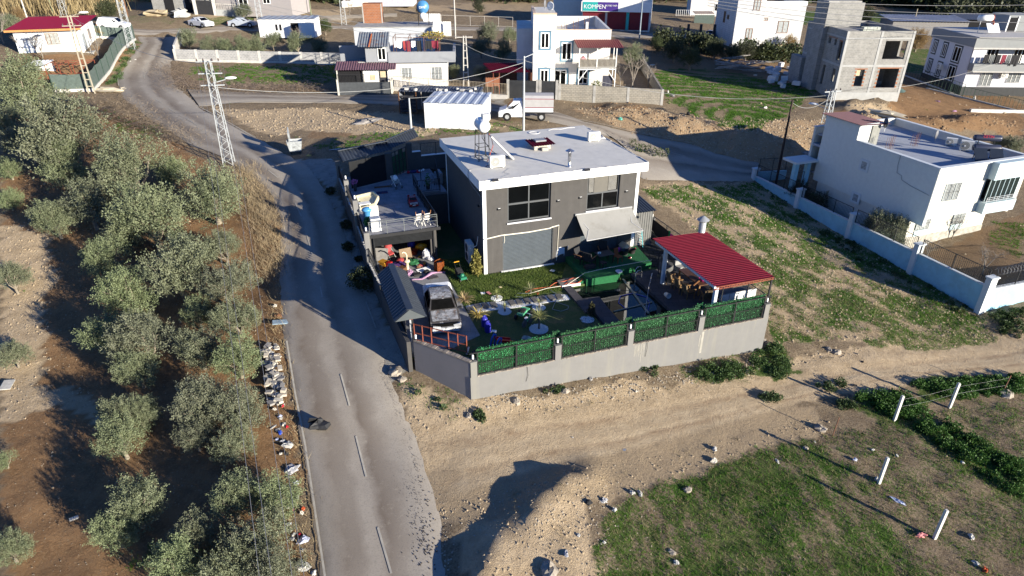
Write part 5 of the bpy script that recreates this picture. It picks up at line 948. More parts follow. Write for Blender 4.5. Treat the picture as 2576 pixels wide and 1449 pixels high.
t_=cthing('white_bowl','white basin with dark stain balanced at the platform corner','basin',8.2,-3.55,.42); b=MB(); b.lathe([(.08,0),(.24,.16),(.22,.17),(.06,.03),(0,.03)],(0,0,0),16); build('body',b,M('blue_white_enamel',(.5,.53,.65),.4),t_)
t_=cthing('garden_hose','orange hose tangled over the dark slab and onto the lawn','hose'); b=MB(); b.tube([(1.7,-3.35,.05),(2.4,-3.1,.05),(3.4,-3.2,.05),(3.9,-2.9,.1),(4.6,-3.0,.18),(5.3,-2.8,.2),(5.8,-3.2,.2),(5.2,-3.6,.2),(4.6,-3.3,.18),(4.1,-3.5,.1),(3.8,-3.1,.06)],.024,6); b.tube([(1.7,-3.35,.04),(2.2,-3.55,.04),(2.5,-3.7,.04),(2.3,-3.85,.04)],.022,6); build('tube',b,M('orange_hose',(.5,.1,.04),.5),t_)
t_=cthing('garden_hose','pale grey hose looping from the lawn over the gravel path','hose'); b=MB(); b.tube([(1.9,-3.6,.04),(1.2,-3.3,.04),(.9,-3.6,.04),(1.3,-3.9,.04)],.018,5); b.tube([(3.3,-3.6,.04),(3.5,-4.3,.05),(3.2,-5.0,.05),(2.9,-5.3,.04),(2.5,-5.9,.04),(2.9,-6.3,.04),(3.4,-6.2,.04),(3.6,-5.9,.04),(3.1,-5.2,.04),(3.9,-4.6,.05)],.018,5); build('tube',b,M('grey_hose',(.3,.35,.35),.5),t_)
b=MB(); b.prism([(4.1,-3.5),(4.15,-2.7),(5.35,-2.6),(5.45,-3.55)],0,.16); o=cthing('wooden_ramp','low grey planked ramp under the orange hose','ramp'); build('plank',b,M('grey_plank',(.16,.145,.13),.85,.25,5),o); b=MB(); b.bb(4.15,5.45,-3.58,-3.5,.0,.17); build('kerb',b,WHITE,o)
# ---------------- toys and things in the garden ----------------
BLUEP=M('blue_plastic',(.03,.03,.3),.4,.1); 
for u,v,lab,lie in ((-1.95,-6.35,'tall blue plastic jerrycan standing in the shaded grass',0),(-1.95,-7.0,'blue plastic jerrycan with a white label below the taller one',1)):
    t_=cthing('jerrycan',lab,'jerrycan',u,v,0,.4,'blue jerrycans'); b=MB(); b.lathe([(.17,0),(.19,.05),(.19,.5),(.15,.58),(.06,.62)],(0,0,0),12); build('body',b,BLUEP,t_); b=MB(); b.lathe([(.05,.62),(.05,.68),(0,.68)],(0,0,0),8); build('cap',b,BLUEP,t_); b=MB(); b.tube([(-.12,0,.58),(-.1,0,.7),(.1,0,.7),(.12,0,.58)],.02,5); build('handle',b,BLUEP,t_)
    if lie: b=MB(); b.box((.14,-.12,.3),(.1,.02,.16),.9); build('sticker',b,WHITE,t_)
t_=cthing('lawn_mower','green lawn mower with a black grass bag and yellow grip','lawn mower',-1.66,-.15,0,.15); b=MB(); b.box((0,-.15,.22),(.42,.6,.16)); b.lathe([(.14,.3),(.14,.42),(.08,.46)],(0,-.15,0),12); build('body',b,M('mower_green',(.02,.16,.09),.4),t_); b=MB(); b.box((0,.32,.38),(.4,.5,.35),0,.3); build('grass_bag',b,BK,t_); b=MB(); b.tube([(-.17,.1,.3),(-.17,.7,.95)],.016,5); b.tube([(.17,.1,.3),(.17,.7,.95),(-.17,.7,.95)],.016,5); build('handle',b,BLACK,t_); b=MB(); b.bar((-.18,.7,.97),(.18,.7,.97),.05); build('grip',b,M('yellow_plastic',(.6,.3,.02),.4),t_)
for x in (-.24,.24):
    for y in (-.38,.1): b=MB(); b.lathe([(.1,-.03),(.1,.03)],(x,y,.1),12,ax='x'); build('wheel',b,BLACK,t_)
MINT=M('mint_green_plastic',(.10,.42,.22),.4)
t_=cthing('toy_quad','mint green and black toy quad bike on the shaded lawn','toy vehicle',.5,-6.2,0,2.4); b=MB(); b.box((0,0,.36),(.3,.7,.14)); b.box((0,.38,.46),(.4,.25,.08),0,.3); b.box((0,-.35,.45),(.5,.2,.06)); build('body',b,MINT,t_); b=MB(); b.box((0,-.05,.48),(.22,.4,.1)); build('seat',b,BK,t_); b=MB(); b.bar((-.25,.25,.66),(.25,.25,.66),.03); b.bar((0,.2,.4),(0,.25,.66),.04); build('handlebar',b,BLACK,t_)
for x in (-.32,.32):
    for y in (-.33,.33): b=MB(); b.lathe([(.1,-.08),(.17,-.07),(.17,.07),(.1,.08)],(x,y,.17),12,ax='x'); build('wheel',b,BLACK,t_)
t_=cthing('child_bicycle','small child bicycle with pale rims lying beside the tall yucca','bicycle',.2,-7.25,.0,.6); b=MB()
for x in (0,.62): b.lathe([(.2,-.02),(.235,-.02),(.235,.02),(.2,.02),(.2,-.02)],(x,0,.235),18,ax='y')
build('wheel',b,M('grey_tyre',(.12,.12,.12)),t_); b=MB(); b.bar((0,0,.235),(.2,0,.5),.03); b.bar((.2,0,.5),(.52,0,.5),.03); b.bar((.62,0,.235),(.5,0,.62),.03); b.bar((.2,0,.5),(.3,0,.25),.03); b.bar((.3,0,.25),(.52,0,.5),.03); b.bar((0,0,.235),(.3,0,.25),.025); build('frame',b,MINT,t_); b=MB(); b.box((.16,0,.56),(.22,.12,.06)); build('seat',b,WHITE,t_); b=MB(); b.bar((.5,-.2,.66),(.5,.2,.66),.03); build('handlebar',b,WHITE,t_)
t_=cthing('toy_slide','blue and red plastic toy slide behind the green hedge','toy slide',-2.0,-8.9,0,.35); b=MB()
for y in (-.25,.25): b.tube([(-.35,y,0),(-.15,y,.7),(-.02,y,.86),(.1,y,.8),(.05,y,.55),(-.05,y,.0)],.05,7)
build('ladder',b,M('slide_blue',(.03,.12,.5),.4),t_); b=MB(); b.prism([(0,-.22,.6),(1.1,-.22,.05),(1.1,.22,.05),(0,.22,.6)],-.03,.03); b.bar((0,-.24,.66),(1.1,-.24,.12),.06,.12); b.bar((0,.24,.66),(1.1,.24,.12),.06,.12); build('chute',b,M('slide_red',(.55,.02,.02),.4),t_)
def rock(name,label,loc,r,seed,mat,cat='rock',group=None,sq=.6):
    b=MB(); b.ell((0,0,r*sq*.5),(r,r*.8,r*sq),8,6,0,.25,random.Random(seed),seed); return tag(build(name,b,mat,loc=loc),label,cat,group)
LIME=M('limestone',(.45,.42,.36),.9,.25,5,.5,20)
rock('boulder','pale rock on the shaded lawn behind the hedge',(*xy(-.15,-8.55),-.05),.33,3,LIME)
b=MB(); b.ell((0,0,.2),(.5,.4,.22),9,6,0,.3,random.Random(2)); tag(build('bundle',b,BK,loc=(*xy(-3.1,-9.4),0)),'dark heap of cloth and litter in the corner behind the hedge','bundle')
for i,(u,v,w_,d,m_,lab) in enumerate([(-1.63,-7.15,.3,.2,WHITE,'crumpled white paper next to the blue jerrycans'),(-.9,-2.6,.28,.2,WHITE,'folded white leaflet on the sunlit lawn near the mower'),(-.55,-2.7,.22,.3,M('red_white_card',(.55,.2,.2)),'red and white card on the sunlit lawn'),(.4,-2.2,.2,.14,M('cream_card',(.6,.5,.3)),'small cream wrapper on the sunlit lawn beyond the path'),(4.5,-1.1,.35,.3,PIPE,'white scrap on the lawn beside the turf platform'),(-3.6,-8.6,.9,.09,STEEL,'grey metal bar lying across the turf behind the red railing'),(-4.6,-8.0,.1,.9,M('grey_plank'),'grey stick on the driveway behind the red railing')]):
    b=MB(); b.box((0,0,.03),(w_,d,.03),.3*i,.1,.12); tag(build('litter_scrap',b,m_,loc=(*xy(u,v),.03)),lab,'litter')
# ---------------- terrace ----------------
t_=cthing('toy_car','red battery toy car standing on the terrace','toy car',-3.1,7.55,2.6,.0); b=MB(); q=[(-.55,.3,.26),(-.5,.36,.28),(-.2,.42,.27),(-.05,.6,.22),(.35,.6,.22),(.55,.42,.26),(.58,.2,.28)]
v_=vehicle('toy_car','red battery toy car standing on the terrace','toy car',(*xy(-3.12,7.6),2.6),YAW-.05,q,.32,.1,lambda y:.4,M('toy_red',(.3,.014,.014),.35,.1),M('dark_glass',(.01,.01,.012),.15),(-.36,.36),.12,None,None,None,[((-.1,-.02),(.4,.32),.43,.56)],2,4)
bpy.data.objects.remove(t_)
b=MB(); b.bb(-.2,.2,-.58,-.555,.2,.33); build('front_grille',b,M('dark_plastic'),v_); b=MB(); b.bb(-.11,.11,-.59,-.58,.16,.22); build('number_plate',b,WHITE,v_)
t_=cthing('stroller','pale baby stroller with a white sack in its seat before the roller gate','stroller',-3.6,11.8,2.6,.4); b=MB()
for x in (-.25,.25): b.bar((x,-.4,.12),(x,.3,.9),.035); b.bar((x,.35,.12),(x,-.15,.6),.035)
b.bar((-.25,.3,.9),(.25,.3,.9),.035); build('frame',b,M('ivory_casing'),t_); b=MB(); b.box((0,0,.5),(.46,.5,.08),0,.2); b.box((0,.22,.72),(.46,.08,.45),0,-.3); build('seat',b,M('beige_cloth',(.35,.34,.31),.9),t_); b=MB(); b.ell((0,.05,.75),(.22,.2,.22),9,6,0,.2); build('sack',b,WHITE,t_)
for x in (-.27,.27):
    for y in (-.4,.35): b=MB(); b.lathe([(.12,-.03),(.12,.03)],(x,y,.12),12,ax='x'); build('wheel',b,M('grey_tyre'),t_)
b=MB(); b.box((0,0,.04),(1.3,.2,.06),.3); tag(build('plank',b,WOODB,loc=(*xy(-4.6,12.2),2.6)),'dark wooden board lying before the roller gate','plank')
b=MB(); b.box((0,0,.02),(.85,.45,.03),YAW); o=tag(build('floor_mat',b,M('navy_mat',(.03,.035,.1),.9,.3,4,stain=(.3,.08,.02),ssc=3,samt=.9),loc=(*xy(-4.85,10.95),2.6)),'navy and orange play mat on the terrace floor','mat')
CRM=M('cream_acrylic',(.62,.56,.38),.4,.06)
t_=cthing('shower_tray','cream angular shower tray propped on its edge by the road wall','shower tray',-6.3,8.6,2.95,0); P=[(-.55,-.55),(.35,-.7),(.75,-.25),(.6,.35),(-.5,.7)]; b=MB(); n=len(P)
for i in range(n): b.add([(*P[i-1],0),(*P[i],0),(P[i][0]*1.12,P[i][1]*1.12,.22),(P[i-1][0]*1.12,P[i-1][1]*1.12,.22)],[(0,1,2,3)]); b.add([(P[i-1][0]*1.12,P[i-1][1]*1.12,.22),(P[i][0]*1.12,P[i][1]*1.12,.22),(P[i][0]*1.25,P[i][1]*1.25,.2),(P[i-1][0]*1.25,P[i-1][1]*1.25,.2),(P[i][0]*1.2,P[i][1]*1.2,-.05),(P[i-1][0]*1.2,P[i-1][1]*1.2,-.05)],[(0,1,2,3),(3,2,4,5)])
b.add([(*p,0) for p in P],[tuple(range(n))]); o=build('basin',b,CRM,t_); t_.rotation_euler=(.35,-.35,YAW)
t_=cthing('folding_table','white folding table frame under the cream shower tray','table',-6.6,7.75,2.6,.1); b=MB()
for x in (-.35,.35): b.bar((x,-.25,0),(x,.25,.5),.03); b.bar((x,.25,0),(x,-.25,.5),.03)
build('leg',b,M('ivory_casing'),t_); b=MB(); b.bb(-.4,.4,-.28,.28,.5,.54); build('tabletop',b,PIPE,t_)
t_=cthing('tub','round blue plastic tub with a lid on a planter by the road wall','tub',-6.72,5.5,2.6); b=MB(); b.lathe([(.2,0),(.28,.55),(.34,.58),(.36,.64),(.3,.72),(.1,.8),(0,.8)],(0,0,.25),20); build('body',b,M('sky_blue_plastic',(.07,.26,.5),.35,.1),t_); b=MB(); b.lathe([(.2,0),(.24,.26)],(0,0,0),12); build('planter',b,BLACK,t_)
b=MB(); b.lathe([(0,0),(.33,.02),(.36,.08),(.3,.05),(0,.04)],(0,0,0),18); tag(build('basin',b,PIPE,loc=(*xy(-6.35,6.5),2.62)),'white plastic basin on the terrace beside the blue tub','basin')
bush('potted_plant','dark green bushy plant under the blue tub beside the washing machine',(*xy(-6.75,4.75),2.6),.28,.25,Mleaf('house_plant',(.02,.1,.02),(.05,.2,.05),.2,6),350,.13,8,0,'plant')
t_=cthing('washing_machine','white washing machine standing at the terrace edge','washing machine',-6.42,3.85,2.6); b=MB(); b.bb(-.32,.32,-.3,.3,.0,.88); build('body',b,M('appliance_white',(.75,.75,.74),.3),t_); b=MB(); b.bb(-.28,.28,-.25,.26,.88,.885); build('lid',b,M('grey_lid',(.3,.32,.35),.3),t_)
b=MB(); b.bb(-.3,.3,.3,.34,.1,1.1);
for k in range(7): b.bb(-.28+k*.09,-.24+k*.09,.27,.3,.15,1.05)
t_=cthing('radiator','ribbed white radiator standing behind the washing machine','radiator',-6.25,5.1,2.6); build('rib',b,PIPE,t_); b=MB(); b.bb(-.3,.3,.24,.36,0,.1); build('foot',b,BLACK,t_)
for u,v,lab in ((-3.55,3.75,'white slatted folding chair with wooden sticks at the terrace corner'),(-3.0,3.65,'white folding chair with brown sticks right at the terrace corner post')):
    t_=cthing('folding_chair',lab,'chair',u,v,2.6,.2,'white folding chairs'); b=MB(); b.box((0,0,.45),(.42,.4,.04)); build('seat',b,PIPE,t_); b=MB(); b.box((0,-.2,.72),(.42,.04,.3),0,.12); build('backrest',b,PIPE,t_)
    for x in (-.19,.19): b=MB(); b.bar((x,-.28,0),(x,.18,.46),.03); build('leg',b,PIPE,t_); b=MB(); b.bar((x,.25,0),(x,-.24,.9),.03); build('leg',b,PIPE,t_); b=MB(); b.bar((x,-.22,.6),(x*1.3,-.3,1.1),.03); build('stick',b,WD,t_)
bush('potted_plant','potted thin plant on the landing beside the house',(*xy(-1.4,10.2),2.98),.12,.45,Mleaf('house_plant'),90,.13,2,0,'plant')
bucket('flower_pot','dark flower pot standing on the small landing',(*xy(-1.4,10.2),2.75),.16,.26,M('dark_plastic'),0,'pot',None)
t_=cthing('doll_heap','red and navy toy figure lying with scattered shoes by the side gate','toy',-1.6,14.9,2.6,.2); b=MB(); b.ell((0,0,.12),(.35,.2,.12),9,5,0,.15); build('body',b,M('navy_cloth',(.03,.03,.12),.9),t_); b=MB(); b.ell((-.42,.05,.12),(.14,.12,.12),8,5); b.tube([(.2,.1,.1),(.5,.25,.06)],.07,6); b.tube([(.25,-.1,.1),(.45,-.3,.06)],.07,6); build('limb',b,M('red_paint'),t_)
for i,(u,v) in enumerate(((-1.0,15.05),(-.7,15.2))): b=MB(); b.ell((0,0,.08),(.16,.11,.09),8,5,0,.1); tag(build('sneaker',b,WHITE,loc=(*xy(u,v),2.6),rz=i),['white sneaker by the toy figure at the side gate','white sneaker against the terrace back wall'][i],'shoe')
bush('potted_plant','pink flowering plant in a tall dark pot by the roller gate',(*xy(-6.75,12.0),3.15),.2,.18,Mleaf('pink_flower',(.45,.08,.3),(.6,.2,.45),.2,8),160,.1,2,0,'plant'); b=MB(); b.lathe([(.1,0),(.17,.6),(.14,.6)],(0,0,0),12); tag(build('flower_pot',b,BLACK,loc=(*xy(-6.75,12.0),2.6)),'tall black flower pot by the roller gate','pot')
# ---------------- clutter at the garage mouth ----------------
def sbox(name,label,u,v,z,dim,mat,rz=0,rx=0,ry=0,cat='box'):
    b=MB(); b.box((0,0,dim[2]/2),dim,rz+YAW,rx,ry); return tag(build(name,b,mat,loc=(*xy(u,v),z)),label,cat)
t_=cthing('stroller','red baby stroller in the open garage mouth','stroller',-5.6,4.3,.03,.5); b=MB()
for x in (-.24,.24): b.bar((x,-.4,.1),(x,.3,.95),.03); b.bar((x,.35,.1),(x,-.1,.6),.03)
build('frame',b,STEEL,t_); b=MB(); b.box((0,0,.52),(.42,.45,.1),0,.2); b.box((0,.2,.78),(.42,.1,.5),0,-.3); b.lathe([(.3,0),(.24,.2),(0,.28)],(0,.15,.95),12); build('seat',b,M('coral_cloth',(.33,.05,.05),.8,.2,6),t_)
for x in (-.26,.26):
    for y in (-.38,.33): b=MB(); b.lathe([(.1,-.03),(.1,.03)],(x,y,.1),10,ax='x'); build('wheel',b,BLACK,t_)
sbox('cardboard_sheet','brown cardboard sheet standing in the garage mouth',-4.55,4.0,.03,(.85,.05,.8),M('cardboard',(.2,.14,.09),.9,.15,4),.15,-.35)
sbox('plywood_sheet','grey board leaning in the garage near the road wall',-6.2,4.2,.1,(.9,.04,.9),M('grey_board',(.22,.21,.2),.8,.2,4),-.4,-.6)
bucket('bucket','orange red bucket in the shade of the garage',(*xy(-3.85,4.6),.03),.3,.35,M('orange_plastic',(.38,.07,.025),.4),0,'bucket',None)
b=MB(); b.ell((0,0,.3),(.3,.3,.3),14,9); tag(build('ball',b,BLUEP,loc=(*xy(-3.9,5.2),.3)),'large blue ball deep in the garage','ball')
b=MB(); b.ell((0,0,.35),(.33,.27,.42),10,8,0,.18,random.Random(3)); b.ell((.3,-.2,.15),(.3,.25,.2),9,6,0,.2,random.Random(6)); tag(build('sack',b,M('white_sack',(.5,.5,.52),.6,.2,6,.5,20),loc=(*xy(-3.15,3.55),.03)),'crumpled white plastic sack against the garage doorpost','sack')
b=MB(); b.ell((0,0,.2),(.4,.3,.25),9,6,0,.2,random.Random(8)); tag(build('sack',b,M('yellow_plastic'),loc=(*xy(-3.3,4.5),.4)),'yellow bundle in the garage behind the white sack','sack')
b=MB(); b.ell((0,0,.18),(.5,.38,.2),10,6,0,.18,random.Random(4)); tag(build('tarpaulin',b,M('green_tarp',(.02,.11,.04),.7,.3,6),loc=(*xy(-4.2,3.05),.0)),'crumpled green tarpaulin at the garage mouth','tarpaulin')
b=MB(); b.box((0,0,.06),(.55,.4,.1),.6); tag(build('paving_stone',b,M('grey_plank'),loc=(*xy(-3.6,2.85),.03)),'grey slab beside the crumpled green tarpaulin','slab')
t_=cthing('toy_truck','yellow and red plastic toy truck in the clutter by the road wall','toy truck',-6.15,2.6,.25,.7); b=MB(); b.box((0,.15,.3),(.4,.5,.2)); b.box((0,.2,.44),(.46,.56,.1)); build('bed',b,M('toy_yellow',(.45,.22,.025),.4),t_); b=MB(); b.box((0,-.3,.35),(.36,.28,.36)); build('cab',b,M('toy_red'),t_)
for x in (-.2,.2):
    for y in (-.28,.28): b=MB(); b.lathe([(.13,-.05),(.13,.05)],(x,y,.13),10,ax='x'); build('wheel',b,BLACK,t_)
sbox('tool_box','brown wooden box with yellow trim in the clutter by the canopy',-5.35,1.75,.03,(.75,.5,.5),WOODB,.5)
sbox('tool_box','teal and black case in the clutter beside the toy truck',-5.85,2.0,.03,(.45,.3,.35),M('teal_case',(.05,.18,.2),.5),.2)
b=MB(); b.ell((0,0,.1),(.5,.4,.16),10,6,0,.2,random.Random(11)); tag(build('cloth_heap',b,M('purple_cloth',(.06,.025,.12),.9,.3,6),loc=(*xy(-5.2,3.2),.0)),'dark purple cloth heap between the stroller and the toy truck','cloth')
b=MB(); b.ell((0,0,.12),(.3,.22,.16),10,6,0,.2,random.Random(12)); tag(build('cloth_heap',b,M('coral_cloth'),loc=(*xy(-5.0,3.6),.1)),'coral pink cloth at the feet of the red stroller','cloth')
b=MB(); b.ell((0,0,.1),(.9,.5,.18),14,7,0,.35,random.Random(21)); tag(build('debris_heap',b,M('charred_debris',(.09,.075,.055),.95,.5,8,.7,20),loc=(*xy(-4.9,4.3),.0)),'heap of dark rubbish spread across the garage mouth','debris heap')
t_=cthing('toy_crane','cream toy stand with a hooked arm in front of the clutter','toy',-4.75,2.45,.03,.2); b=MB(); b.lathe([(.12,0),(.1,.5),(.22,.55),(.2,.65),(.08,.68)],(0,0,0),12); build('base',b,M('cream_plastic',(.65,.5,.36),.5),t_); b=MB(); b.tube([(0,0,.65),(.02,0,1.0),(-.05,0,1.2),(-.2,0,1.3),(-.3,0,1.25)],.045,7); build('arm',b,M('cream_plastic'),t_)
PK=M('pink_tulle',(.34,.2,.31),.9,.25,5)
b=MB(); b.ell((0,0,.12),(.2,.35,.2),10,6,0,.25,random.Random(5)); tag(build('pink_tulle',b,PK,loc=(*xy(-4.75,1.6),.03)),'bunch of pale pink tulle below the cream toy stand','cloth')
b=MB(); pts=[(-1.3,-.5,.05),(-.9,-.45,.1),(-.4,-.55,.12),(.0,-.3,.16),(.35,.05,.2),(.8,.12,.14),(1.3,.05,.08)]; b.tube(pts,[.05,.1,.08,.12,.15,.1,.04],8); b.v=[(x,y+.06*math.sin(x*13),z*.5+.03*math.sin(x*19+y*11)) for x,y,z in b.v]; tag(build('pink_tulle',b,PK,loc=(*xy(-3.75,1.1),.02),rz=YAW),'long pink tulle cloth twisted across the driveway','cloth')
t_=cthing('orange_crate','broken hexagonal orange crate at the driveway edge','crate',-2.75,1.55,.03); b=MB(); n=6;r=.36
for k in range(n): a0,a1=2*PI*k/n,2*PI*(k+1)/n; b.add([(r*math.cos(a0),r*math.sin(a0),0),(r*math.cos(a1),r*math.sin(a1),0),(r*math.cos(a1),r*math.sin(a1),.72 if k not in(1,2) else .6),(r*math.cos(a0),r*math.sin(a0),.72 if k not in(2,3) else .6)],[(0,1,2,3),(3,2,1,0)])
build('side_panel',b,M('orange_wood',(.32,.085,.02),.6,.3,6),t_); b=MB(); b.box((.05,-.05,.55),(.35,.3,.04),.3,.15); build('lid_piece',b,M('tan_board',(.35,.25,.16)),t_)
t_=sbox('white_board','white framed board lying on the driveway before the pink cloth',-3.75,1.9,.05,(.95,.45,.03),WHITE,.25,.12)
sbox('picture_frame','dark framed panel lying under the pink cloth end',-3.4,.55,.06,(.65,.4,.03),M('dark_panel',(.08,.075,.075),.4,.3,5),.1)
sbox('case','black open case lying on the pink cloth',-4.35,1.15,.1,(.5,.35,.14),BK,.1); sbox('case','small black case between the white board and the pink cloth',-3.65,1.45,.06,(.35,.25,.14),BK,.5)
for i in range(22):
    u,v=rnd.uniform(-6.3,-3.4),rnd.uniform(2.1,5.0); b=MB(); b.ell((0,0,.06),(rnd.uniform(.08,.2),rnd.uniform(.07,.16),rnd.uniform(.05,.14)),8,5,0,.3,random.Random(i))
    c_=rnd.choice([('white','white_plastic'),('coral','coral_cloth'),('black','black_fabric'),('brown','brown_wood'),('grey','grey_plank'),('yellow','toy_yellow')])
    tag(build('junk_piece',b,_M[c_[1]],loc=(*xy(u,v),.04),rz=i),f'small {c_[0]} piece of junk among the heaped clutter at the garage mouth','junk','loose junk at the garage mouth')
b=MB(); g=np.random.default_rng(4)
# ---------------- pale blue house ----------------
PBW=M('ivory_cladding',(.62,.6,.53),.8,.06,2); PBS=M('pale_blue_paint',(.42,.52,.55),.8,.06,2); PBG=M('blue_grey_cladding',(.66,.67,.62),.85,.05,3,.1,60); PBC=M('pale_blue_wall',(.3,.54,.64),.85,.1,1.5,stain=(.24,.38,.42),ssc=1,samt=.5)
BU,BV,BT=34.85,-3.43,4.7
h=cthing('pale_blue_house','pale blue and ivory two storey house with a flat roof behind the blue boundary wall','house',BU,BV,0)
W_,D_=9.6,13
b=MB(); b.wall('x',0,W_,.6,BT-.05,0,.25,[(1.15,2.72,1.95,3.35),(5.35,W_-1.2,1.5,3.3)]); b.wall('y',.25,D_,-.05,BT-.05,W_-.25,.25); b.wall('x',0,W_,-.05,BT-.05,D_,.25); build('wall',b,PBW,h)
b=MB(); b.wall('y',0.02,12.05,.0,BT-.05,-.03,.28,[(6.55,7.05,2.62,3.2)]); b.wall('y',8.2,12.05,BT-.05,5.95,-.03,.25); build('side_cladding',b,PBG,h)
b=MB(); b.bb(.02,W_-.3,.26,D_,3.0,3.2); b.bb(.02,W_,.0,12.6,.55,.62); b.bb(.25,W_-.25,.25,D_,3.95,4.05); build('floor_slab',b,M('terrace_screed',(.33,.35,.39),.85,.08,1.5,stain=(.28,.3,.33),ssc=.8),h)
b=MB(); b.bb(.1,W_-1.0,1.25,11.5,-2.9,.55); build('ground_floor_wall',b,PBW,h)
b=MB(); b.bb(.06,W_-.97,1.2,1.249,-2.9,-1.5); build('plinth',b,Mbrick('patterned_tile',(.5,.47,.4),(.33,.31,.27),(.42,.4,.35),.28,.2,.01),h)
b=MB(); b.bb(-.08,W_+.05,-.08,.33,BT-.05,BT+.03); b.bb(-.08,.3,.33,8.1,BT-.05,BT+.03); b.bb(W_-.3,W_+.05,.33,D_+.3,BT-.05,BT+.03); b.bb(-.08,W_,D_-.05,D_+.3,BT-.05,BT+.03); each('coping',b,M('pale_stone',(.6,.63,.63),.8,.05),h)
b=MB(); b.bb(.25,.32,.25,8,3.2,BT-.06); build('parapet',b,PBS,h)
window(h,'x',1.15,2.72,1.95,3.35,0,-1,3,1,M('pale_pvc',(.5,.55,.56)),M('curtain_glass',(.32,.34,.34),.25,.5,6),.06,.05,grille=M('dark_bars',(.1,.1,.1)))
for a0,a1 in ((.9,2.3),(4.85,6.1)):
    window(h,'x',a0,a1,-.95,.15,1.2,-1,3,1,M('pale_pvc'),M('curtain_glass'),.06,.05,grille=M('dark_bars'))
for a0,a1,z0,z1 in ((1.15,2.75,.65,1.85),(1.15,2.75,3.4,4.6),(.9,2.3,-1.5,-1.0),(4.85,6.1,-1.5,-1.0)):
    b=MB(); y=0 if z0>.5 else 1.2; b.bb(a0,a1,y-.012,y-.003,z0,z1); build('blue_panel',b,PBS,h)
for v,z in ((6.78,2.9),(6.8,.0)):
    b=MB()
    for y0,y1,z0,z1 in ((-.5,.5,.32,.5),(-.5,.5,-.5,-.32),(-.5,-.28,-.32,.32),(.28,.5,-.32,.32)): b.bb(-.075,-.03,v+y0,v+y1,z+z0,z+z1)
    o=build('window_surround',b,M('pale_stone'),h); b=MB(); b.bb(-.05,-.032,v-.28,v+.28,z-.32,z+.32); build('pane',b,M('curtain_glass'),o)
b=MB(); b.tube([(-.07,3.6,4.7),(-.07,3.6,3.9),(-.07,3.5,3.3),(-.07,3.0,3.2),(-.07,2.9,2.9),(-.07,2.0,2.7),(-.07,.2,2.5)],.018,5); build('cable',b,M('grey_cable'),h)
b=MB(); b.bb(5.3,8.7,-.62,-.0,.55,1.45); b.bb(5.3,8.7,-.62,-.003,3.35,BT); each('balcony',b,PBS,h)
b=MB()
for z in (1.6,1.75,1.9): b.bar((5.35,-.58,z),(8.65,-.58,z),.025)
for k in range(4): b.bar((5.35+k*1.1,-.58,1.45),(5.35+k*1.1,-.58,1.92),.03)
build('balcony_rail',b,M('chrome_rail',(.5,.52,.54),.3),h)
b=MB(); b.bb(5.4,8.6,-.33,-.28,1.5,3.34); o=build('balcony_glazing',b,M('green_dark_glass',(.012,.02,.02),.08,.2,spec=.4),h); b=MB()
for k in range(7): b.bb(5.4+k*.53,5.44+k*.53,-.36,-.33,1.5,3.34)
build('mullion',b,PBS,o)
b=MB(); b.bb(.25,2.3,8.25,12.0,4.05,5.9); build('stair_room',b,PBW,h); b=MB(); b.bb(1.4,2.25,8.15,8.245,4.1,5.85); build('door',b,M('corrugated_grey_door',(.2,.2,.18)),h)
b=MB(); b.corr((-.35,7.7,6.1),(0,4.7,0),(3.2,0,-.12),.22,.05,0,'trap'); build('roof',b,M('dark_maroon_sheet',(.075,.02,.03),.6,.2),h)
b=MB(); b.bb(-.1,.1,8.1,12.1,5.85,6.05); b.bb(-.1,2.4,8.1,8.2,5.86,6.06); build('roof_trim',b,M('pale_stone'),h)
def dish(name,label,loc,az,r=.42,mat=None,mast=.5,cat='satellite dish'):
    t_=thing(name,label,cat,loc,az,'satellite dishes'); b=MB(); b.lathe([(0,0),(r*.5,.03),(r,.12),(r*1.0,.135),(r*.5,.045),(0,.015)],(0,0,0),18,ax='y'); b.v=[(x,y*1-.05,z*1.08+mast+r*.4) for x,y,z in b.v]; build('reflector',b,mat or M('dish_grey',(.14,.14,.15),.6),t_); b=MB(); b.bar((0,.03,0),(0,.03,mast+r*.4),.05); b.bar((0,0,mast),(0,.45,mast+r*.5),.02); build('mount',b,STEEL,t_); return t_
def cl(u,v,z): return (*xy(BU+u,BV+v),z)
dish('satellite_dish','dark grey dish on the pale blue house roof beside its air conditioners',cl(8.2,7.4,4.06),YAW+.5)
dish('satellite_dish','dish fixed at the corner of the maroon stair room roof',cl(2.5,7.9,5.3),YAW+1.2,.4,None,.6)
ac_unit('air_conditioner','ivory air conditioner hung on the pale blue parapet nearer the grey dish',.85,.65,.35,None,cl(8.3,6.0,4.06),YAW-PI/2*.0-.9)
ac_unit('air_conditioner','ivory air conditioner on the pale blue roof beside the black solar tank',.95,.85,.4,None,cl(8.1,4.4,4.06),YAW-.9)
t_=thing('solar_water_heater','black solar water heater with two tanks on the pale blue house roof','water heater',cl(6.9,1.9,4.06),YAW-.5); BKT=M('navy_tank',(.03,.035,.06),.3,.1,spec=.5)
for x,z,r in ((0,1.05,.27),(.35,1.75,.24)):
    b=MB(); b.lathe([(0,-1.0),(r*.9,-.98),(r,-.9),(r,.9),(r*.9,.98),(0,1.0)],(0,x,z),18,ax='x'); build('tank',b,BKT,t_)
b=MB(); b.lathe([(0,.985),(.26,.985),(.2,1.02),(0,1.02)],(0,0,1.05),18,ax='x'); build('tank_end',b,M('orange_end',(.6,.28,.1),.5),t_)
b=MB()
for x in (-.6,.6): b.bar((x,.3,0),(x,.3,1.8),.05); b.bar((x,-.5,0),(x,.1,1.0),.05); b.bar((x,.3,.5),(x,-.5,.05),.04)
build('stand',b,BLACK,t_)
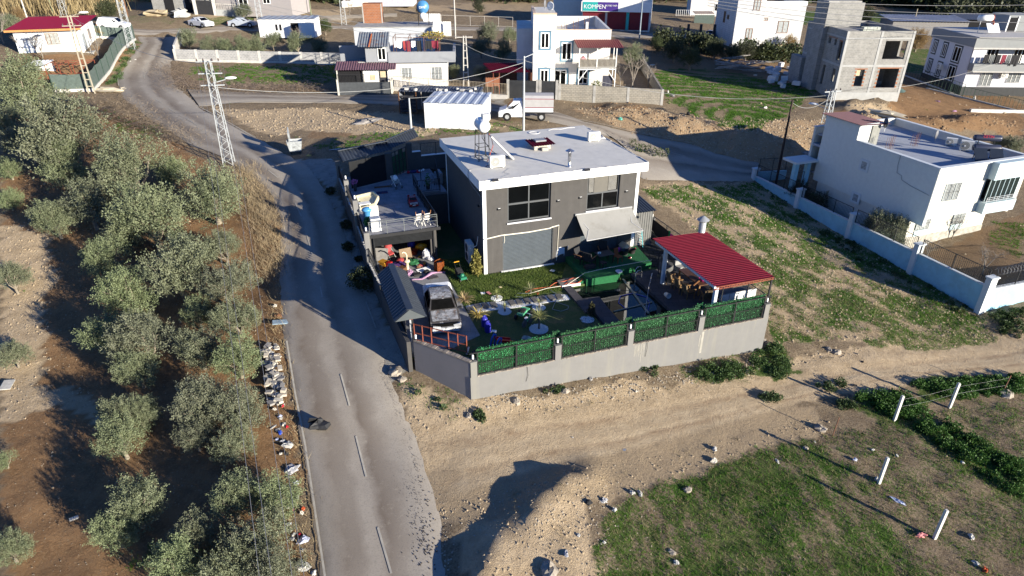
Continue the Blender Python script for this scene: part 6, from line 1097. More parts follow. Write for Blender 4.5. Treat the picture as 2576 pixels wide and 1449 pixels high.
for x in (-.55,.6): b=MB(); b.box((x,-.75,.5),(.95,.07,1.5),0,-.75); build('solar_panel',b,M('solar_glass'),t_)
text('lettering','CETIN',t_,(-.45,.1,1.82),.28,REDP,(PI/2,0,0))
for i,(u,v) in enumerate(((2.3,6.8),(5.1,6.8))):
    b=MB()
    for k in range(7): b.bar((k%3*.16,k//3*.2,0),(k%3*.16+.03*((k*7)%3-1),k//3*.2,1.0+.1*(k%3)),.018)
    o=thing('rebar_column',['rusty bars sticking out of the pale blue roof next to the stair room','rusty bars sticking out of the middle of the pale blue roof'][i],'rebar',cl(u,v,4.05),YAW,'rebar stubs on roofs'); build('rod',b,M('rusty_steel',(.14,.07,.045),.9,.3,8),o)
# boundary wall of the pale blue house
BW=32.45
t_=cthing('boundary_wall','long pale blue boundary wall with white pillars below the pale blue house','wall')
b=MB()
vv=[13.8,7.4,1.0,-5.4,-11.2]
b.prism([(BW,-11.3),(BW+.22,-11.3),(BW+.22,13.9),(BW,13.9)],-4.5,-1.05); b.prism([(BW+.22,-11.3),(BW+14,-11.6),(BW+14,-11.38),(BW+.22,-11.08)],-4.5,-1.25); b.prism([(BW+.22,13.7),(BW+3.2,13.2),(BW+3.2,12.98),(BW+.22,13.48)],-4.5,-.6); build('wall',b,PBC,t_)
b=MB(); b.prism([(BW-.05,-11.3),(BW+.27,-11.3),(BW+.27,13.9),(BW-.05,13.9)],-1.05,-.99); b.prism([(BW+.22,-11.35),(BW+14,-11.65),(BW+14,-11.33),(BW+.22,-11.03)],-1.25,-1.19); each('coping',b,M('pale_stone'),t_)
for v in vv: b=MB(); b.bb(BW-.2,BW+.42,v-.2,v+.2,-4,-.35); b.bb(BW-.26,BW+.48,v-.26,v+.26,-.35,-.25); build('pillar',b,M('pale_stone'),t_)
t_=cthing('iron_fence','black iron fence standing on the pale blue boundary wall','fence'); b=MB()
for a,c_ in zip(vv,vv[1:]): railing(b,[(BW+.1,a-.25,-1),(BW+.1,c_+.25,-1)],1.15,.14,2.2,bw=.018)
railing(b,[(BW+.4,-11.25,-1.2),(BW+13,-11.5,-1.2)],1.1,.14,2.2); railing(b,[(BW+.3,13.65,-.6),(BW+3.1,13.15,-.6)],1.3,.14,1.5); build('balustrade',b,BLACK,t_)
t_=cthing('razor_wire','coils of razor wire over the fence corner of the pale blue yard','wire'); b=MB(); b.tube([(BW+.4+t*.045,-11.25+.28*math.cos(t*.9),.1+.28*math.sin(t*.9)) for t in range(150)],.012,4); build('coil',b,M('dull_wire',(.2,.2,.2),.5),t_)
t_=cthing('gate_arch','pale blue gate arch with a flat white lintel beside the pale blue house','gate',32.9,9.0,-1.6); b=MB()
for x in (0,1.35): b=MB(); b.bb(x-.2,x+.2,-.2,.2,-1,3.3); build('pillar',b,PBC,t_)
b=MB(); b.bb(-.6,1.95,-.6,1.2,3.3,3.5); build('lintel',b,M('pale_stone'),t_); b=MB(); railing(b,[(.2,0,.1),(1.15,0,.1)],2.2,.16,3); build('gate_leaf',b,BLACK,t_)
# ---------------- helpers for the far houses ----------------
PLAST=M('white_plaster',(.62,.6,.57),.85,.06,1.5,stain=(.42,.39,.35),ssc=.6,samt=.4)
def gthing(name,label,cat,px,py,z,rz,group=None):
    p=at(px,py,z); return thing(name,label,cat,p,rz,group)
# white house with blue window frames
h=thing('white_house','white two storey house with blue window frames and a stair tower','house',(5,81.8,3.7),0)
BLF=M('blue_frame',(.1,.2,.28),.6)
b=MB(); b.wall('x',0,6.7,0,6.7,0,.3,[]); b.wall('y',.3,15,0,6.7,6.4,.3); b.wall('y',.3,15,0,6.7,-.0,.3); b.wall('x',0,6.7,0,6.7,15,.3); b.bb(-2.6,-.003,-3.3,5.5,0,8.7); build('wall',b,PLAST,h)
b=MB(); b.bb(.3,6.4,.3,15,5.3,5.5); b.bb(-2.5,-.1,-3.2,5.4,8.7,8.71); build('roof',b,M('roof_screed'),h)
b=MB(); b.bb(-.05,6.75,-.06,.34,6.7,6.75); b.bb(-2.65,.02,-3.35,-3.0,8.7,8.85); b.bb(-2.65,-2.35,-3.0,5.5,8.7,8.85); each('coping',b,M('rust_coping',(.5,.38,.28)),h)
b=MB(); b.bb(-4.4,-2.603,-.5,8,0,6.9); build('rear_wall',b,PLAST,h)
for (ax,a0,a1,z0,z1,pos,sg) in (('x',-1.75,-.75,5.1,6.8,-3.3,-1),('x',-1.75,-.75,1.1,2.8,-3.3,-1),('x',.9,2.1,3.3,5.3,0,-1),('x',.1,1.6,.2,2.2,0,-1),('x',3.0,4.2,.5,2.2,0,-1)):
    o=window(h,ax,a0,a1,z0,z1,pos,sg,2,1,WHITE,None,.12,.07); b=MB(); b.bb(a0-.18,a0,pos-.05,pos-.001,z0-.18,z1+.18); b.bb(a1,a1+.18,pos-.05,pos-.001,z0-.18,z1+.18); b.bb(a0,a1,pos-.05,pos-.001,z1,z1+.18); b.bb(a0,a1,pos-.05,pos-.001,z0-.18,z0); build('window_surround',b,BLF,o)
for y in (.5,2.2): b=MB(); b.bb(-4.42,-4.398,y,y+.35,4.2,5.1); build('window_slit',b,GLASS,h)
b=MB(); b.corr((2.6,-2.7,5.05),(5.3,0,0),(-.3,2.68,.55),.25,.06,0,'tile'); build('balcony_roof',b,M('clay_red_sheet',(.2,.045,.04),.6,.2,3),h)
b=MB(); b.bb(2.8,7.2,-2.4,-.002,2.75,2.9); build('balcony_floor',b,CONC,h)
for x,y in ((2.85,-2.35),(4.9,-2.35),(7.15,-2.35),(7.15,-.1)): b=MB(); b.bar((x,y,-.8),(x,y,5.1),.09); build('balcony_post',b,WHITE,h)
b=MB(); b.bar((2.85,-2.35,1.3),(3.9,-2.35,2.7),.08); b.bar((7.15,-2.35,1.3),(6.1,-2.35,2.7),.08); b.bar((2.85,-2.35,2.65),(7.15,-2.35,2.65),.09); build('balcony_brace',b,WHITE,h)
b=MB(); railing(b,[(2.85,-2.35,2.9),(7.15,-2.35,2.9),(7.15,-.1,2.9)],1.0,.14,2.2,bw=.03); build('balustrade',b,M('cream_bars',(.5,.48,.42)),h); b=MB(); b.bb(2.9,7.1,-2.32,-2.3,2.92,3.75); build('balcony_screen',b,M('brown_screen',(.16,.13,.1)),h)
b=MB(); b.bb(4.0,4.3,3.2,3.6,5.5,7.2); build('chimney',b,PLAST,h)
def zrel(u): return u
dish('satellite_dish','white dish on top of the white stair tower with blue frames',(4.4,80.6,12.5),2.6,.45,WHITE,.4); dish('satellite_dish','dark edge-on dish behind the white one on the stair tower',(3.9,82.4,12.5),1.3,.5,None,.5)
for i in range(3):
    b=MB()
    for k in range(7): b.bar((k%3*.25,k//3*.3,0),(k%3*.25+.06*((k*7)%3-1),k//3*.3,1.4+.2*(k%3)),.025)
    o=thing('rebar_column',f'rusty bars on the white house roof, {["beside the stair tower","beside the small chimney","along the back parapet"][i]}','rebar',(6.2+i*1.7,86+i*3,9.2),0,'rebar stubs on roofs'); build('rod',b,M('rusty_steel'),o)
for i,(x,lab) in enumerate(((3.4,'pink cloth heaped on the upper balcony of the white house'),(4.6,'white garden chair set on the upper balcony of the white house'))):
    b=MB()
    if i==0: b.ell((0,0,.5),(.35,.25,.5),9,6,0,.2)
    else: b.box((0,0,.45),(.5,.5,.06)); b.box((0,.25,.75),(.5,.06,.6)); b.bar((-.2,-.2,0),(-.2,-.2,.45),.05); b.bar((.2,-.2,0),(.2,-.2,.45),.05)
    tag(build(['bundle','garden_chair'][i],b,[M('pink_cloth',(.5,.15,.2)),PIPE][i],loc=(5+x,80.6,6.6)),lab,['cloth','chair'][i])
cloth('curtain','dark sheet hung under the balcony of the white house',(10.7,79.6,5.6),(11.9,79.6,5.6),1.9,M('dark_blue_cloth',(.05,.05,.07)),'cloth')
# red lean-to beside it
t_=thing('lean_to','dark red lean-to shelter between the olive trees and the stair tower','shelter',(-1.9,80.5,3.7),.1); b=MB(); b.corr((-.6,-2.5,2.5),(4.4,0,0),(-.9,3.5,.5),.25,.05,0,'trap'); build('roof',b,BURG,t_); b=MB(); b.bb(-1.2,4.1,.9,1.1,0,2.4); b.bb(3.9,4.2,-2.3,.9,0,2.4); build('wall',b,M('terracotta_block',(.22,.09,.05),.9),t_)
for x in (-.5,.2): b=MB(); b.bar((x,-2.4,0),(x,-2.4,2.5),.07); build('post',b,RUST,t_)
# block wall, gate, fences along the branch road
BLK=Mbrick('breeze_block',(.34,.31,.26),(.29,.27,.23),(.22,.2,.17),.42,.2,.025); BLG=Mbrick('grey_block',(.34,.34,.34),(.28,.28,.285),(.42,.41,.4),.42,.21,.03)
def pwall(name,label,pts,h,th,mat,below=1,cat='wall',group=None):
    """wall following world points (x,y): base on the terrain, level top per stretch"""
    p0=Vector((*pts[0],0)); d=Vector((*pts[1],0))-p0; rz=math.atan2(d.y,d.x); t_=thing(name,label,cat,p0,rz,group); L=d.length; z=[tz(*pts[0]),tz(*pts[1])]
    b=MB(); b.add([(0,-th/2,z[0]-below),(L,-th/2,z[1]-below),(L,th/2,z[1]-below),(0,th/2,z[0]-below),(0,-th/2,z[0]+h),(L,-th/2,z[1]+h),(L,th/2,z[1]+h),(0,th/2,z[0]+h)],[(3,2,1,0),(4,5,6,7),(0,1,5,4),(1,2,6,5),(2,3,7,6),(3,0,4,7)]); build('wall',b,mat,t_); return t_,L,z
def g2(x,y): p=ground(x,y); return (p.x,p.y)
t_,L,z=pwall('block_wall','stained breeze block wall below the white house with blue frames',[g2(1407,250),g2(1663,264)],1.75,.25,BLK)
for f in (.0,.34,.67,1): b=MB(); b.bb(L*f-.15,L*f+.15,-.16,.16,z[0]+(z[1]-z[0])*f-1,z[0]+(z[1]-z[0])*f+1.78); build('pillar',b,CONC,t_)
pwall('block_wall','breeze block wall climbing back beside the bare bush and the ploughed plot',[g2(1663,264),g2(1612,172)],1.7,.22,BLK)
t_,L,z=pwall('entrance_gate','wide black sheet metal gate between concrete posts by the parked truck',[g2(1278,247),g2(1400,250)],2.05,.06,M('black_sheet_gate',(.025,.026,.028),.6,.2,2),.2,'gate')
for f in (0,.6,.66,1): b=MB(); b.bb(L*f-.15,L*f+.15,-.1,.1,z[0]-.5,z[0]+2.15); build('post',b,CONC,t_)
t_,L,z=pwall('block_wall','grey concrete block wall with white posts around the upper olive plot',[g2(444,152),g2(862,161)],1.45,.22,BLG)
for k in range(9): f=k/8; b=MB(); b.bb(L*f-.16,L*f+.16,-.14,.14,z[0]+(z[1]-z[0])*f-1,z[0]+(z[1]-z[0])*f+1.5); build('pillar',b,M('pale_concrete',(.45,.43,.4),.9),t_)
b=MB(); b.add([(0,-.16,z[0]-1),(L,-.16,z[1]-1),(L,.16,z[1]-1),(0,.16,z[0]-1),(0,-.16,z[0]+.22),(L,-.16,z[1]+.22),(L,.16,z[1]+.22),(0,.16,z[0]+.22)],[(4,5,6,7),(0,1,5,4),(1,2,6,5),(2,3,7,6),(3,0,4,7)]); build('footing',b,M('pale_concrete'),t_)
pwall('block_wall','low rendered wall of the upper olive plot turning back along the road',[g2(443,142),g2(458,101)],1.5,.22,M('pale_concrete'))
def pfence(name,label,p,q,h,mat,step=.14,base=.4,bm=None,post=2.5,cat='fence'):
    a=Vector((*p,tz(*p)));c_=Vector((*q,tz(*q))); t_=thing(name,label,cat,a); b=MB(); railing(b,[(0,0,base),tuple(c_-a+Vector((0,0,base)))],h,step,post,bw=.03); build('grille',b,mat,t_)
    if base: b=MB(); d=(c_-a); s=Vector((-d.y,d.x,0)).normalized()*.1; b.add([-s+Vector((0,0,-.6)),d-s+Vector((0,0,-.6)),d+s+Vector((0,0,-.6)),s+Vector((0,0,-.6)),-s+Vector((0,0,base)),d-s+Vector((0,0,base)),d+s+Vector((0,0,base)),s+Vector((0,0,base))],[(4,5,6,7),(0,1,5,4),(1,2,6,5),(2,3,7,6),(3,0,4,7)]); build('plinth',b,bm or M('pale_concrete'),t_)
    return t_
pfence('iron_fence','cream and rust picket fence on a plinth along the branch road',g2(983,228),g2(1276,249),1.25,M('rusty_cream_bars',(.3,.25,.18),.8,.4,2),.17,.45)
# ---------------- cream house with corrugated porch ----------------
h=thing('village_house','white and grey village house with a mauve corrugated porch and washing on its roof','house',(-14.6,80.6,3.9),R(4))
GW=M('grey_band_paint',(.25,.26,.28),.85,.06,1.5)
b=MB(); b.wall('x',-3.6,6.9,0,3.0,.35,.3,[(1.35,2.6,1.0,2.35),(4.9,6.2,.9,2.4)]); b.bb(6.6,6.9,.65,8,0,3.0); b.bb(-6.0,-3.6,2.5,8,0,3.6); b.bb(-3.6,6.6,7.5,8,0,3); build('wall',b,PLAST,h)
b=MB(); b.bb(0,7.9,-.2,.1,3.0,4.2); b.bb(7.6,7.9,.1,7,3.0,4.2); b.bb(-6.0,-2.6,2.4,2.7,2.5,4.6); build('parapet',b,GW,h)
b=MB(); b.bb(-3.6,7.6,.1,8,2.95,3.1); build('roof',b,CONC,h)
b=MB(); b.bb(-2.6,.0,-.1,3,3.1,4.9); build('stair_room',b,GW,h)
window(h,'x',-1.2,-.2,3.3,4.7,-.1,-1,2,1,WHITE,None,.1,.07)
for a0,a1,z0,z1 in ((1.35,2.6,1.0,2.35),(4.9,6.2,.9,2.4)): window(h,'x',a0,a1,z0,z1,.38,-1,3,1,WHITE,M('curtain_glass'),.07,.05,grille=M('dark_bars'))
b=MB(); b.corr((-3.4,-1.0,4.9),(3.6,0,0),(-.15,4.2,1.1),.3,.06,0,'tile'); build('stair_roof',b,M('grey_sheet',(.16,.18,.2),.6,.2,2,stain=(.15,.08,.05),ssc=1.2,samt=.8),h)
b=MB(); b.bar((-2.0,-1.05,4.98),(-2.0,2.5,5.9),.12); build('rust_strap',b,TERRA,h)
b=MB(); b.corr((-6.2,-1.6,2.45),(7.1,0,0),(0,2.1,.65),.28,.06,0,'tile'); build('porch_roof',b,M('mauve_sheet',(.11,.06,.08),.65,.25,2),h)
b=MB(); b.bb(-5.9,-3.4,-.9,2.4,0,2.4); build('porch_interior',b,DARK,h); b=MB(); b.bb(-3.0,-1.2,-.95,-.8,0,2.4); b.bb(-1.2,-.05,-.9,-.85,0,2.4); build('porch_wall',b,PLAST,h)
b=MB(); b.bb(-1.15,-.2,-.93,-.905,0,2.3); build('door',b,M('dark_gate'),h); b=MB(); b.bb(-1.0,-.35,-.96,-.935,1.5,2.2); b.bb(-2.2,-1.6,-.98,-.955,1.2,1.8); build('notice_board',b,M('beige_board',(.45,.38,.25)),h)
for x in (-5.9,.4): b=MB(); b.bar((x,-1.5,-.3),(x,-1.5,2.45),.12); build('porch_post',b,M('cream_bars'),h)
for x,y,w_ in ((-5.7,13,10.4),):
    b=MB(); b.bb(x,x+w_,y,y+6,0,5.4); build('rear_block',b,M('pale_grey_plaster',(.4,.42,.45),.85,.06,1.5),h); b=MB(); b.bb(x-.05,x+w_+.05,y-.05,y+6,5.4,5.5); build('rear_roof',b,CONC,h)
    window(h,'x',-4.8,-3.0,2.6,4.2,y,-1,3,1,WHITE,M('curtain_glass'),.1,.06); window(h,'x',2.0,3.3,2.6,4.2,y,-1,3,1,WHITE,M('curtain_glass'),.1,.06)
hz=8.25
def roofp(x,y,z): return Vector((-14.6+x*math.cos(R(4))-y*math.sin(R(4)),80.6+x*math.sin(R(4))+y*math.cos(R(4)),3.9+z))
t_=thing('brick_stair_head','orange hollow brick stair head on the back roof of the village house','brick block',roofp(-3.6,17.5,5.5),R(4)); b=MB(); b.bb(-1.3,1.3,0,2,-.1,2.5); build('wall',b,Mbrick('orange_brick',(.36,.13,.05),(.3,.1,.04),(.3,.2,.15),.4,.2,.03),t_)
b=MB(); b.bb(-1.35,-1.2,-.02,0,-.1,2.5); b.bb(1.2,1.35,-.02,0,-.1,2.5); build('corner_post',b,CONC,t_)
t_=thing('clothes_line','rusty pipe frame with washing lines on the village house roof','frame',roofp(0,0,3.1),R(4)); b=MB()
for x in (.6,2.4,4.2,6.0):
    for y in (1.2,4.5): b.bar((x,y,0),(x,y,2.6),.06)
for y in (1.2,4.5): b.bar((.6,y,2.5),(6.0,y,2.55),.05)
for x in (.6,2.4,4.2,6.0): b.bar((x,1.2,2.5),(x,4.5,2.5),.05)
build('pipe',b,M('rusty_steel'),t_)
for i,(x,w_,dr,m_,nm) in enumerate([(.7,.9,.75,WHITE,'white shirts'),(1.7,.35,1.0,M('coral_cloth'),'coral garment'),(2.1,.45,1.3,M('dark_red_cloth',(.2,.02,.04)),'dark red dress'),(2.7,.5,.7,WHITE,'white vest'),(3.3,.6,1.2,BK,'black garments'),(4.3,.9,1.0,BK,'black trousers'),(5.0,.5,.8,M('dark_red_cloth'),'red top'),(5.5,.4,.9,M('dark_red_cloth'),'dark red shirt beside the grey post')]):
    p=roofp(x,1.5,5.2); q=roofp(x+w_,1.5,5.2); cloth('washing',f'{nm} hanging on the roof line of the village house',p,q,dr,m_,'laundry','washing on the village roof',seed=i)
for i,(x,y,s,m_,lab) in enumerate([(1.4,.9,(2.0,.5,.35),WOODB,'row of brown pots along the village roof edge'),(3.3,.9,(.7,.5,.4),TERRA,'red planter on the village roof edge'),(5.0,2.0,(1.9,.8,.75),M('orange_wood'),'stack of orange boards on the village roof'),(6.6,2.6,(1.2,1.2,.6),M('brown_tarp',(.13,.06,.03)),'brown tarpaulin heap in the village roof corner')]):
    b=MB(); 
    for k in range(4): b.box((s[0]*(k-1.5)/4,0,s[2]/2*(.8+.1*k)),(s[0]/4.1,s[1],s[2]*(.8+.1*k)))
    tag(build(['planter','planter','board_stack','tarpaulin'][i],b,m_,loc=roofp(x,y,3.1)),lab,['pots','planter','boards','tarpaulin'][i])
for lab,x,y in (('yellowing vine trained over the roof frame of the village house',5.2,3.2),): t_=bush('grape_vine',lab,roofp(x,y,5.2),1.5,.35,Mleaf('autumn_vine',(.2,.16,.05),(.4,.3,.1),.3,3),500,.16,3,0,'vine')
t_=thing('solar_water_heater','blue round water tank over a white one with a panel on the village roof','water heater',roofp(3.6,14.2,5.5),R(4)); b=MB(); b.lathe([(0,-.06),(.8,-.05),(.8,.9),(0,.92)],(0,0,2.3),20,ax='y'); build('tank',b,M('water_tank_blue',(.06,.2,.4),.4),t_); b=MB(); b.lathe([(0,0),(.42,0),(.42,.8),(0,.8)],(0,-.3,1.2),18,ax='y'); build('lower_tank',b,WHITE,t_); b=MB()
for x in (-.7,.7): b.bar((x,0,0),(x,0,2),.07); b.bar((x,.8,0),(x,.8,2),.07)
build('stand',b,BLACK,t_); b=MB(); b.box((1.9,.2,.7),(2.0,1.2,.1),0,0,.6); build('solar_panel',b,M('panel_frame'),t_); text('lettering','DIME',t_,(-.5,-.07,2.15),.38,WHITE,(PI/2,0,0))
b=MB(); b.corr((0,0,0),(3.0,0,0),(0,.0,3.3),.3,.04,0,'trap'); p=at(1067,85,4.9); tag(build('sheet_wall',b,WHITE,loc=p,rz=.0),'white corrugated sheet wall beside the village house roof','sheet wall')
b=MB(); b.corr((0,0,0),(2.1,0,0),(0,.0,2.6),.3,.04,0,'trap'); p=at(1105,95,4.7); tag(build('sheet_wall',b,WHITE,loc=p,rz=.0),'second white corrugated sheet, lower and nearer the street','sheet wall')
t_=thing('yard_gate','dark sheet gate with gold spearheads under the mauve porch','gate',roofp(-5.8,-1.9,-.3),R(4)); b=MB(); b.bb(0,6.0,0,.06,0,1.45); build('gate_leaf',b,M('grey_sheet_gate',(.06,.065,.07),.6,.2),t_); b=MB(); railing(b,[(0,.03,1.45),(3.0,.03,1.45)],.9,.16,3); build('grille',b,BLACK,t_)
for x in (-.1,6.1): b=MB(); b.bar((x,0,0),(x,0,1.8),.2); build('post',b,M('cream_bars'),t_)
# ---------------- cabins on the dirt plot ----------------
def cabin(name,label,px,py,w_,d,h,rz,z=None,roofm=None):
    p=ground(px,py); t_=thing(name,label,'cabin',p,rz); b=MB(); b.wall('x',0,w_,-.1,h,0,.12); b.wall('y',.12,d,-.1,h,0,.12,[(1.3,1.9,1.1,2.0),(2.6,3.3,1.1,2.0)] if d>3.5 else []); b.wall('y',.12,d,-.1,h,w_-.12,.12); b.wall('x',0,w_,-.1,h,d,.12); build('wall',b,M('white_sandwich_panel',(.72,.73,.74),.5,.04,1),t_)
    b=MB(); b.corr((-.1,-.1,h+.02),(w_+.2,0,0),(0,d+.4,.12),.95,.05,0,'trap'); build('roof',b,roofm or M('pale_metal_roof',(.42,.46,.52),.5,.12,1.5),t_); return t_
t_=cabin('site_cabin','white prefabricated site cabin standing on the dirt plot',1070,322,6.0,4.6,2.55,R(-8))
b=MB(); b.bb(.03,.08,1.3,1.9,1.1,2.0); b.bb(.03,.08,2.6,3.3,1.1,2.0); build('window',b,GLASS,t_); b=MB()
for y0,y1 in ((1.2,1.3),(1.9,2.0),(2.5,2.6),(3.3,3.4)): b.bb(-.03,0,y0,y1,1.0,2.1)
build('window_frame',b,WHITE,t_)
t_=gthing('tin_shelter','open shelter of dark corrugated sheets held down with blocks beside the site cabin','shelter',1004,286,3.0,R(-6)); b=MB(); b.corr((0,0,2.35),(9.0,0,0),(0,2.6,.15),.35,.06,0,'tile'); build('roof',b,M('dark_tin',(.06,.07,.09),.6,.2,2),t_)
b=MB(); b.corr((.1,.1,0),(0,2.3,0),(0,0,2.3),.3,.05,0,'tile'); b.bb(.2,2.0,2.2,2.3,0,2.2); b.bb(2.1,9,2.2,2.3,0,2.2); build('wall',b,M('grey_tin',(.16,.17,.19),.7,.25,2),t_)
b=MB()
for k in range(5): b.bb(.25,2.0,.1,.14,.2+k*.38,.42+k*.38)
build('slat',b,M('dark_board',(.035,.035,.04)),t_)
for x in (.1,2.0,8.9): b=MB(); b.bar((x,.05,0),(x,.05,2.35),.1); build('post',b,WOODB,t_)
for i,(x,y) in enumerate(((.9,.5),(1.9,.3),(4.2,.6),(4.7,.4),(5.2,.3),(6.4,.9),(7.0,.5),(7.9,.3),(8.3,1.2))):
    b=MB(); b.box((0,0,.12),(.42,.25,.22),i); p=at(1004,286,3.0); q=Vector((x*math.cos(R(-6))-y*math.sin(R(-6)),x*math.sin(R(-6))+y*math.cos(R(-6)),2.42+y*.06)); tag(build('roof_block',b,M('pale_concrete'),loc=p+q),'pale concrete block weighing down the dark tin shelter roof','block','blocks on the tin shelter roof')
# ---------------- unfinished block house ----------------
h=thing('unfinished_house','unfinished grey block house with open window holes and a stair tower','house',(40.1,83.0,2.0),R(1))
b=MB(); b.wall('x',0,8.2,0,8.1,0,.25,[(2.2,3.2,1.7,3.7),(5.0,7.4,1.5,3.8),(4.9,7.6,4.9,7.0)]); b.wall('y',.25,11,0,8.1,0,.25,[(.9,1.6,2.0,3.6),(3.6,4.4,1.2,3.6),(.6,1.5,4.6,6.8),(2.2,2.8,6.2,6.9),(3.8,4.5,6.2,6.9)]); b.wall('y',.25,11,0,8.1,7.95,.25,[(.6,2.2,4.9,7.0)]); b.wall('x',0,8.2,0,8.1,11,.25,[(5.6,6.8,4.9,7)]); b.bb(-.6,-.003,5.2,8.5,0,10.8); b.wall('x',-.6,3.9,8.1,10.8,5.0,.25); b.wall('y',5.25,8.5,8.1,10.8,3.65,.25); b.bb(-.9,-.003,9.0,12.5,0,3.7); build('wall',b,Mbrick('pumice_block',(.33,.32,.30),(.27,.265,.25),(.36,.35,.33),.4,.2,.022),h)
b=MB(); b.bb(.25,7.95,.25,11,4.0,4.25); b.bb(.25,7.95,.25,11,7.1,7.3); b.bb(-.55,3.6,5.3,8.5,10.8,11); b.bb(.25,7.95,4,4.2,0,4); b.bb(3.6,3.8,4.2,11,4.25,7.1); build('floor_slab',b,CONC,h)
b=MB()
for x0,x1,z0,z1 in ((-.03,8.23,4.0,4.25),(-.03,8.23,7.2,7.35),(-.03,8.23,-.2,.95)): b.bb(x0,x1,-.03,-.001,z0,z1)
for x in (-.03,4.1,7.95): b.bb(x,x+.28,-.035,-.002,.95,8.1)
b.bb(-.03,-.001,.0,11,4.0,4.25); b.bb(-.03,-.001,0,11,7.2,7.35); build('concrete_frame',b,M('grey_cast_concrete',(.36,.36,.35),.9,.12,1.5),h)
b=MB()
for (x0,x1,z0,z1) in ((2.2,3.2,1.7,3.7),(5.0,7.4,1.5,3.8)):
    for k in range(5): b.bb(x0-.2,x0,-.012,-.001,z0+k*(z1-z0)/5,z0+(k+.5)*(z1-z0)/5); b.bb(x1,x1+.2,-.012,-.001,z0+k*(z1-z0)/5,z0+(k+.5)*(z1-z0)/5)
    b.bb(x0-.3,x1+.3,-.012,-.001,z1,z1+.12)
b.bb(-.012,-.001,.6,1.5,6.8,6.95); b.bb(-.012,-.001,2.0,4.6,6.95,7.05); build('brick_trim',b,M('orange_brick_trim',(.3,.13,.07),.9,.2,6),h)
b=MB(); b.bb(2.3,3.1,.3,.35,2.9,3.7); build('door_sheet',b,M('beige_board'),h); b=MB(); b.bb(5.2,6.2,3.3,3.6,1.5,2.3); b.bb(6.2,7,2.3,2.6,1.5,1.9); b.bb(5.9,6.4,2.9,3.2,1.5,1.8); build('stacked_block',b,M('pumice_block'),h)
t_=thing('block_pile','pale stack of blocks on the flat roof of the unfinished house','block pile',(45.3,87.5,9.3),0); b=MB()
for k in range(40): b.box((k%5*.42-1+rnd.uniform(-.05,.05),(k//5)%3*.4,(k//15)*.26+.12),(.4,.36,.25),rnd.uniform(-.1,.1))
build('block',b,M('pale_green_block',(.42,.44,.38),.9,.2,3),t_)
# ---------------- white clad house and the white house with black plinth ----------------
h=thing('clad_house','tall white horizontally clad house with brown curtained windows','house',(36.2,113.5,3.0),R(2))
CLAD=Mbrick('white_siding',(.62,.62,.62),(.6,.6,.6),(.42,.42,.43),30,.3,.02)
b=MB(); b.bb(0,4.6,0,10,.9,10.5); b.bb(4.6,11.8,1.2,10,1.3,7.2); build('wall',b,CLAD,h); b=MB(); b.bb(.3,11.3,1.8,9.6,-1.5,1.3); build('ground_floor_wall',b,M('cream_plaster',(.55,.45,.32),.85,.08),h); b=MB(); b.bb(4.6,11.85,1.15,1.35,7.2,7.8); b.bb(11.6,11.85,1.35,10,7.2,7.8); build('parapet',b,WHITE,h)
for a0,a1,z0,z1,y in ((2.6,3.7,6.6,8.2,0),(2.0,3.1,2.3,3.9,0),(7.6,9.4,3.0,4.9,1.2),(5.0,5.8,4.9,5.4,1.2)): window(h,'x',a0,a1,z0,z1,y,-1,2,1,M('brown_frame',(.22,.14,.1)),M('curtain_glass'),.1,.06,sill=.12)
for v,z0,z1 in ((5,4.2,6.0),(3.2,4.9,5.6)): window(h,'y',v,v+.9,z0,z1,0,-1,2,1,M('brown_frame'),None,.1,.06)
h=thing('plinth_house','white house with grey bands and a black plinth, washing on its balcony','house',(62.8,93.4,.4),R(-3))
b=MB(); b.wall('y',0,11,0,6.4,0,.3,[]); b.bb(.3,16,.0,.3,1.2,3.5); b.bb(1.8,16,1.9,2.2,3.9,6.3); b.bb(.0,1.8,.003,.3,3.5,6.4); b.bb(.3,16,10.7,11,0,6.4); build('wall',b,M('lilac_white_plaster',(.6,.6,.63),.85,.04),h)
b=MB(); b.bb(-.2,16,-.25,11.2,6.4,7.7); b.bb(-.05,16,-1.2,.0,3.5,4.4); build('grey_band',b,M('cool_grey_paint',(.24,.25,.25),.8,.06),h); b=MB(); b.bb(-.05,16,-.06,11.05,-1.5,1.2); build('plinth',b,M('black_plinth',(.03,.032,.034),.7,.2),h); b=MB(); b.bb(0,16,-.4,11,7.7,7.75); b.bb(.05,16,-1.25,-1.2,3.35,3.5); b.bb(-.22,16,-.3,-.25,6.2,6.4); build('roof',b,M('pale_concrete'),h)
b=MB(); b.bb(1.8,16,-1.15,1.9,3.85,3.9); build('balcony_floor',b,CONC,h); b=MB(); b.bar((.3,-1.15,4.75),(16,-1.15,4.75),.05); b.bar((.3,-1.15,4.6),(16,-1.15,4.6),.03); build('balcony_rail',b,M('dull_wire'),h)
DFR=M('dark_surround',(.07,.075,.075))
for v,z0,z1,w_ in ((9.2,4.3,6.0,.9),(6.4,4.2,6.0,1.0),(2.7,4.0,6.0,1.7),(9.2,1.6,3.3,.9),(6.4,1.5,3.3,1.0),(2.7,1.4,3.4,1.7)):
    o=window(h,'y',v,v+w_,z0,z1,0,-1,2,1,WHITE,None,.1,.07); b=MB(); b.bb(-.05,-.001,v-.2,v,z0-.2,z1+.2); b.bb(-.05,-.001,v+w_,v+w_+.2,z0-.2,z1+.2); b.bb(-.05,-.001,v,v+w_,z1,z1+.2); b.bb(-.05,-.001,v,v+w_,z0-.2,z0); build('window_surround',b,DFR,o)
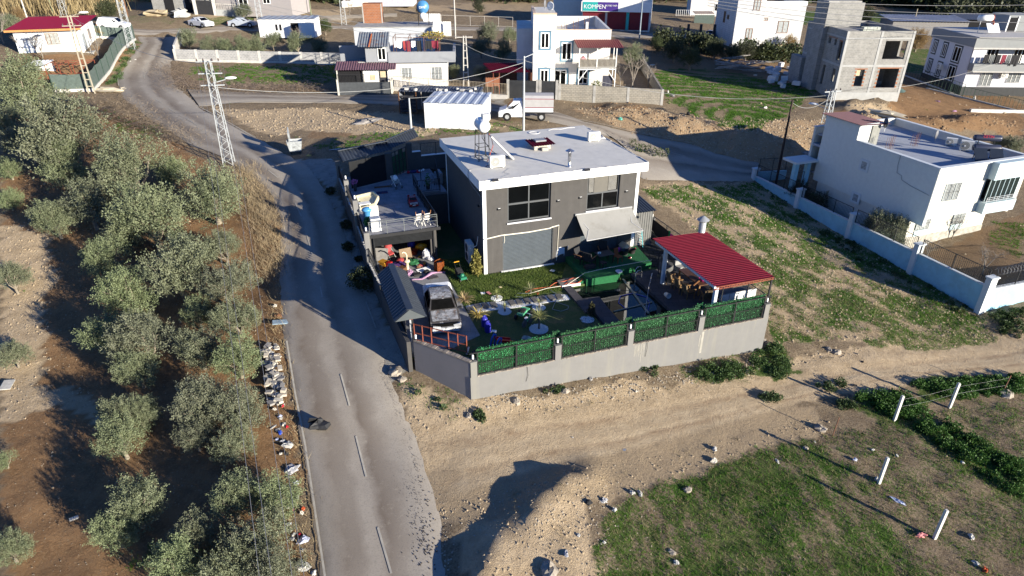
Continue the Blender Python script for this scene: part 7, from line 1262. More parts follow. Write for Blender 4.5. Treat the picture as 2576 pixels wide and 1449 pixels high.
for a0,a1,y,z0,z1 in ((2.0,3.7,0,1.3,3.2),(5.6,7.4,0,1.8,3.3),(3.0,4.6,1.9,4.0,6.0),(6.6,8.2,1.9,4.0,6.0)): window(h,'x',a0,a1,z0,z1,y,-1,3,1,WHITE,M('curtain_glass') if y==0 else None,.08,.06,grille=M('dark_bars') if y==0 else None)
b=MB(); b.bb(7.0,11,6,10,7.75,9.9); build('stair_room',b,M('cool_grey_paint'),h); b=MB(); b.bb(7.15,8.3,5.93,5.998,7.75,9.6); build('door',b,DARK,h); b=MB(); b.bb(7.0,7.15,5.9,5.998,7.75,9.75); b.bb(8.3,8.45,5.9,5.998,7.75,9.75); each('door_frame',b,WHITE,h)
ac_unit('air_conditioner','air conditioner on the shaded window wall of the house with the black plinth',1.0,.75,.4,None,(62.35,98.9,3.0),R(-93)); ac_unit('air_conditioner','air conditioner on the sunlit ground floor of the house with the black plinth',.9,.65,.35,None,(67.6,92.7,2.9),R(-3))
t_=thing('solar_water_heater','white solar tanks with orange ends on the roof of the black plinth house','water heater',(66.2,97.5,8.2),R(-3)); b=MB(); b.lathe([(0,-.9),(.4,-.9),(.4,.9),(0,.9)],(-.4,0,1.9),16,ax='x'); build('tank',b,WHITE,t_); b=MB(); b.lathe([(0,.9),(.42,.9),(.42,1.0),(0,1.0)],(-.4,0,1.9),16,ax='x'); b.lathe([(0,.9),(.35,.9),(.35,1.0),(0,1.0)],(-.35,-.3,1.2),16,ax='x'); build('tank_end',b,M('orange_plastic'),t_); b=MB(); b.box((.5,-.9,.7),(1.6,.08,1.5),0,-.8); build('solar_panel',b,WHITE,t_); b=MB()
for x in (-.9,.6): b.bar((x,0,0),(x,0,1.8),.06)
build('stand',b,STEEL,t_)
for i,(x,w_,m_,nm) in enumerate([(.8,.7,BK,'black trousers'),(1.6,.6,M('grey_cloth',(.12,.13,.13)),'grey tops'),(2.4,.6,BK,'black shirts'),(3.1,.6,M('dark_red_cloth'),'wine red garments'),(3.8,.5,M('grey_cloth'),'grey towels'),(4.4,1.0,BK,'large black cloth'),(5.7,1.3,WHITE,'white linen')]): cloth('washing',f'{nm} hung over the balcony rail of the black plinth house',(62.8+x,92.1-x*.05,6.05),(62.8+x+w_,92.1-(x+w_)*.05,6.05),1.1 if i!=5 else 1.3,m_,'laundry','washing on the far balcony',seed=i)
# ---------------- red roofed bungalow ----------------
h=thing('bungalow','white bungalow with a single pitch dark red roof and barred window','bungalow',(-62.4,86.8,6.9),R(18))
b=MB(); b.bb(0,7.2,0,8.5,-.4,2.85); build('wall',b,M('cool_white_plaster',(.68,.72,.75),.85,.05),h); b=MB(); b.corr((-.6,-.9,2.95),(8.4,0,0),(0,10.2,.55),.24,.05,0,'tile'); build('roof',b,M('crimson_sheet',(.22,.012,.035),.7,.1,spec=.1),h); b=MB(); b.bb(-.6,7.8,-.92,-.85,2.7,2.95); build('fascia',b,M('orange_fascia',(.4,.2,.07)),h)
window(h,'x',3.4,4.9,1.0,2.4,0,-1,3,1,M('brown_frame'),M('curtain_glass'),.07,.05,sill=.12,grille=M('cream_bars')); b=MB(); b.bb(7.2,7.25,1.5,2.4,0,2.0); build('door',b,M('curtain_glass'),h); window(h,'y',4.5,5.6,1.0,2.2,7.2,1,2,1,M('brown_frame'),M('curtain_glass'),.07,.05)
for y in (.2,4,8): b=MB(); b.bar((8.0,y,-.4),(8.0,y,2.95),.09); build('porch_post',b,M('cream_bars'),h)
b=MB(); b.bb(7.2,8.2,.2,8,-.4,-.1); build('porch_floor',b,CONC,h)
t_=gthing('water_tank','small beige box on a stand beside the bungalow porch','box',225,100,7.2,.3); b=MB(); b.bb(-.5,.5,-.4,.4,.3,1.5); build('body',b,M('beige_board'),t_); b=MB(); b.bar((-.4,0,-.4),(-.4,0,.3),.08); b.bar((.4,0,-.4),(.4,0,.3),.08); build('stand',b,WOODB,t_)
NET=M('green_netting',(.075,.1,.09),.9,.25,4)
def netfence(label,p,q,h,post=2.6,plinth=True):
    p=g2(*p);q=g2(*q); n=max(1,int(math.dist(p,q)/post)); t_=thing('netting_fence',label,'fence',(*p,0)); pts=[(p[0]+(q[0]-p[0])*i/n,p[1]+(q[1]-p[1])*i/n) for i in range(n+1)]; b=MB(); b2=MB()
    for a,c_ in zip(pts,pts[1:]): za,zb=tz(*a),tz(*c_); b.add([(a[0]-p[0],a[1]-p[1],za+.1),(c_[0]-p[0],c_[1]-p[1],zb+.1),(c_[0]-p[0],c_[1]-p[1],zb+h),((a[0]+c_[0])/2-p[0],(a[1]+c_[1])/2-p[1],(za+zb)/2+h-.12),(a[0]-p[0],a[1]-p[1],za+h)],[(0,1,2,3,4)]); b2.add([(a[0]-p[0]-.12,a[1]-p[1],za-.6),(c_[0]-p[0]-.12,c_[1]-p[1],zb-.6),(c_[0]-p[0]+.12,c_[1]-p[1],zb-.6),(a[0]-p[0]+.12,a[1]-p[1],za-.6),(a[0]-p[0]-.12,a[1]-p[1],za+.3),(c_[0]-p[0]-.12,c_[1]-p[1],zb+.3),(c_[0]-p[0]+.12,c_[1]-p[1],zb+.3),(a[0]-p[0]+.12,a[1]-p[1],za+.3)],[(4,5,6,7),(0,1,5,4),(1,2,6,5),(2,3,7,6),(3,0,4,7)])
    build('net',b,NET,t_)
    if plinth: build('plinth',b2,M('pale_concrete'),t_)
    for a in pts: z=tz(*a); b=MB(); b.bar((a[0]-p[0],a[1]-p[1],z),(a[0]-p[0],a[1]-p[1],z+h+.05),.07); build('post',b,M('dark_green_post',(.02,.05,.035)),t_)
netfence('green netting fence on a low plinth beside the bending road',(237,228),(341,101),2.15)
netfence('green netting fence at the lower side of the bungalow garden, toward the grove',(137,232),(236,229),2.0)
netfence('green netting fence at the street end of the bungalow garden',(238,96),(340,101),1.7,3.2)
p=ground(124,204); t_=thing('chicken_run','red pipe framed chicken run with a white tin lean-to in the bungalow garden','coop',p,R(12)); b=MB()
for x in (0,1.5,3,4.4):
    for y in (0,3): b.bar((x,y,-.3),(x,y,1.8),.07)
for y in (0,1.5,3): b.bar((0,y,1.8),(4.4,y,1.8),.06)
b.bar((0,0,.8),(4.4,0,.8),.05)
for x in (0,1.5,3,4.4): b.bar((x,0,1.8),(x,3,1.8),.06)
build('frame',b,RUST,t_); b=MB(); b.corr((-2.4,.2,1.7),(2.3,0,0),(0,3,.2),.5,.06,0,'tile'); b.bb(-2.3,-.2,2.9,3,-.3,1.7); build('lean_to_roof',b,WHITE,t_); b=MB(); b.bb(2.0,3.2,.8,1.3,.0,.2); build('trough',b,BLUEP,t_)
# ---------------- trees ----------------
def crown_geo(seed,n,Rr=2.2,Hh=1.9,L=.17,lobes=9,wd=.24,up=.7,shoots=95,zc=2.35):
    """olive-like crown: leaves set along upright shoots that sprout from a handful of limbs"""
    g=np.random.default_rng(seed); lc=g.normal(size=(lobes,3)); lc/=np.linalg.norm(lc,axis=1)[:,None]; lc*=np.array([Rr*.62,Rr*.62,Hh*.55])*g.uniform(.55,1.1,(lobes,1)); lr=g.uniform(.32,.52,lobes)*Rr
    k=g.integers(0,lobes,shoots*3); q=g.normal(size=(len(k),3)); q[:,2]=q[:,2]*.8+.15; q/=np.linalg.norm(q,axis=1)[:,None]; c=lc[k]+q*lr[k][:,None]*g.uniform(.55,1.05,(len(k),1))
    d=q*.75+np.array([0,0,up])+g.normal(size=q.shape)*.28; d/=np.linalg.norm(d,axis=1)[:,None]; sl=g.uniform(.35,.85,len(k))*Rr/2.2
    i=g.integers(0,len(k),n); t=g.uniform(-.25,1,n); P=c[i]+d[i]*(t*sl[i])[:,None]+g.normal(size=(n,3))*(.13*(1.1-t*.7))[:,None]*Rr/2.2
    ld=d[i]*.8+g.normal(size=(n,3))*.7; ld/=np.linalg.norm(ld,axis=1)[:,None]; s=np.cross(ld,g.normal(size=(n,3))); s/=np.linalg.norm(s,axis=1)[:,None]; l=(L*g.uniform(.6,1.3,n))[:,None]; w_=l*wd
    P[:,2]+=zc; vs=np.stack([P,P+ld*l*.5+s*w_,P+ld*l,P+ld*l*.5-s*w_],1).reshape(-1,3)
    return (vs,np.arange(n*4).reshape(-1,4)),lc+np.array([0,0,zc])
def trunk_mb(seed,lobes,h=.75,r=.17,twig=1):
    g=random.Random(seed); b=MB(); f=Vector((g.uniform(-.15,.15),g.uniform(-.15,.15),h)); b.tube([(0,0,-.25),(f.x*.3,f.y*.3,h*.4),f],[r*1.25,r,r*.85],8)
    for l in lobes:
        l=Vector(l); m_=f.lerp(l,.5)+Vector((g.uniform(-.2,.2),g.uniform(-.2,.2),g.uniform(-.1,.25))); b.tube([f,m_,l],[r*.6,r*.38,r*.12],6)
        for _ in range(2*twig): e=l+Vector((g.uniform(-.6,.6),g.uniform(-.6,.6),g.uniform(.1,.7))); b.tube([m_.lerp(l,.6),l.lerp(e,.5)+Vector((0,0,.08)),e],[r*.18,r*.1,.01],4)
    return b
OLV=Mleaf('olive_leaf',(.04,.058,.026),(.17,.19,.108),.07,1.1); OLB=M('olive_bark')
PROT=[]
for s in range(6):
    geo,lb=crown_geo(100+s,17000,L=.115,lobes=9+s%4,shoots=130,Hh=2.3,zc=2.05); PROT.append((geo,lb,s))
_meshes={}
def tree(px,py,w_,label,name='olive_tree',cat='tree',group='olive trees of the grove',kind=None,hs=1.0,mat=None,seed=None,rz=None):
    """crown centre at pixel (px,py), crown w_ pixels wide"""
    p=ground(px,py,2.2); d=p.y*cT-(p.z+2.2-CZ)*sT; Rw=w_/2*d/1640; s=Rw/2.45; p=ground(px,py,2.45*s*hs)
    k=(kind if kind is not None else (int(px*7+py*3)%6)); key=(k,mat.name if mat else 'o')
    t_=thing(name,label,cat,(p.x,p.y,p.z-.05),rz if rz is not None else (px*1.7+py)%6.28,group); t_.scale=(s,s,s*hs)
    if key not in _meshes:
        a=build('crown',PROT[k][0],mat or OLV); b=build('trunk',trunk_mb(k,PROT[k][1]),OLB); _meshes[key]=(a.data,b.data); bpy.data.objects.remove(a); bpy.data.objects.remove(b)
    for nm,me in zip(('crown','trunk'),_meshes[key]):
        o=bpy.data.objects.new(nm,me); COL.objects.link(o); o.parent=t_
    return t_
GR=[(62,205,140,'broad olive crown overlapping the chicken run corner of the green netting'),(18,300,80,'olive crown cut by the photo edge just below the broad one by the netting'),(150,312,185,'wide olive tree below the chicken run, before the dead brush'),(70,345,95,'olive tree in the shade between the broad upper crowns'),
(155,398,115,'olive tree in the upper grove standing over two sunlit trunks'),(20,412,60,'olive crown at the photo edge, upper of two above the tractor furrows'),(20,490,62,'olive crown at the photo edge, lower of two above the tractor furrows'),(325,407,150,'dense olive tree in the middle of the upper row, facing the road bend'),(425,415,85,'shaded olive tree between the dense one and the lattice pole'),(530,462,155,'olive tree at the foot of the lattice power pole'),
(135,537,100,'olive tree with a leaning white trunk above the sunny clearing'),(222,500,125,'olive tree with a forked pale trunk standing above the sunny clearing'),(375,525,170,'round crowned olive tree with bare ground on the road side of it'),(305,577,100,'low olive tree tucked in front of the round crowned one'),(262,640,105,'sparse olive tree with bare twisted limbs beside the clearing shadow'),(445,660,165,'broad olive tree midway down the grove'),(562,612,90,'darker green olive tree by the prickly pear at the road bank'),(565,700,125,'olive tree under the wires opposite the entrance canopy'),
(28,690,80,'olive tree at the photo edge on the sunny clearing'),(315,720,135,'olive tree just below the broad midway one, its shade toward the clearing'),(498,778,90,'olive tree at the grove centre beside the roadside row'),(595,790,110,'roadside olive tree across from the first rubble heap'),(500,862,120,'olive tree in the roadside row below the wires, half shaded'),(595,885,115,'roadside olive tree across from the white rubble slabs'),(265,832,120,'olive tree with clumped shoots beside the long shadows'),(355,845,150,'large many headed olive tree in the grove centre'),(345,915,110,'lower part olive tree in front of the many headed one'),(30,880,80,'olive tree at the photo edge with a white sheet at its foot'),
(288,1035,110,'olive tree with bright upright tips, the wider of a touching pair'),(352,1030,90,'olive tree with bright upright tips, the slimmer of a touching pair'),(300,1090,120,'dark lower olive below the touching bright pair'),(515,1000,145,'large olive tree beside the long trunk shadows'),(605,1010,130,'roadside olive tree across from the dumped household rubbish'),(490,1085,95,'olive tree below the large one by the trunk shadows'),(590,1100,110,'roadside olive tree above the broken branch'),(10,1150,50,'olive crown barely entering the photo edge above the dark ground'),
(335,1255,150,'spiky topped olive tree alone on the dark shaded ground'),(290,1320,120,'bright shoots olive tree joined below the spiky topped one'),(585,1245,130,'olive tree in front of the bare soil patch in the lower roadside row'),(690,1235,130,'roadside olive tree beside the white bags'),(485,1335,120,'olive tree at the lower edge of the dark ground'),(640,1345,150,'large olive tree in the lower roadside row'),(22,1370,95,'olive tree in the lower photo corner'),(440,1415,150,'olive tree at the bottom edge, inland of the roadside row'),(560,1430,150,'olive tree at the bottom edge in the middle of the lower row'),(690,1415,140,'olive tree at the bottom edge closest to the asphalt')]
for x,y,w_,l in GR: tree(x,y+4,w_*1.27,l)
BKG='olive trees around the houses'
for x,y,w_,l in [(470,88,62,'tall olive bush at the road corner of the block walled plot'),(525,110,58,'first olive of the row behind the grey block wall'),(565,112,56,'second olive of the row behind the grey block wall'),(605,112,62,'third olive of the row behind the grey block wall'),(645,108,60,'fourth olive of the row behind the grey block wall'),(685,98,56,'olive before the little white cabin behind the block wall'),(745,105,60,'olive under the cabin door behind the block wall'),(800,108,60,'last olive of the row behind the grey block wall'),
 (1140,178,48,'olive tree hiding the corner of the village house'),(1213,180,56,'olive tree between the ladder pole and the red lean-to'),(1240,182,40,'bare topped olive next to the red lean-to wall'),(1228,82,66,'olive tree on the street plot behind the ladder pole'),(1282,88,50,'olive tree touching the rear wall of the white stair tower'),(1210,115,60,'shaded olive behind the ladder pole'),(1265,120,60,'shaded olive beside the rear wall of the white house'),
 (1596,135,72,'grey green olive leaning against the red roofed balcony'),(2215,560,92,'olive tree standing against the blue grey wall of the pale blue house'),(2255,580,85,'second olive standing with the first against the blue grey wall'),(2552,360,65,'olive tree behind the pale blue house at the photo edge'),(2515,356,50,'smaller olive behind the black solar tank of the pale blue house'),(22,60,60,'olive at the photo edge behind the bungalow'),(610,25,50,'olive before the unfinished wall at the street')]: tree(x,y,w_,l,group=BKG,hs=1.05 if y<500 else 1.35)
CIT=Mleaf('citrus_leaf',(.02,.035,.012),(.055,.08,.02),.1,2); AUT=Mleaf('autumn_leaf',(.16,.10,.03),(.3,.2,.06),.25,2); SHR=Mleaf('dark_shrub_leaf',(.018,.026,.012),(.05,.06,.025),.1,1.2)
OTH='other trees and shrubs around the houses'
for x,y,w_,l,m_ in [(816,62,48,'dark citrus tree at the end of the little white cabin',CIT),(2165,540,52,'dark citrus tree beside the window of the blue grey wall',CIT),(2060,500,70,'overgrown citrus hanging over the pale blue boundary wall',CIT),(2010,478,75,'dark hedge bush inside the pale blue wall near the gate arch',SHR),(1800,118,60,'dark bush below the clad house, beside the parked grey car',SHR),(1838,128,60,'dark bush at the shaded corner of the clad house',SHR),(1880,122,62,'dark bush under the overhang of the clad house',SHR),(1925,122,55,'dark bush between the clad house and the unfinished one',SHR),(1985,108,55,'yellowing bush beside the unfinished house stair tower',AUT),(2312,92,70,'rust brown autumn tree beyond the unfinished house',AUT),
 (245,76,36,'small yellowing fruit tree before the white van',AUT),(265,22,72,'round dark bush across the street from the white van',SHR),(45,30,40,'golden leaved tree behind the bungalow roof',AUT),(1700,120,70,'dark scrub in the shade beyond the ploughed plot',SHR),(1740,140,70,'second clump of dark scrub beyond the ploughed plot',SHR),(1655,108,50,'dark scrub by the street pole',SHR),(1060,20,36,'dark tree by the street beyond the water tank',SHR),(1205,12,40,'dark hedge tree at the top of the street',SHR),(1530,12,45,'bushy olive coloured tree beside the shop front',SHR),(2180,35,50,'scrubby tree beyond the green strip',SHR)]: tree(x,y,w_,l,'broadleaf_tree',group=OTH,mat=m_)
for x,y,w_,l in [(1500,218,26,'young bright green bush behind the block wall of the white house'),(845,182,32,'thin leafed sapling by the mauve porch gate')]:
    p=ground(x,y,.8); r=w_/2*p.y/1640; bush('shrub',l,p,r,r*1.1,Mleaf('fresh_leaf',(.07,.10,.015),(.17,.2,.04),.25,3),700,.12,int(x))
# bare trees
def bare(label,px,py,h,seed,n=7,loc=None,mat=None,name='bare_tree'):
    p=loc or ground(px,py); g=random.Random(seed); t_=thing(name,label,'tree',p,0,'leafless trees and shrubs'); b=MB(); b.tube([(0,0,-.2),(0,0,h*.3)],[h*.022,h*.016],6); build('trunk',b,mat or M('grey_bark',(.22,.19,.16),.9,.3,8),t_); b=MB()
    for i in range(n):
        a=g.uniform(0,6.28); e=Vector((math.cos(a)*h*.3,math.sin(a)*h*.3,h*g.uniform(.65,1))); m_=Vector((e.x*.4,e.y*.4,h*.5)); b.tube([(0,0,h*g.uniform(.1,.3)),m_,e],[h*.012,h*.008,.008],5)
        for _ in range(6):
            s=m_.lerp(e,g.uniform(0,.9)); q=s+Vector((g.uniform(-1,1),g.uniform(-1,1),g.uniform(.2,1)))*h*.2; b.tube([s,q],[h*.005,.006],4)
            for _ in range(2): r=s.lerp(q,g.uniform(.4,.9)); b.tube([r,r+Vector((g.uniform(-1,1),g.uniform(-1,1),g.uniform(0,1)))*h*.09],[.007,.004],3)
    build('limb',b,mat or M('grey_bark'),t_)
for x,y,h,l in [(60,133,2.2,'small bare sapling before the bungalow wall, outermost toward the photo edge'),(92,133,2.6,'bare sapling before the bungalow wall, under the barred window'),(108,144,3.0,'bare sapling standing out from the bungalow wall'),(10,110,4,'bare tree in the shade beside the bungalow'),(1590,222,4.5,'leafless bush behind the block wall of the white house'),(1560,215,3.5,'leafless thicket between the balcony posts and the bare bush'),(1630,220,3,'leafless shrub spilling over the block wall corner'),(750,118,3.2,'bare reddish tree before the cabin door'),(2395,600,2.2,'young bare fruit tree in the pale blue house yard'),(2470,690,2.2,'bare sapling near the razor wire'),(2330,650,1.8,'thin bare sapling by the pale blue garden kerb'),(880,40,3,'bare bush by the brick stair head'),(250,150,3.2,'bare pruned tree leaning in the bungalow vegetable bed')]: bare(l,x,y,h,int(x))
# ---------------- brush, reeds, weeds, grasses (nobody counts these) ----------------
def band(px,n,h,seed,spread=1.0,w_=.02,lean=.5,flat=0):
    """upright or tangled stalks through a strip given by pixels"""
    g=np.random.default_rng(seed); A=np.array([ground(*p)[:2] for p in px]); seg=np.r_[0,np.cumsum(np.hypot(*np.diff(A,axis=0).T))]; t=g.uniform(0,seg[-1],n); x=np.interp(t,seg,A[:,0])+g.normal(size=n)*spread*.5; y=np.interp(t,seg,A[:,1])+g.normal(size=n)*spread*.5; z=T(x,y); hh=g.uniform(*h,n); a=g.uniform(0,6.28,n)
    l=g.normal(size=(n,2))*lean*hh[:,None]; z0=z+(g.uniform(0,flat,n) if flat else 0)
    p0=np.stack([x-np.cos(a)*w_,y-np.sin(a)*w_,z0],1); p1=np.stack([x+np.cos(a)*w_,y+np.sin(a)*w_,z0],1); p2=np.stack([x+l[:,0],y+l[:,1],z0+hh*(1 if not flat else .4)],1)
    return np.stack([p0,p1,p2],1).reshape(-1,3),np.arange(n*3).reshape(-1,3)
DRY=Mleaf('dry_grass',(.2,.15,.075),(.42,.33,.18),.25,.8); BRU=Mleaf('dead_brush',(.12,.085,.06),(.26,.2,.15),.1,1.2); REE=Mleaf('golden_reed',(.22,.17,.05),(.42,.33,.12),.3,.4)
build('dry_grass',band([(608,420),(625,480),(650,520),(672,570),(680,640),(680,690)],5200,(.2,.55),1,1.5,.013,.75),DRY,kind='stuff')
build('dry_grass',band([(690,745),(705,900),(735,1090),(755,1250),(768,1449)],900,(.12,.4),2,.7,.011,.7),DRY,kind='stuff')
build('brush_debris',band([(432,165),(437,190),(455,220),(520,226),(640,226),(740,229),(800,230)],5200,(.25,1.0),3,2.4,.02,1.1,.5),BRU,kind='stuff')
build('brush_debris',band([(240,255),(290,265),(340,300),(400,335),(455,365)],4200,(.25,.8),4,2.8,.02,1.1,.35),BRU,kind='stuff')
build('reeds',np and (lambda A,B:(np.concatenate([A[0],B[0]]),np.concatenate([A[1],B[1]+len(A[0])])))(band([(60,20),(130,22),(190,25)],5000,(2,4.2),5,7,.07,.2),band([(160,16),(210,20)],2500,(2,3.6),6,6,.07,.2)),REE,kind='stuff')
TRK=[tuple(at(*p)[:2]) for p in [(1075,1180,-2.1),(1300,1135,-2.1),(1540,1095,-2.3),(1800,1040,-2.5),(2060,975,-2.8),(2300,933,-3.1),(2640,890,-3.4)]]
RDP=pxl('760 1600;757 1102;735 985;715 857;707 757;705 690;706 626;709 564;694 514;731 394;785 425;820 480;855 550;880 620;900 690;921 758;944 822;972 930;1014 1017;1039 1087;1075 1190;1110 1299;1130 1600')
def scatter(ch,thr,n,seed,yr=(14,95),xr=(-45,70),extra=None):
    g=np.random.default_rng(seed); x=g.uniform(*xr,n*6); y=yr[0]+(yr[1]-yr[0])*g.uniform(0,1,n*6)**1.3; i=np.clip(np.searchsorted(gx,x)-1,0,len(gx)-2); j=np.clip(np.searchsorted(gy,y)-1,0,len(gy)-2)
    v=ATT[j,i,ch]+(fbm(x*1.4,y*1.4,70)-.5)*.9; u,w_=uvof(x,y); px,py=pixel(x,y,T0(x,y)); ok=(v>thr)&~inpoly(u,w_,COMP)&(segd(x,y,TRK)>1.9)&~inpoly(px,py,RDP)&(px>-40)&(px<2620)&(py<1500)
    return x[ok][:n],y[ok][:n]
def zground(x,y): 
    i=np.clip(np.searchsorted(gx,x)-1,0,len(gx)-2); j=np.clip(np.searchsorted(gy,y)-1,0,len(gy)-2); a=(x-gx[i])/(gx[i+1]-gx[i]); b_=(y-gy[j])/(gy[j+1]-gy[j])
    return (Zg[j,i]*(1-a)+Zg[j,i+1]*a)*(1-b_)+(Zg[j+1,i]*(1-a)+Zg[j+1,i+1]*a)*b_
def tufts(x,y,seed,per=4,h=(.06,.17),w_=.014,lean=.5):
    g=np.random.default_rng(seed); x=np.repeat(x,per)+g.normal(size=len(x)*per)*.07; y=np.repeat(y,per)+g.normal(size=len(y)*per)*.07; n=len(x); z=zground(x,y)-.02; a=g.uniform(0,6.28,n); hh=g.uniform(*h,n); l=g.normal(size=(n,2))*lean*hh[:,None]; k=1+np.clip(y-20,0,60)/40; w2=w_*k
    return np.stack([np.stack([x-np.cos(a)*w2,y-np.sin(a)*w2,z],1),np.stack([x+np.cos(a)*w2,y+np.sin(a)*w2,z],1),np.stack([x+l[:,0],y+l[:,1],z+hh],1)],1).reshape(-1,3),np.arange(n*3).reshape(-1,3)
GRF=Mleaf('field_grass_blade',(.025,.07,.01),(.085,.155,.025),.3,.25)
x,y=scatter(0,.3,42000,11); build('field_grass',tufts(x,y,1,5),GRF,kind='stuff')
x,y=scatter(0,.12,9000,12,(14,45),(0,45)); build('dry_grass',tufts(x,y,2,4,(.05,.2),.01,.9),Mleaf('withered_grass',(.13,.10,.055),(.24,.19,.11),.2,.5),kind='stuff')
# leafy weeds
WEED=Mleaf('weed_leaf',(.022,.055,.012),(.06,.115,.028),.2,1)
def weeds(polys,n,seed,r=(.12,.34)):
    g=np.random.default_rng(seed); V_=[];F_=[];o=0
    for P in polys:
        A=np.array([ground(*p)[:2] for p in P]); q=g.uniform(A.min(0),A.max(0),(n*4,2)); q=q[inpoly(q[:,0],q[:,1],[tuple(a) for a in A])][:n]; z=zground(q[:,0],q[:,1])
        for (a,b_),c_ in zip(q,z):
            rr=g.uniform(*r); v,f=leafball(int(60+rr*260),rr,rr*.75,.085,int(g.integers(0,999)),0,rr*.45,.45); V_.append(v+np.array([a,b_,c_])); F_.append(f+o); o+=len(v)
    return np.concatenate(V_),np.concatenate(F_)
build('weeds',weeds([[(1905,880),(1960,870),(2000,930),(1960,950),(1880,910)],[(1740,930),(1850,915),(1900,940),(1800,965)]],42,1),WEED,kind='stuff')
build('weeds',weeds([[(2150,1000),(2260,985),(2330,1030),(2250,1060)],[(2260,1050),(2340,1035),(2576,1175),(2576,1260),(2450,1180)],[(2290,965),(2576,945),(2576,985),(2400,1005)]],115,2),WEED,kind='stuff')
build('weeds',weeds([[(2050,970),(2110,955),(2130,970),(2080,985)],[(1890,1005),(1960,990),(1960,1010)],[(2100,1010),(2150,1020),(2120,1035)]],9,3),WEED,kind='stuff')
build('weeds',weeds([[(1180,1040),(1210,1035),(1215,1060)],[(1000,960),(1150,1020),(1100,1035)],[(1340,985),(1420,975),(1400,990)],[(1590,925),(1650,915),(1650,950)]],9,4,(.08,.2)),WEED,kind='stuff')
build('weeds',weeds([[(2490,795),(2576,770),(2576,850),(2520,840)],[(1905,470),(2300,700),(2470,790),(2440,800),(2200,690)]],45,5,(.1,.3)),Mleaf('dark_weed',(.02,.035,.012),(.05,.07,.025),.15,1),kind='stuff')
build('weeds',weeds([[(265,215),(298,212),(308,180),(360,110),(345,108),(300,175)]],40,6,(.15,.4)),WEED,kind='stuff')
# stones and clods
def pebbles(x,y,seed,r=(.02,.07)):
    g=np.random.default_rng(seed); n=len(x); z=zground(x,y); rr=g.uniform(0,1,n)**3*(r[1]-r[0])+r[0]; rr*=1+np.clip(y-25,0,60)/60; a=g.uniform(0,6.28,n); V_=np.stack([np.stack([x+rr*np.cos(a+k*1.57)*g.uniform(.7,1.2,n),y+rr*np.sin(a+k*1.57)*g.uniform(.7,1.2,n),z-.02],1) for k in range(4)]+[np.stack([x+rr*.2,y,z+rr*g.uniform(.5,1,n)],1)],1).reshape(-1,3); i=np.arange(n)[:,None]*5; F_=np.concatenate([np.concatenate([i+k,i+(k+1)%4,i+4],1) for k in range(4)]); return V_,F_
STN=M('field_stone',(.36,.31,.24),.9,.35,9)
g=np.random.default_rng(5)
x,y=scatter(1,.2,26000,21); build('pebbles',pebbles(x,y,1,(.02,.10)),M('earth_clod',(.4,.31,.2),.95,.35,9),kind='stuff'); x,y=scatter(1,.35,5000,29); build('pebbles',pebbles(x,y,9,(.02,.07)),STN,kind='stuff')
x,y=scatter(2,.35,7000,22,(14,70),(-45,12)); build('pebbles',pebbles(x,y,2,(.015,.06)),M('grove_stone',(.3,.24,.17),.9,.3,9),kind='stuff')
def along(px,n,seed,sp=.5):
    g=np.random.default_rng(seed); A=np.array([ground(*p)[:2] for p in px]); s=np.r_[0,np.cumsum(np.hypot(*np.diff(A,axis=0).T))]; t=g.uniform(0,s[-1],n); return np.interp(t,s,A[:,0])+g.normal(size=n)*sp,np.interp(t,s,A[:,1])+g.normal(size=n)*sp
x,y=along([(965,920),(980,1000),(1000,1090),(1030,1180),(1050,1290),(1075,1420)],800,3,.3); z_=T(x,y)+.06
v,f=pebbles(x,y,3,(.015,.06)); v[:,2]+=np.repeat(z_-zground(x,y),5); build('gravel_crumbs',(v,f),M('dark_crumbs',(.09,.075,.06),.95,.4,9),kind='stuff')
x,y=along([(975,915),(1010,1000),(1050,1110),(1100,1260),(1122,1440)],220,4,.3); build('gravel_crumbs',pebbles(x,y,4,(.02,.07)),STN,kind='stuff')
x,y=along([(1240,1330),(1350,1260),(1440,1230),(1520,1320),(1480,1420)],900,6,1.2); build('gravel_crumbs',pebbles(x,y,5,(.015,.07)),STN,kind='stuff')
x,y=along([(1180,1010),(1400,1000),(1700,950),(1900,905)],1200,7,.5); build('gravel_crumbs',pebbles(x,y,6,(.02,.1)),STN,kind='stuff')
x,y=along([(1480,275),(1600,290),(1750,340),(1900,360),(2050,370)],800,8,1.8); build('gravel_crumbs',pebbles(x,y,7,(.03,.13)),M('red_clod',(.29,.19,.105),.95,.3,9),kind='stuff')
x,y=along([(2100,300),(2300,310),(2576,320)],500,9,1.5); build('gravel_crumbs',pebbles(x,y,8,(.03,.16)),M('red_clod'),kind='stuff')
# woods along the far edge
def woods(px,n,seed,L=.8,Rw=(2.5,4.5),mat=None,lv=150):
    g=np.random.default_rng(seed); V_=[];F_=[];o=0
    for k in range(n):
        i=g.integers(0,len(px)-1); f=g.uniform(); q=ground(px[i][0]*(1-f)+px[i+1][0]*f+g.normal()*4,px[i][1]*(1-f)+px[i+1][1]*f+g.normal()*4); r=g.uniform(*Rw); v,fc=leafball(lv,r,r*.9,L,int(g.integers(0,9999)),0,r*.8,.45); V_.append(v+np.array(q)); F_.append(fc+o); o+=len(v)
    build('woodland',(np.concatenate(V_),np.concatenate(F_)),mat or SHR,kind='stuff')
woods([(2040,6),(2200,10),(2330,22),(2400,30),(2576,40)],90,1); woods([(2120,-8),(2300,-4),(2576,8)],70,2); woods([(2380,60),(2450,50),(2576,62)],45,3,.6,(2,3.6))
woods([(715,-4),(800,2),(900,-2)],30,4); woods([(1600,-4),(1700,-2),(1800,2)],26,5); woods([(220,2),(300,-4),(420,2)],30,6,.7,(2,3.4),OLV); woods([(1180,-4),(1290,0),(1360,-2)],24,8)
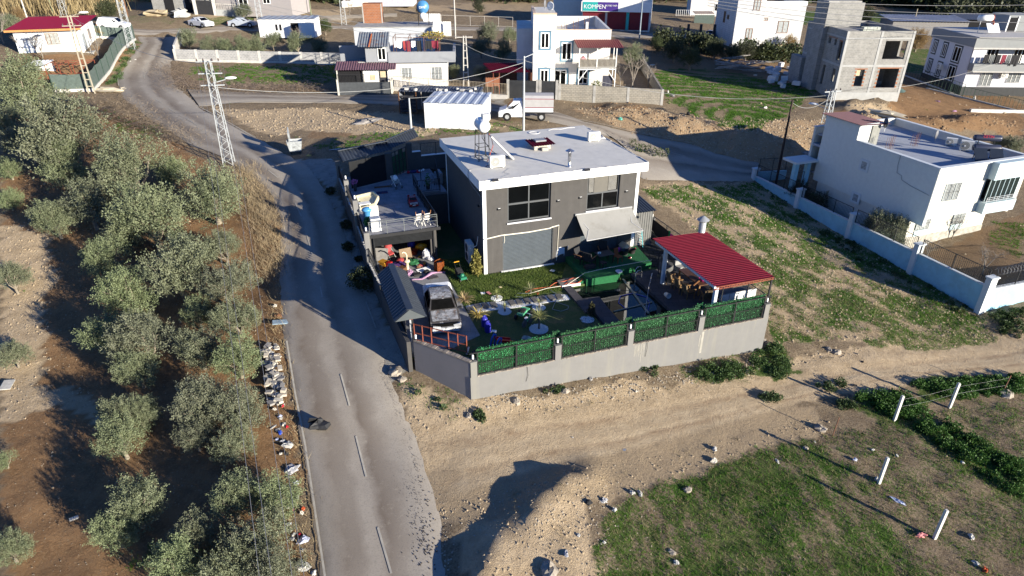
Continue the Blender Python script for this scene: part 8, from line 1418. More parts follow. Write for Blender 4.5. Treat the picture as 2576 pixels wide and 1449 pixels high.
woods([(1650,108),(1720,122),(1800,138)],34,21,.35,(.8,1.7),SHR,110); woods([(1850,140),(1930,150),(2000,150)],30,22,.35,(.8,1.6),SHR,110); woods([(0,-6),(70,-4),(120,-6)],16,9,.7,(2,3.5),AUT)
# ---------------- poles, wires ----------------
def ztop(p,py):
    v=(724.5-py)/1640; return CZ+(v*p.y*cT-p.y*sT)/(cT+v*sT)
POLES={}
def pole(key,kind,label,px,py,ty,h=None,rz=.2,lampdir=None,mat=None,arms=1,gz=None):
    p=at(px,py,gz) if gz is not None else ground(px,py); h=h or ztop(p,ty)-p.z; nm={'lattice':'power_pole','ladder':'power_pole','tube':'street_lamp' if lampdir else 'utility_pole','wood':'utility_pole'}[kind]
    t_=thing(nm,label,'pole',p,rz,'poles'); POLES[key]=p+Vector((0,0,h)); mt=mat or M('galvanised_steel'); b=MB()
    if kind=='lattice':
        w0,w1=.42,.2
        c_=[(-1,-1),(1,-1),(1,1),(-1,1)]
        for x,y in c_: b.bar((x*w0,y*w0,-.3),(x*w1,y*w1,h),.058)
        n=int(h/.55)
        for i in range(n):
            f0,f1=i/n,(i+1)/n; a=w0+(w1-w0)*f0; e=w0+(w1-w0)*f1
            for k in range(4):
                p0,p1=c_[k],c_[(k+1)%4]; q0,q1=(p0,p1) if i%2 else (p1,p0); b.bar((q0[0]*a,q0[1]*a,h*f0),(q1[0]*e,q1[1]*e,h*f1),.032)
        build('lattice',b,mt,t_)
    elif kind=='ladder':
        for x in (-1,1): b.bar((x*.33,0,-.3),(x*.14,0,h),.16,.12)
        n=int(h/.75)
        for i in range(1,n): z=h*i/n; w_=.33+(.14-.33)*i/n; b.bar((-w_,0,z),(w_,0,z),.1,.09)
        build('ladder_frame',b,mt,t_)
    else: b.tube([(0,0,-.3),(0,0,h*.5),(0,0,h)],[.13,.11,.08] if kind=='tube' else [.12,.1,.09],10); build('shaft',b,mt,t_)
    for i in range(arms):
        z=h-.15-i*.95; b=MB(); b.bar((-.95,0,z),(.95,0,z),.09); build('crossarm',b,mt,t_)
        b=MB()
        for x in (-.85,-.35,.35,.85): b.lathe([(.05,0),(.07,.06),(.05,.12),(.06,.16),(0,.22)],(x,0,z+.05),8)
        each('insulator',b,M('brown_insulator',(.07,.05,.045),.4),t_)
    if lampdir:
        d=Vector((math.cos(lampdir),math.sin(lampdir),.25)); z=h-(1.9 if kind=='lattice' else .15); b=MB(); b.bar((0,0,z),d*1.1+Vector((0,0,z)),.06); build('lamp_arm',b,mt,t_); b=MB(); b.ell(tuple(d*1.5+Vector((0,0,z))),(.5,.18,.12),10,6,rz=lampdir); build('lamp_head',b,WHITE,t_)
    return t_
GAL=M('pale_galvanised',(.36,.38,.39),.5,.1); CPO=M('pale_concrete'); WPO=M('weathered_pole',(.3,.26,.18),.9,.2)
pole('A','lattice','tall lattice power pole with a street light between the grove and the road bend',577,412,150,rz=.15,lampdir=.1,arms=3,mat=GAL)
pole('B','ladder','ladder shaped power pole with a street light at the netting corner',231,234,38,rz=.3,lampdir=.1,mat=M('yellowish_concrete',(.32,.285,.22),.9),arms=2)
pole('C','lattice','lattice power pole at the top of the road beside the netting fence',332,121,0,h=15,rz=.3,mat=GAL,arms=2)
pole('D','ladder','ladder shaped pole behind the tin shelter and the picket fence',1173,218,90,rz=.1,mat=CPO)
pole('E','tube','grey tubular street lamp pole in front of the parked truck',1317,326,141,rz=0,lampdir=.6,mat=GAL,arms=0)
pole('F','tube','thin black pole with a short arm at the end of the dirt bank',1950,470,252,rz=0,mat=M('dark_rust_pole',(.035,.02,.016),.7),arms=0)
pole('G','lattice','slim lattice pole with a lamp at the back corner of the pale blue house',2052,420,226,rz=.3,lampdir=2.2,mat=GAL,arms=1,gz=-.6)
pole('H','tube','slim bent conduit pole between the site cabin and the roller gate',1035,332,247,mat=GAL,arms=0)
pole('I','wood','wooden pole beyond the unfinished house',2294,75,22,mat=WPO,arms=0)
pole('J','tube','grey pole on the street verge behind the white house',1608,98,0,h=12,mat=M('blue_grey_pole',(.2,.24,.28),.6),arms=0)
pole('K','wood','wooden pole on the lane behind the little white cabin',784,46,0,h=8,mat=M('green_pole',(.16,.18,.11),.9),arms=0)
pole('L','lattice','lattice pole behind the brick stair head',866,62,0,h=11,mat=GAL,arms=1); pole('M','wood','pale pole behind the bungalow roof near the photo edge',67,42,0,h=9,mat=CPO,arms=0); pole('N','wood','greenish pole before the golden reeds',135,38,0,h=8,mat=M('green_pole'),arms=0)
pole('O','lattice','lattice pole rising behind the bungalow ridge',164,40,0,h=11,mat=GAL,arms=1); pole('P','lattice','lattice pole at the gable end of the little white cabin',657,66,0,h=11,mat=GAL,arms=1); pole('Q','wood','pole beside the white corrugated sheet wall',1146,96,0,h=10,mat=CPO,arms=0); pole('R','tube','dark pole at the street corner beyond the netting',322,42,0,h=8,mat=WOODB,arms=0)
b=MB(); b.bar((-1.2,0,0),(.2,0,0),.06); q=POLES['F']; o=[x for x in bpy.data.objects if x.get('label','').startswith('thin black pole')][0]; build('crossarm',b,BLACK,o,loc=(0,0,q.z-o.location.z-.1))
def wire(label,a,c_,sag=1.0,r=.025,mat=None,n=14,off=((0,0,0),)):
    a=Vector(a);c_=Vector(c_); t_=thing('overhead_wire',label,'wire',a,0,'overhead wires'); b=MB()
    for k in off: k=Vector(k); b.tube([(c_-a)*(i/n)+k+Vector((0,0,-sag*4*(i/n)*(1-i/n))) for i in range(n+1)],r,4,cap=False)
    build('strand',b,mat or M('pale_wire',(.34,.34,.33),.5),t_)
P=POLES; WB=M('pale_wire',(.34,.34,.33),.5)
wire('pair of wires from the lattice pole running down over the inner grove trees',P['A']+Vector((-.9,0,-.1)),at(665,1560,6.0),.4,.007,M('dark_wire',(.2,.2,.21),.6),off=((0,0,0),(.3,0,0)))
wire('pair of wires from the lattice pole running down over the roadside olives',P['A']+Vector((.9,0,-.1)),at(750,1560,6.0),.4,.007,M('dark_wire'),off=((0,0,0),(.3,0,0)))
for i,s in enumerate((0,.5,1.0)): wire(['highest','middle','lowest'][i]+' of three wires from the upper road pole to the ladder pole',P['C']+Vector((.5,0,-4.6-s*1.3)),P['D']+Vector((0,0,-.2-s*.9)),1.0,.02)
wire('thick pale cable from the lattice pole past the village house to the street lamp',P['A']+Vector((0,0,-2.2)),P['E']+Vector((0,0,-.6)),1.4,.026)
wire('white cable from the ladder pole to the stair tower of the white house',P['D']+Vector((0,0,-1.0)),(3.2,78.4,7.9),.9,.024)
wire('white service cable from the street lamp down to the conduit pole',P['E']+Vector((0,0,-.9)),P['H'],.7,.022)
wire('pale cable from the street lamp to the slim lattice pole by the pale blue house',P['E']+Vector((0,0,-.4)),P['G']+Vector((0,0,-.5)),1.6,.02)
wire('pale cable from the slim lattice pole to the house with the black plinth',P['G']+Vector((0,0,-.3)),(66,92.3,5.0),.8,.018)
wire('cable loop from the thin black pole to the slim lattice pole',P['F']+Vector((0,0,-.2)),P['G']+Vector((0,0,-.6)),.8,.018)
wire('wire from the netting corner pole to the lattice pole',P['B']+Vector((.5,0,-.3)),P['A']+Vector((-.5,0,-.3)),1.0,.02)
for i in range(5): wire(f'long power line crossing above the far houses, number {i+1} from the top',at(1780,-14+i*7,15),at(2700,8+i*24,13),.6,.02,M('dark_wire'))
# ---------------- vehicles ----------------
pst=[(-2.75,.5,.82),(-2.7,.95,.8),(-1.95,1.2,.8),(-1.2,1.95,.72),(-.35,2.0,.72),(-.25,1.9,.75),(-.24,.6,.9)]
p=ground(1320,299); CW=M('truck_white',(.66,.67,.68),.35,.06)
tk=vehicle('pickup_truck','white pickup truck with a grey canvas cover parked by the black gate','truck',(p.x,p.y,p.z+.05),-R(92),pst,.93,.35,lambda y:1.15,CW,Mglass(),(-1.85,1.75),.36,None,None,None,[((-1.75,-.45),(-1.2,-.45),1.2,1.85)],2,None)
b=MB(); b.bb(-.98,.98,-.15,3.0,.75,.9); build('bed',b,BLACK,tk); b=MB(); b.bb(-1.0,-.95,-.15,3.0,.9,1.3); b.bb(.95,1.0,-.15,3.0,.9,1.3); b.bb(-1,1,-.15,-.1,.9,1.3); b.bb(-1,1,2.95,3.0,.9,1.3); build('side_board',b,CW,tk)
b=MB(); pr=[(-1.0,1.3),(-1.0,2.3),(-.8,2.55),(0,2.65),(.8,2.55),(1.0,2.3),(1.0,1.3)]; vs=[(x,y,z) for y in (-.15,3.0) for x,z in pr]; b.add(vs,[(i,i+1,i+8,i+7) for i in range(6)]); b.add([(x,-.14,z) for x,z in pr],[tuple(range(7))]); b.add([(x,2.9,z) for x,z in pr],[tuple(range(7))[::-1]]); build('canvas_cover',b,M('grey_canvas',(.36,.35,.35),.8,.08,2),tk)
b=MB()
for z in (2.22,1.34): b.bb(-1.02,-1.003,-.15,3.0,z,z+.06); b.bb(1.003,1.02,-.15,3.0,z,z+.06)
build('stripe',b,M('dark_red_cloth'),tk); text('lettering','2011',tk,(-.945,-.7,.72),.24,BLACK,(PI/2,0,-PI/2))
b=MB()
for s in (-1,1): b.box((s*1.05,-1.3,1.4),(.12,.16,.26))
build('mirror',b,BLACK,tk)
vst=[(-2.15,.5,.78),(-2.1,.85,.76),(-1.2,1.05,.76),(-.5,1.65,.64),(1.7,1.75,.66),(2.1,1.1,.76),(2.15,.45,.78)]
p=ground(290,75); vehicle('minivan','white passenger van driving along the street beyond the bungalow','van',(p.x,p.y,p.z+.05),R(92),vst,.86,.3,lambda y:1.05,CW,Mglass(),(-1.4,1.3),.31,None,None,None,[((-.95,-.0),(-.5,-.0),1.1,1.58),((.1,1.0),(.1,1.0),1.1,1.62),((1.1,1.75),(1.1,1.6),1.1,1.62)],2,4)
sst=[(-2.1,.45,.76),(-2.05,.75,.74),(-1.1,.95,.74),(-.4,1.4,.58),(.8,1.42,.58),(1.6,1.02,.68),(2.1,.95,.7),(2.15,.45,.74)]
for x,y,rz,lab,m_ in ((508,68,R(60),'white car half hidden behind the tall olive bush at the road corner',CW),(1788,98,R(150),'pale grey car parked in the shade by the dark gate frame',M('silver_paint',(.3,.33,.38),.35)),(612,68,R(95),'pale car parked on the street behind the olive row',M('silver_paint'))):
    p=ground(x,y); vehicle('parked_car',lab,'car',(p.x,p.y,p.z+.05),rz,sst,.84,.25,lambda q:.92,m_,Mglass(),(-1.3,1.3),.3,'cars on the village street',None,None,[((-.85,.1),(-.4,.1),.96,1.34),((.2,1.1),(.2,.8),.96,1.34)],2,4)
# ---------------- far buildings ----------------
p=ground(1462,72); h=thing('shop_building','shop with three dark red shutters under a white band with a teal and violet sign','shop',p,R(-12)); b=MB(); b.bb(0,12.5,.0,9,-.5,6.5); build('wall',b,PLAST,h)
RS_=M('wine_red_shutter',(.17,.02,.03),.6,.15,2)
for i,(x0,x1) in enumerate(((.2,4.3),(4.7,8.1),(8.7,12.2))): b=MB(); b.corr((x0,-.1,3.0),(0,0,-3.0),(x1-x0,0,0),.15,.03,0,'slat'); build('roller_shutter',b,RS_,h)
b=MB(); b.bb(-.1,12.6,-.6,-.05,3.05,4.7); build('sign_band',b,WHITE,h); b=MB(); b.bb(.2,2.9,-.66,-.61,3.15,4.65); o=build('sign_panel',b,M('teal_sign',(.02,.35,.33),.5),h); b=MB(); b.bb(2.9,6.6,-.66,-.61,3.15,4.65); build('sign_panel',b,M('violet_sign',(.06,.03,.2),.5),h)
text('lettering','KOMPEN',h,(.35,-.68,3.55),1.0,WHITE,(PI/2,0,0)); text('lettering','AYNE YAPI',h,(4.35,-.68,3.95),.42,WHITE,(PI/2,0,0)); b=MB(); b.bb(8.15,8.65,-.3,-.05,0,3.0); build('pillar_sign',b,M('teal_sign'),h)
b=MB(); b.bb(-6,0,4,12,-.5,4.5); build('side_wing',b,M('pale_blue_paint'),h)
b=MB(); b.box((0,0,1.2),(.12,1.6,2.5),.3,.35); tag(build('leaning_sheet',b,M('pale_concrete'),loc=ground(1442,108)),'pale door leaf leaning before the shop','door leaf')
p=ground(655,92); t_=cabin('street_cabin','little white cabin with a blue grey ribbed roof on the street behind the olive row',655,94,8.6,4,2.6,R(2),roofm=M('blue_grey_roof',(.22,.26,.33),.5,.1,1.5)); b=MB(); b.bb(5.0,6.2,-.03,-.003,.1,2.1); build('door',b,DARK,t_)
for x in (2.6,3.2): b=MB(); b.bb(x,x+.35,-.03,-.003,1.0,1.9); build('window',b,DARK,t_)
def farhouse(name,label,px,py,w_,d,hh,rz,mat,wins=(),gate=None,roof=True):
    p=ground(px,py); t_=thing(name,label,'house',p,rz); b=MB(); b.bb(0,w_,0,d,-.5,hh); build('wall',b,mat,t_); b=MB(); b.bb(-.2,w_+.2,-.2,d+.2,hh,hh+.25); build('roof',b,M('pale_concrete'),t_)
    for a0,a1,z0,z1 in wins: window(t_,'x',a0,a1,z0,z1,0,-1,2,1,WHITE,None,.1,.06)
    return t_
GP=M('mauve_grey_plaster',(.3,.275,.27),.85,.05)
farhouse('roadside_house','mauve grey house behind a grey garden wall with white posts at the street',548,33,13,9,7,R(-4),GP,((4,5.6,.9,3.2),(8.2,9.5,1.5,3.2)))
farhouse('unfinished_shed','unfinished pale block building with open doorways beside the black gate',388,32,9,8,5,R(-4),M('pumice_block'),())
p=ground(388,32)
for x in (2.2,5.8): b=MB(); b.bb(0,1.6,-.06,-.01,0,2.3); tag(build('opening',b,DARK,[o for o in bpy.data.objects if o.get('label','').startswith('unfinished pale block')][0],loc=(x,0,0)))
pfence('garden_fence','grey garden wall with white posts before the mauve grey house',g2(545,39),g2(650,44),.9,M('cream_bars'),.3,.95,M('cool_grey_paint'),3.2); t_,L,z=pwall('entrance_gate','black double gate between white posts beside the unfinished block building',[g2(498,36),g2(540,38)],2.2,.1,BLACK,.2,'gate')
for x in (-.2,L+.2): b=MB(); b.bb(x-.25,x+.25,-.2,.2,z[0]-.5,z[0]+2.7); build('post',b,M('pale_concrete'),t_)
pwall('garden_wall','stepped pale garden wall running back from the mauve grey house',[g2(680,40),g2(705,22)],1.6,.25,M('pale_concrete'))
farhouse('far_house','pale house with white window trims behind a low wall at the photo top',865,10,14,8,7,R(2),M('lilac_grey_plaster',(.4,.4,.45),.85),((3,4.3,.8,2.4),(8,9.3,.8,2.4)))
pwall('garden_wall','low pale wall in front of the far house at the photo top',[g2(860,18),g2(1045,8)],1.1,.25,M('pale_concrete'))
farhouse('far_house','white house with a balcony at the top edge beside the clad house',1735,38,11,8,7,R(-8),PLAST,((2,3.6,3.2,5),(5,6.2,.8,2.4)))
p=ground(1700,44); t_=thing('balcony_fence','white balustrade before the white house at the photo top edge','fence',p,R(-8)); b=MB(); railing(b,[(0,0,.3),(9,-1,.3)],1.2,.4,3,bw=.07); build('balustrade',b,WHITE,t_)
t_=gthing('sheet_shed','long low shed with a pale ribbed roof before the dark trees','shed',2240,84,3.0,R(-8)); b=MB(); b.bb(0,14,0,7,-.5,2.2); build('wall',b,M('grey_board'),t_); b=MB(); b.corr((-.4,-.4,2.3),(14.8,0,0),(0,8,.5),.6,.08,0,'tile'); build('roof',b,M('pale_tin',(.36,.36,.38),.6,.25,1),t_)
for x,y,l in ((2415,80,'wide dark tin shed roof behind the black plinth house'),): t_=gthing('tin_shed',l,'shed',x,y,3,R(-8)); b=MB(); b.bb(0,14,0,6,-.5,2.2); build('wall',b,DARK,t_); b=MB(); b.corr((-.4,-.4,2.3),(14.8,0,0),(0,7,.6),.6,.08,0,'tile'); build('roof',b,M('grey_tin'),t_)
pfence('picket_fence','concrete post and wire fence along the street behind the village house',g2(1075,62),g2(1290,68),1.7,M('pale_concrete'),2.6,0,None,2.6); pfence('wire_fence','thin wire fence in the shade beyond the ploughed plot',g2(1610,140),g2(1790,150),1.5,BLACK,.8,0,None,4)
pfence('mesh_fence','dark green mesh fence before the house with the black plinth',g2(2330,222),g2(2576,283),1.3,M('dark_green_post'),.5,.1,None,3); pfence('mesh_fence','dark mesh fence beside the shaded plinth wall',g2(2250,180),g2(2420,245),1.6,M('dark_green_post'),.6,.1,None,3)
pwall('kerb_wall','low white kerb wall along the grass before the black plinth house',[g2(2440,280),g2(2576,283)],.3,.3,M('pale_concrete'))
t_=gthing('yard_gate','dark double gate frame standing in the shade by the grey car','gate',1728,103,4.2,R(-5)); b=MB()
for x in (0,2.1,4.4): b=MB(); b.bb(x-.2,x+.2,-.2,.2,-.5,2.7); build('post',b,M('dark_gate'),t_)
b=MB(); b.bb(.2,1.9,-.03,.03,.1,1.2); b.bb(2.3,4.2,-.03,.03,.1,1.2); build('gate_leaf',b,M('dark_gate'),t_)
t_=gthing('green_shelter','green netting shelter among the vegetables beside the street','shelter',1745,62,4.4,0); b=MB(); b.bb(0,4,0,.1,0,1.8); build('net',b,NET,t_); b=MB(); b.corr((0,-.2,2.0),(4,0,0),(0,2.5,.3),.3,.05,0,'tile'); build('roof',b,M('rust_coping'),t_)
# ---------------- dumpster, rubble, litter ----------------
p=ground(745,385); t_=thing('dumpster','battered grey metal dumpster with its lid up on the road verge','dumpster',p,.25); b=MB(); b.add([(-.5,-.35,.25),(.5,-.35,.25),(.5,.35,.25),(-.5,.35,.25),(-.68,-.5,1.2),(.68,-.5,1.2),(.68,.5,1.2),(-.68,.5,1.2)],[(3,2,1,0),(0,1,5,4),(1,2,6,5),(2,3,7,6),(3,0,4,7)]); b.bb(-.6,.6,-.42,.42,1.0,1.05); build('body',b,M('scuffed_zinc',(.33,.35,.36),.6,.3,4,stain=(.1,.1,.1),ssc=3,samt=.8),t_); b=MB(); b.box((-.45,.5,1.5),(.1,1.0,1.2),0,.3); build('lid',b,M('scuffed_zinc'),t_)
for x in (-.4,.4): b=MB(); b.lathe([(.12,-.04),(.12,.04)],(x,-.2,.12),10,ax='x'); build('wheel',b,BLACK,t_)
def litter(name,label,px,py,dim,mat,seed,cat='litter',group=None,h=0,kind='lump'):
    p=ground(px,py); p.z=float(zground(np.array([p.x]),np.array([p.y]))[0]); b=MB(); g=random.Random(seed)
    if kind=='lump': k_=.5 if name[:6]=='litter' else .9; b.ell((0,0,dim[2]*.2),(dim[0]/2*k_,dim[1]/2*k_,dim[2]*.36),9,6,0,.45,g,seed)
    else: b.box((0,0,dim[2]/2+.02),dim,seed,.12*math.sin(seed),.12*math.cos(seed*2))
    return tag(build(name,b,DIRTY if mat in (WHITE,PIPE) else mat,loc=p+Vector((0,0,h))),label,cat,group)
g=random.Random(17)
for k in range(70):
    f=g.random(); y=870+f*150; x=678+f*22+g.uniform(-20,20); s=g.uniform(.15,.5); litter('plaster_chunk','pale broken plaster slab in the rubble tipped along the grove side of the road',x,y,(s,s*g.uniform(.5,.9),g.uniform(.05,.16)),g.choice([M('pale_plaster_rubble',(.4,.36,.3),.9,.15,5),M('pale_plaster_rubble'),M('grey_board'),LIME]),k*1.3,'rubble','plaster slabs in the roadside rubble',g.uniform(0,.2),'box')
for k,(x,y,d,m_,l) in enumerate([(700,795,(.9,.6,.25),M('red_soil_heap',(.2,.1,.05),.95,.3,6,.6,20),'small heap of red soil at the road edge above the rubble'),(692,770,(.5,.4,.3),WHITE,'white bag by the dry grass tuft at the road edge'),(738,818,(.9,.35,.12),M('yellow_cloth',(.45,.33,.1),.9,.3,6),'yellow rag on the asphalt edge beside the blue board'),(682,890,(.8,.5,.3),WHITE,'white plastic bag at the grove side of the rubble'),(690,1010,(.7,.6,.3),PIPE,'white bag heap at the lower end of the rubble'),(725,1120,(.8,1.2,.3),PIPE,'pile of white bags and cloth beside the lower road line'),(735,1180,(1.2,1.4,.25),M('grey_sheet_litter',(.35,.35,.36),.8,.3,6),'grey sheet and rags dumped at the roadside'),(745,1215,(.6,.5,.2),M('blue_white_enamel'),'blue white plastic at the foot of the grey sheet'),(705,1090,(.5,.4,.25),M('blue_hose'),'small blue rag in the roadside rubbish'),(722,1075,(.3,.25,.2),M('red_paint'),'red scrap in the roadside rubbish'),(763,1282,(.3,.3,.3),M('orange_plastic'),'orange wrapper beside the white pot at the road line'),(760,1293,(.35,.35,.3),WHITE,'white pot with a dark inside at the road line'),(762,1360,(.8,.9,.25),M('blue_white_enamel'),'blue white sheet in the dry grass near the photo bottom'),(762,1425,(1.1,1.2,.3),WHITE,'crumpled white sheet at the bottom of the roadside'),(790,1440,(.5,.4,.2),PIPE,'small white scrap at the bottom edge by the road line'),(722,1142,(.4,.4,.3),BK,'black rag on the roadside bags'),(748,1250,(.3,.3,.25),M('grey_sheet_litter'),'grey bottle in the dry grass by the road'),(690,1075,(1.0,.3,.06),WHITE,'white plank on the dumped rubbish')]): litter('litter_heap' if d[2]>.2 else 'litter_scrap',l,x,y,d,m_,k+3)
for k in range(26):
    f=g.random(); litter('rubbish_piece','small crumpled rubbish in the strip between the grove and the road',700+f*55+g.uniform(-18,14),1020+f*400,(g.uniform(.12,.3),g.uniform(.12,.3),g.uniform(.08,.2)),g.choice([WHITE,PIPE,M('blue_white_enamel'),M('red_paint'),M('grey_sheet_litter'),LIME]),k,'litter','small rubbish along the road verge')
litter('blue_board','weathered blue painted board lying on the road edge',710,812,(1.1,.45,.06),M('faded_blue_board',(.2,.27,.33),.8,.3,5),.3,'board',None,.05,'box'); litter('white_sheet','white rectangular board at the foot of an olive near the photo edge',20,972,(.55,.9,.05),WHITE,.3,'board',None,.1,'box'); litter('white_box','tiny white box on the dark grove ground',186,1304,(.35,.15,.08),WHITE,.6,'box',None,.03,'box')
p=ground(803,1078); b=MB(); b.ell((0,0,.2),(.55,.4,.28),9,6,0,.35,random.Random(9)); b.box((-.25,.1,.4),(.5,.05,.4),.4,.4,.3); tag(build('debris_bag',b,M('black_burnt_plastic',(.025,.025,.026),.5,.3,6),loc=p+Vector((0,0,.05))),'crumpled black burnt bumper piece lying on the asphalt','debris')
for k,(x,y,w_) in enumerate(((918,722,1.25),(832,488,.5),(872,575,.55),(876,628,.5),(902,656,.3))):
    p=ground(x,y); bush('verge_bush',['large dark round bush at the foot of the road wall','small weed with yellow tape by the road wall corner','small dark weed on the dusty apron, upper of two','small dark weed on the dusty apron, lower of two','tiny dark clump on the apron beside the road wall'][k],p,w_*.75,w_*.5,SHR,int(1800*w_*w_+150),.11,k+3)
for k,(x,y,r,l) in enumerate([(997,935,.8,'large pale boulder beside the entrance wall corner'),(1012,955,.5,'pale boulder in front of the entrance wall'),(2105,887,.55,'grey boulder on the field edge above the dirt track'),(2085,880,.4,'smaller boulder beside the grey one above the dirt track'),(2062,1078,.6,'pale rock heap where the rusty stake stands'),(2532,992,.75,'pale flat boulder below the rusty stake at the photo edge'),(1300,1010,.45,'pale ledge stone under the retaining wall'),(1420,985,.5,'second ledge stone under the retaining wall'),(1730,1232,.35,'pale stone at the heap edge by the grass'),(1382,1438,.8,'pale slab stone at the bottom of the spoil heap'),(1690,1390,.3,'brown stone alone in the near grass'),(2025,1128,.3,'white stone at the end of the long post shadow'),(1180,1045,.35,'white rocks among weeds on the dirt near the road'),(1920,855,.35,'stone at the corner of the retaining wall')]): rock('boulder',l,ground(x,y)-Vector((0,0,r*.12)),r*.6,k+5,M('dusty_limestone',(.3,.26,.21),.9,.3,5,.6,14),'rock',None,.5)
for k,(x,y,d,m_,l) in enumerate([(2260,1263,(1.3,.4,.15),M('blue_white_enamel'),'long blue and white plastic sheet on the withered grass'),(2318,1345,(.9,.5,.3),M('red_white_card'),'red and white sack near the lowest white post'),(2443,1405-55,(.7,.4,.2),WHITE,'white bag lying alone by the lowest white post'),(2455,1415,(.6,.4,.2),WHITE,'white bag near the bottom corner of the withered grass'),(2420,1165,(.4,.3,.2),WHITE,'white bag in the middle of the withered grass'),(2205,1208,(.5,.4,.25),WHITE,'white bag at the foot of the middle white post'),(2150,1160,(.5,.4,.25),M('blue_white_enamel'),'pale blue bag beside the middle white post'),(2195,1133,(.4,.3,.15),WHITE,'white litter uphill of the middle white post'),(2255,1148,(.3,.3,.25),PIPE,'cream stone like bag next to the middle white post'),(2050,1112,(.3,.2,.1),WHITE,'white scrap on the bare soil near the rusty stake'),(1798,1130,(.5,.5,.3),WHITE,'white rag bundle on the soil strip beside the track'),(1795,1160,(.7,.5,.25),LIME,'pale rubble with netting beside the white rag bundle'),(1955,1160,(.6,.3,.12),WHITE,'white scrap on the soil above the near grass'),(1480,1265,(.7,.5,.3),BK,'black bag on top of the spoil heap'),(1520,1262,(.6,.5,.3),M('grey_sheet_litter'),'grey white bag on the spoil heap'),(1545,1285,(.5,.4,.25),WHITE,'white bags at the far end of the spoil heap'),(1590,1243,(.6,.4,.3),PIPE,'cream cloth bundle beyond the spoil heap'),(1610,1245,(.4,.7,.3),M('beige_cloth'),'beige cloth heap beyond the spoil heap'),(1425,1395,(.8,.35,.12),M('grey_sheet_litter'),'grey folded sheet on the lit face of the spoil heap'),(1455,1345,(.4,.3,.15),PIPE,'white fragment in the middle of the spoil heap'),(1520,1365,(.3,.25,.15),WHITE,'white piece low on the spoil heap near the grass'),(1570,1130,(.45,.45,.02),M('grey_plate'),'flat grey plastic sheet on the dirt track'),(1440,1100,(.25,.15,.08),WHITE,'small white scrap in the middle of the dirt track'),(2150,1005-35,(.5,.2,.1),BK,'flat black rubber piece on the dirt track verge'),(2170,912,(.45,.3,.1),BK,'black tyre piece on the dirt track'),(2205,1000-20,(.3,.2,.15),PIPE,'pale bag under the weeds by the track'),(2050,1283,(.5,.15,.1),BK,'dark strip lying in the near grass'),(2478,1432,(.5,.4,.3),M('orange_plastic'),'orange bag at the bottom edge of the withered grass'),(1700,1415,(.5,.4,.2),WHITE,'white bag in the grass at the bottom edge'),(1690,910,(.6,.3,.25),WHITE,'white bucket lying at the foot of the retaining wall'),(1640,925,(.8,.3,.2),BK,'dark pipes and twigs at the foot of the retaining wall'),(1485,955,(.6,.5,.25),M('grey_board'),'grey stone rubble at the foot of the retaining wall'),(1600,985,(.3,.3,.25),LIME,'white stone block below the retaining wall')]): litter('litter_heap' if max(d[:2])>.55 else 'litter_scrap',l,x,y,d,m_,k+40)
# fence posts of the near field
for k,(x,y,ty,l) in enumerate([(2250,1057,995,'white concrete fence post on the bank above the green weeds'),(2389,1024,965,'white concrete fence post by the weeds farthest along the track'),(2210,1217,1147,'white concrete fence post in the middle of the withered grass'),(2352,1351,1286,'white concrete fence post lowest on the withered grass')]):
    p=ground(x,y); hh=1.62; o=thing('fence_post',l,'post',p,.2,'white fence posts'); b=MB(); b.bb(-.065,.065,-.065,.065,-.3,hh); build('shaft',b,M('post_concrete',(.55,.54,.5),.9,.1),o); b=MB(); b.bb(-.05,.05,-.05,.05,hh,hh+.03); build('tip',b,M('post_concrete'),o)
for x,y,l in ((2095,1095,'short rusty iron stake on the pale rocks'),(2522,987,'short rusty iron stake standing in the boulder at the photo edge')):
    b=MB(); b.bar((0,0,-.2),(.06,0,1.2),.04); tag(build('iron_stake',b,M('rusty_steel'),loc=ground(x,y)),l,'stake','rusty stakes')
b=MB(); A=ground(2250,1057);B_=ground(2389,1024);C_=ground(2522,987)
for z in (.9,1.4): b.tube([(0,0,z),tuple((B_-A)*.5+Vector((0,0,z-.1))),tuple(B_-A+Vector((0,0,z))),tuple(C_-A+Vector((0,0,z-.4)))],.004,4)
o=thing('wire_strand','thin slack wires strung between the white posts and the rusty stake','wire',A); build('strand',b,WB,o)
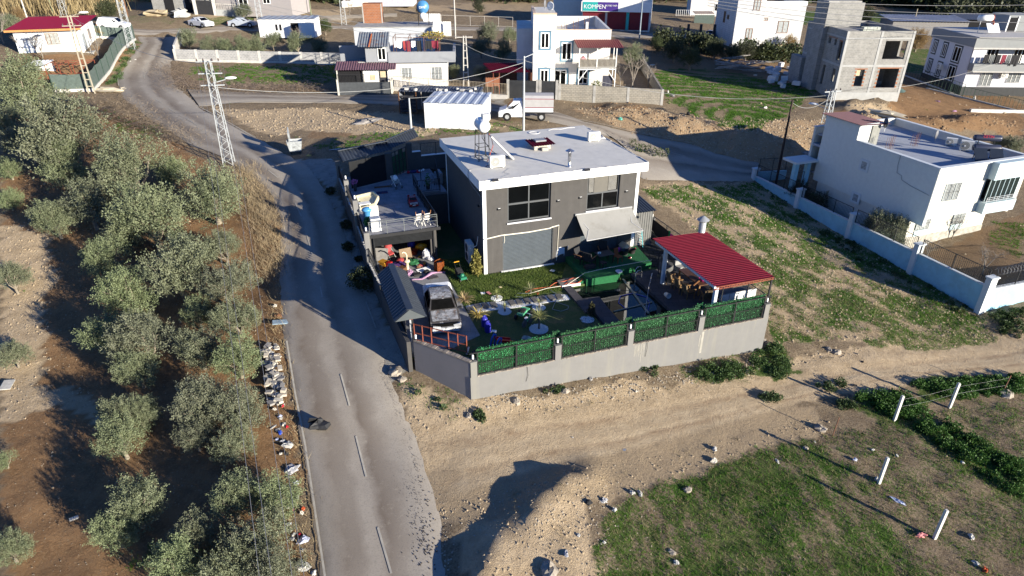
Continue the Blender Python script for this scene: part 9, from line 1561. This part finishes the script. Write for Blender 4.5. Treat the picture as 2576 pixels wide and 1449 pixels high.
# near the bungalow road and on the plots
litter('plaster_heap','cream heap of lime spilled across the verge at the netting corner',270,228,(4.2,1.4,.7),M('lime_heap',(.55,.48,.35),.95,.12,3),3,'heap'); litter('plaster_heap','end of the lime spill reaching the asphalt',310,222,(2.4,1.0,.25),M('lime_heap'),5,'heap')
for k,(x,y,l,d,m_) in enumerate([(148,248,'pale folded board in the brush below the netting',(1.8,.8,.3),PIPE),(328,155,'small white bag on the asphalt of the bend',(.7,.4,.3),WHITE),(341,151,'second small white bag on the asphalt of the bend',(.8,.5,.3),WHITE),(455,40,'white tarpaulin heap on the sandy street verge',(3.4,2.6,1.8),WHITE),(400,38,'sandy soil heap by the unfinished block building',(6,3,1.4),M('sand_heap',(.42,.34,.22),.95,.15,4)),(925,306,'pale gravel heap spread on the dirt plot',(4.2,1.8,.5),M('gravel_heap',(.27,.25,.23),.95,.3,6,.7,15)),(785,388,'burnt black patch of rags beside the dumpster',(1.6,.9,.15),M('charred_debris')),(830,402,'white foam sheet by the tiled canopy end',(1.0,.5,.1),WHITE),(845,376,'pale rubbish spread behind the dumpster',(2.2,.8,.12),M('grey_sheet_litter')),(778,432-40,'yellow green rag beside the dumpster',(1.3,.8,.12),M('yellow_cloth')),(1900,190,'pale stacked block in the ploughed plot',(1.0,.4,.35),LIME),(1925,272,'white rubble at the edge of the ploughed plot',(1.2,.5,.4),M('pale_concrete')),(1680,233,'white foam block by the block wall end',(.9,.5,.5),WHITE),(1690,243,'long white foam block lying past the wall end',(1.3,.4,.4),WHITE),(1640,165,'white and violet cloth on the dark soil',(1.8,.5,.3),WHITE),(2030,385,'grey rubble on the bank beside the slim pole',(3,1.5,.4),M('gravel_heap')),(2360,255,'purple and white cloth on the red soil',(1.4,.5,.2),M('pink_tulle')),(2400,280,'violet plastic on the dirt bank',(1.2,.6,.3),M('pink_tulle')),(2450,250,'white gas bottle shaped box by the plinth house fence',(.6,.6,.9),WHITE),(2230,290,'pale mortar heap before the unfinished house',(4.5,2,.8),M('lime_heap'))]): litter('dirt_heap' if d[0]>3 else 'litter_heap',l,x,y,d,m_,k+90,'heap' if d[0]>3 else 'litter')
for k in range(22): litter('foam_block','white foam block dropped in the shade beside the unfinished house',g.choice([1950,1955,1975,1995])+g.uniform(-22,22),g.choice([178,184,188])+g.uniform(-8,8) if k<13 else g.uniform(208,222),(g.uniform(.5,1.2),g.uniform(.4,.8),g.uniform(.3,.6)),M('foam_white',(.6,.6,.6),.8,.1),k*.7,'block','foam blocks by the unfinished house',g.uniform(0,.4),'box')
for k in range(48):
    p=ground(1850+g.uniform(-55,60),172+g.uniform(-9,9)); b=MB(); a=g.uniform(-.9,.9); L=g.uniform(1.5,3.8); b.bar((0,0,0),(math.cos(a)*L,math.sin(a)*L,g.uniform(-.3,.5)),g.uniform(.08,.2),.06); tag(build('timber_board',b,M('grey_timber',(.3,.28,.26),.9,.3,3),loc=p+Vector((0,0,g.uniform(.1,1.1)))),'weathered board in the timber pile on the dark soil below the clad house','timber','boards of the timber pile')
t_=thing('block_pallet','grey pallet stack of blocks in the shade of the unfinished house','block pile',ground(2115,225),.3); b=MB(); b.bb(-.9,.9,-.7,.7,.15,1.6); build('block',b,M('pumice_block'),t_); b=MB(); b.bb(-1,1,-.75,.75,0,.14); build('pallet',b,WOODB,t_)
litter('plastic_pile','heap of green and grey plastic scraps at the corner of the unfinished house',2240,258-30,(3,3.5,.6),M('green_scrap',(.12,.18,.15),.8,.5,9),77,'heap')
for k,(x,y,m_) in enumerate(((1700,300,BK),(1730,290,BK),(1560,330-30,M('mint_plastic')),(2120,250,M('grey_board')))): litter('litter_heap',['dark rubble lump on the sandy bank by the road','second dark lump on the sandy bank, nearer the ploughed plot','mint coloured pipe scrap below the block wall end','grey rubble at the unfinished house step'][k],x,y,(1.2,.6,.5),m_,k+7)
for k in range(7):
    p=ground(1590+k*14+g.uniform(-5,5),375+k*4+g.uniform(-6,6)); bush('seedling',f'seedling on the verge behind the grey house, number {k+1} from the roof edge',p,.3,.45,CIT,120,.12,k,0,'plant','seedlings on the road verge')
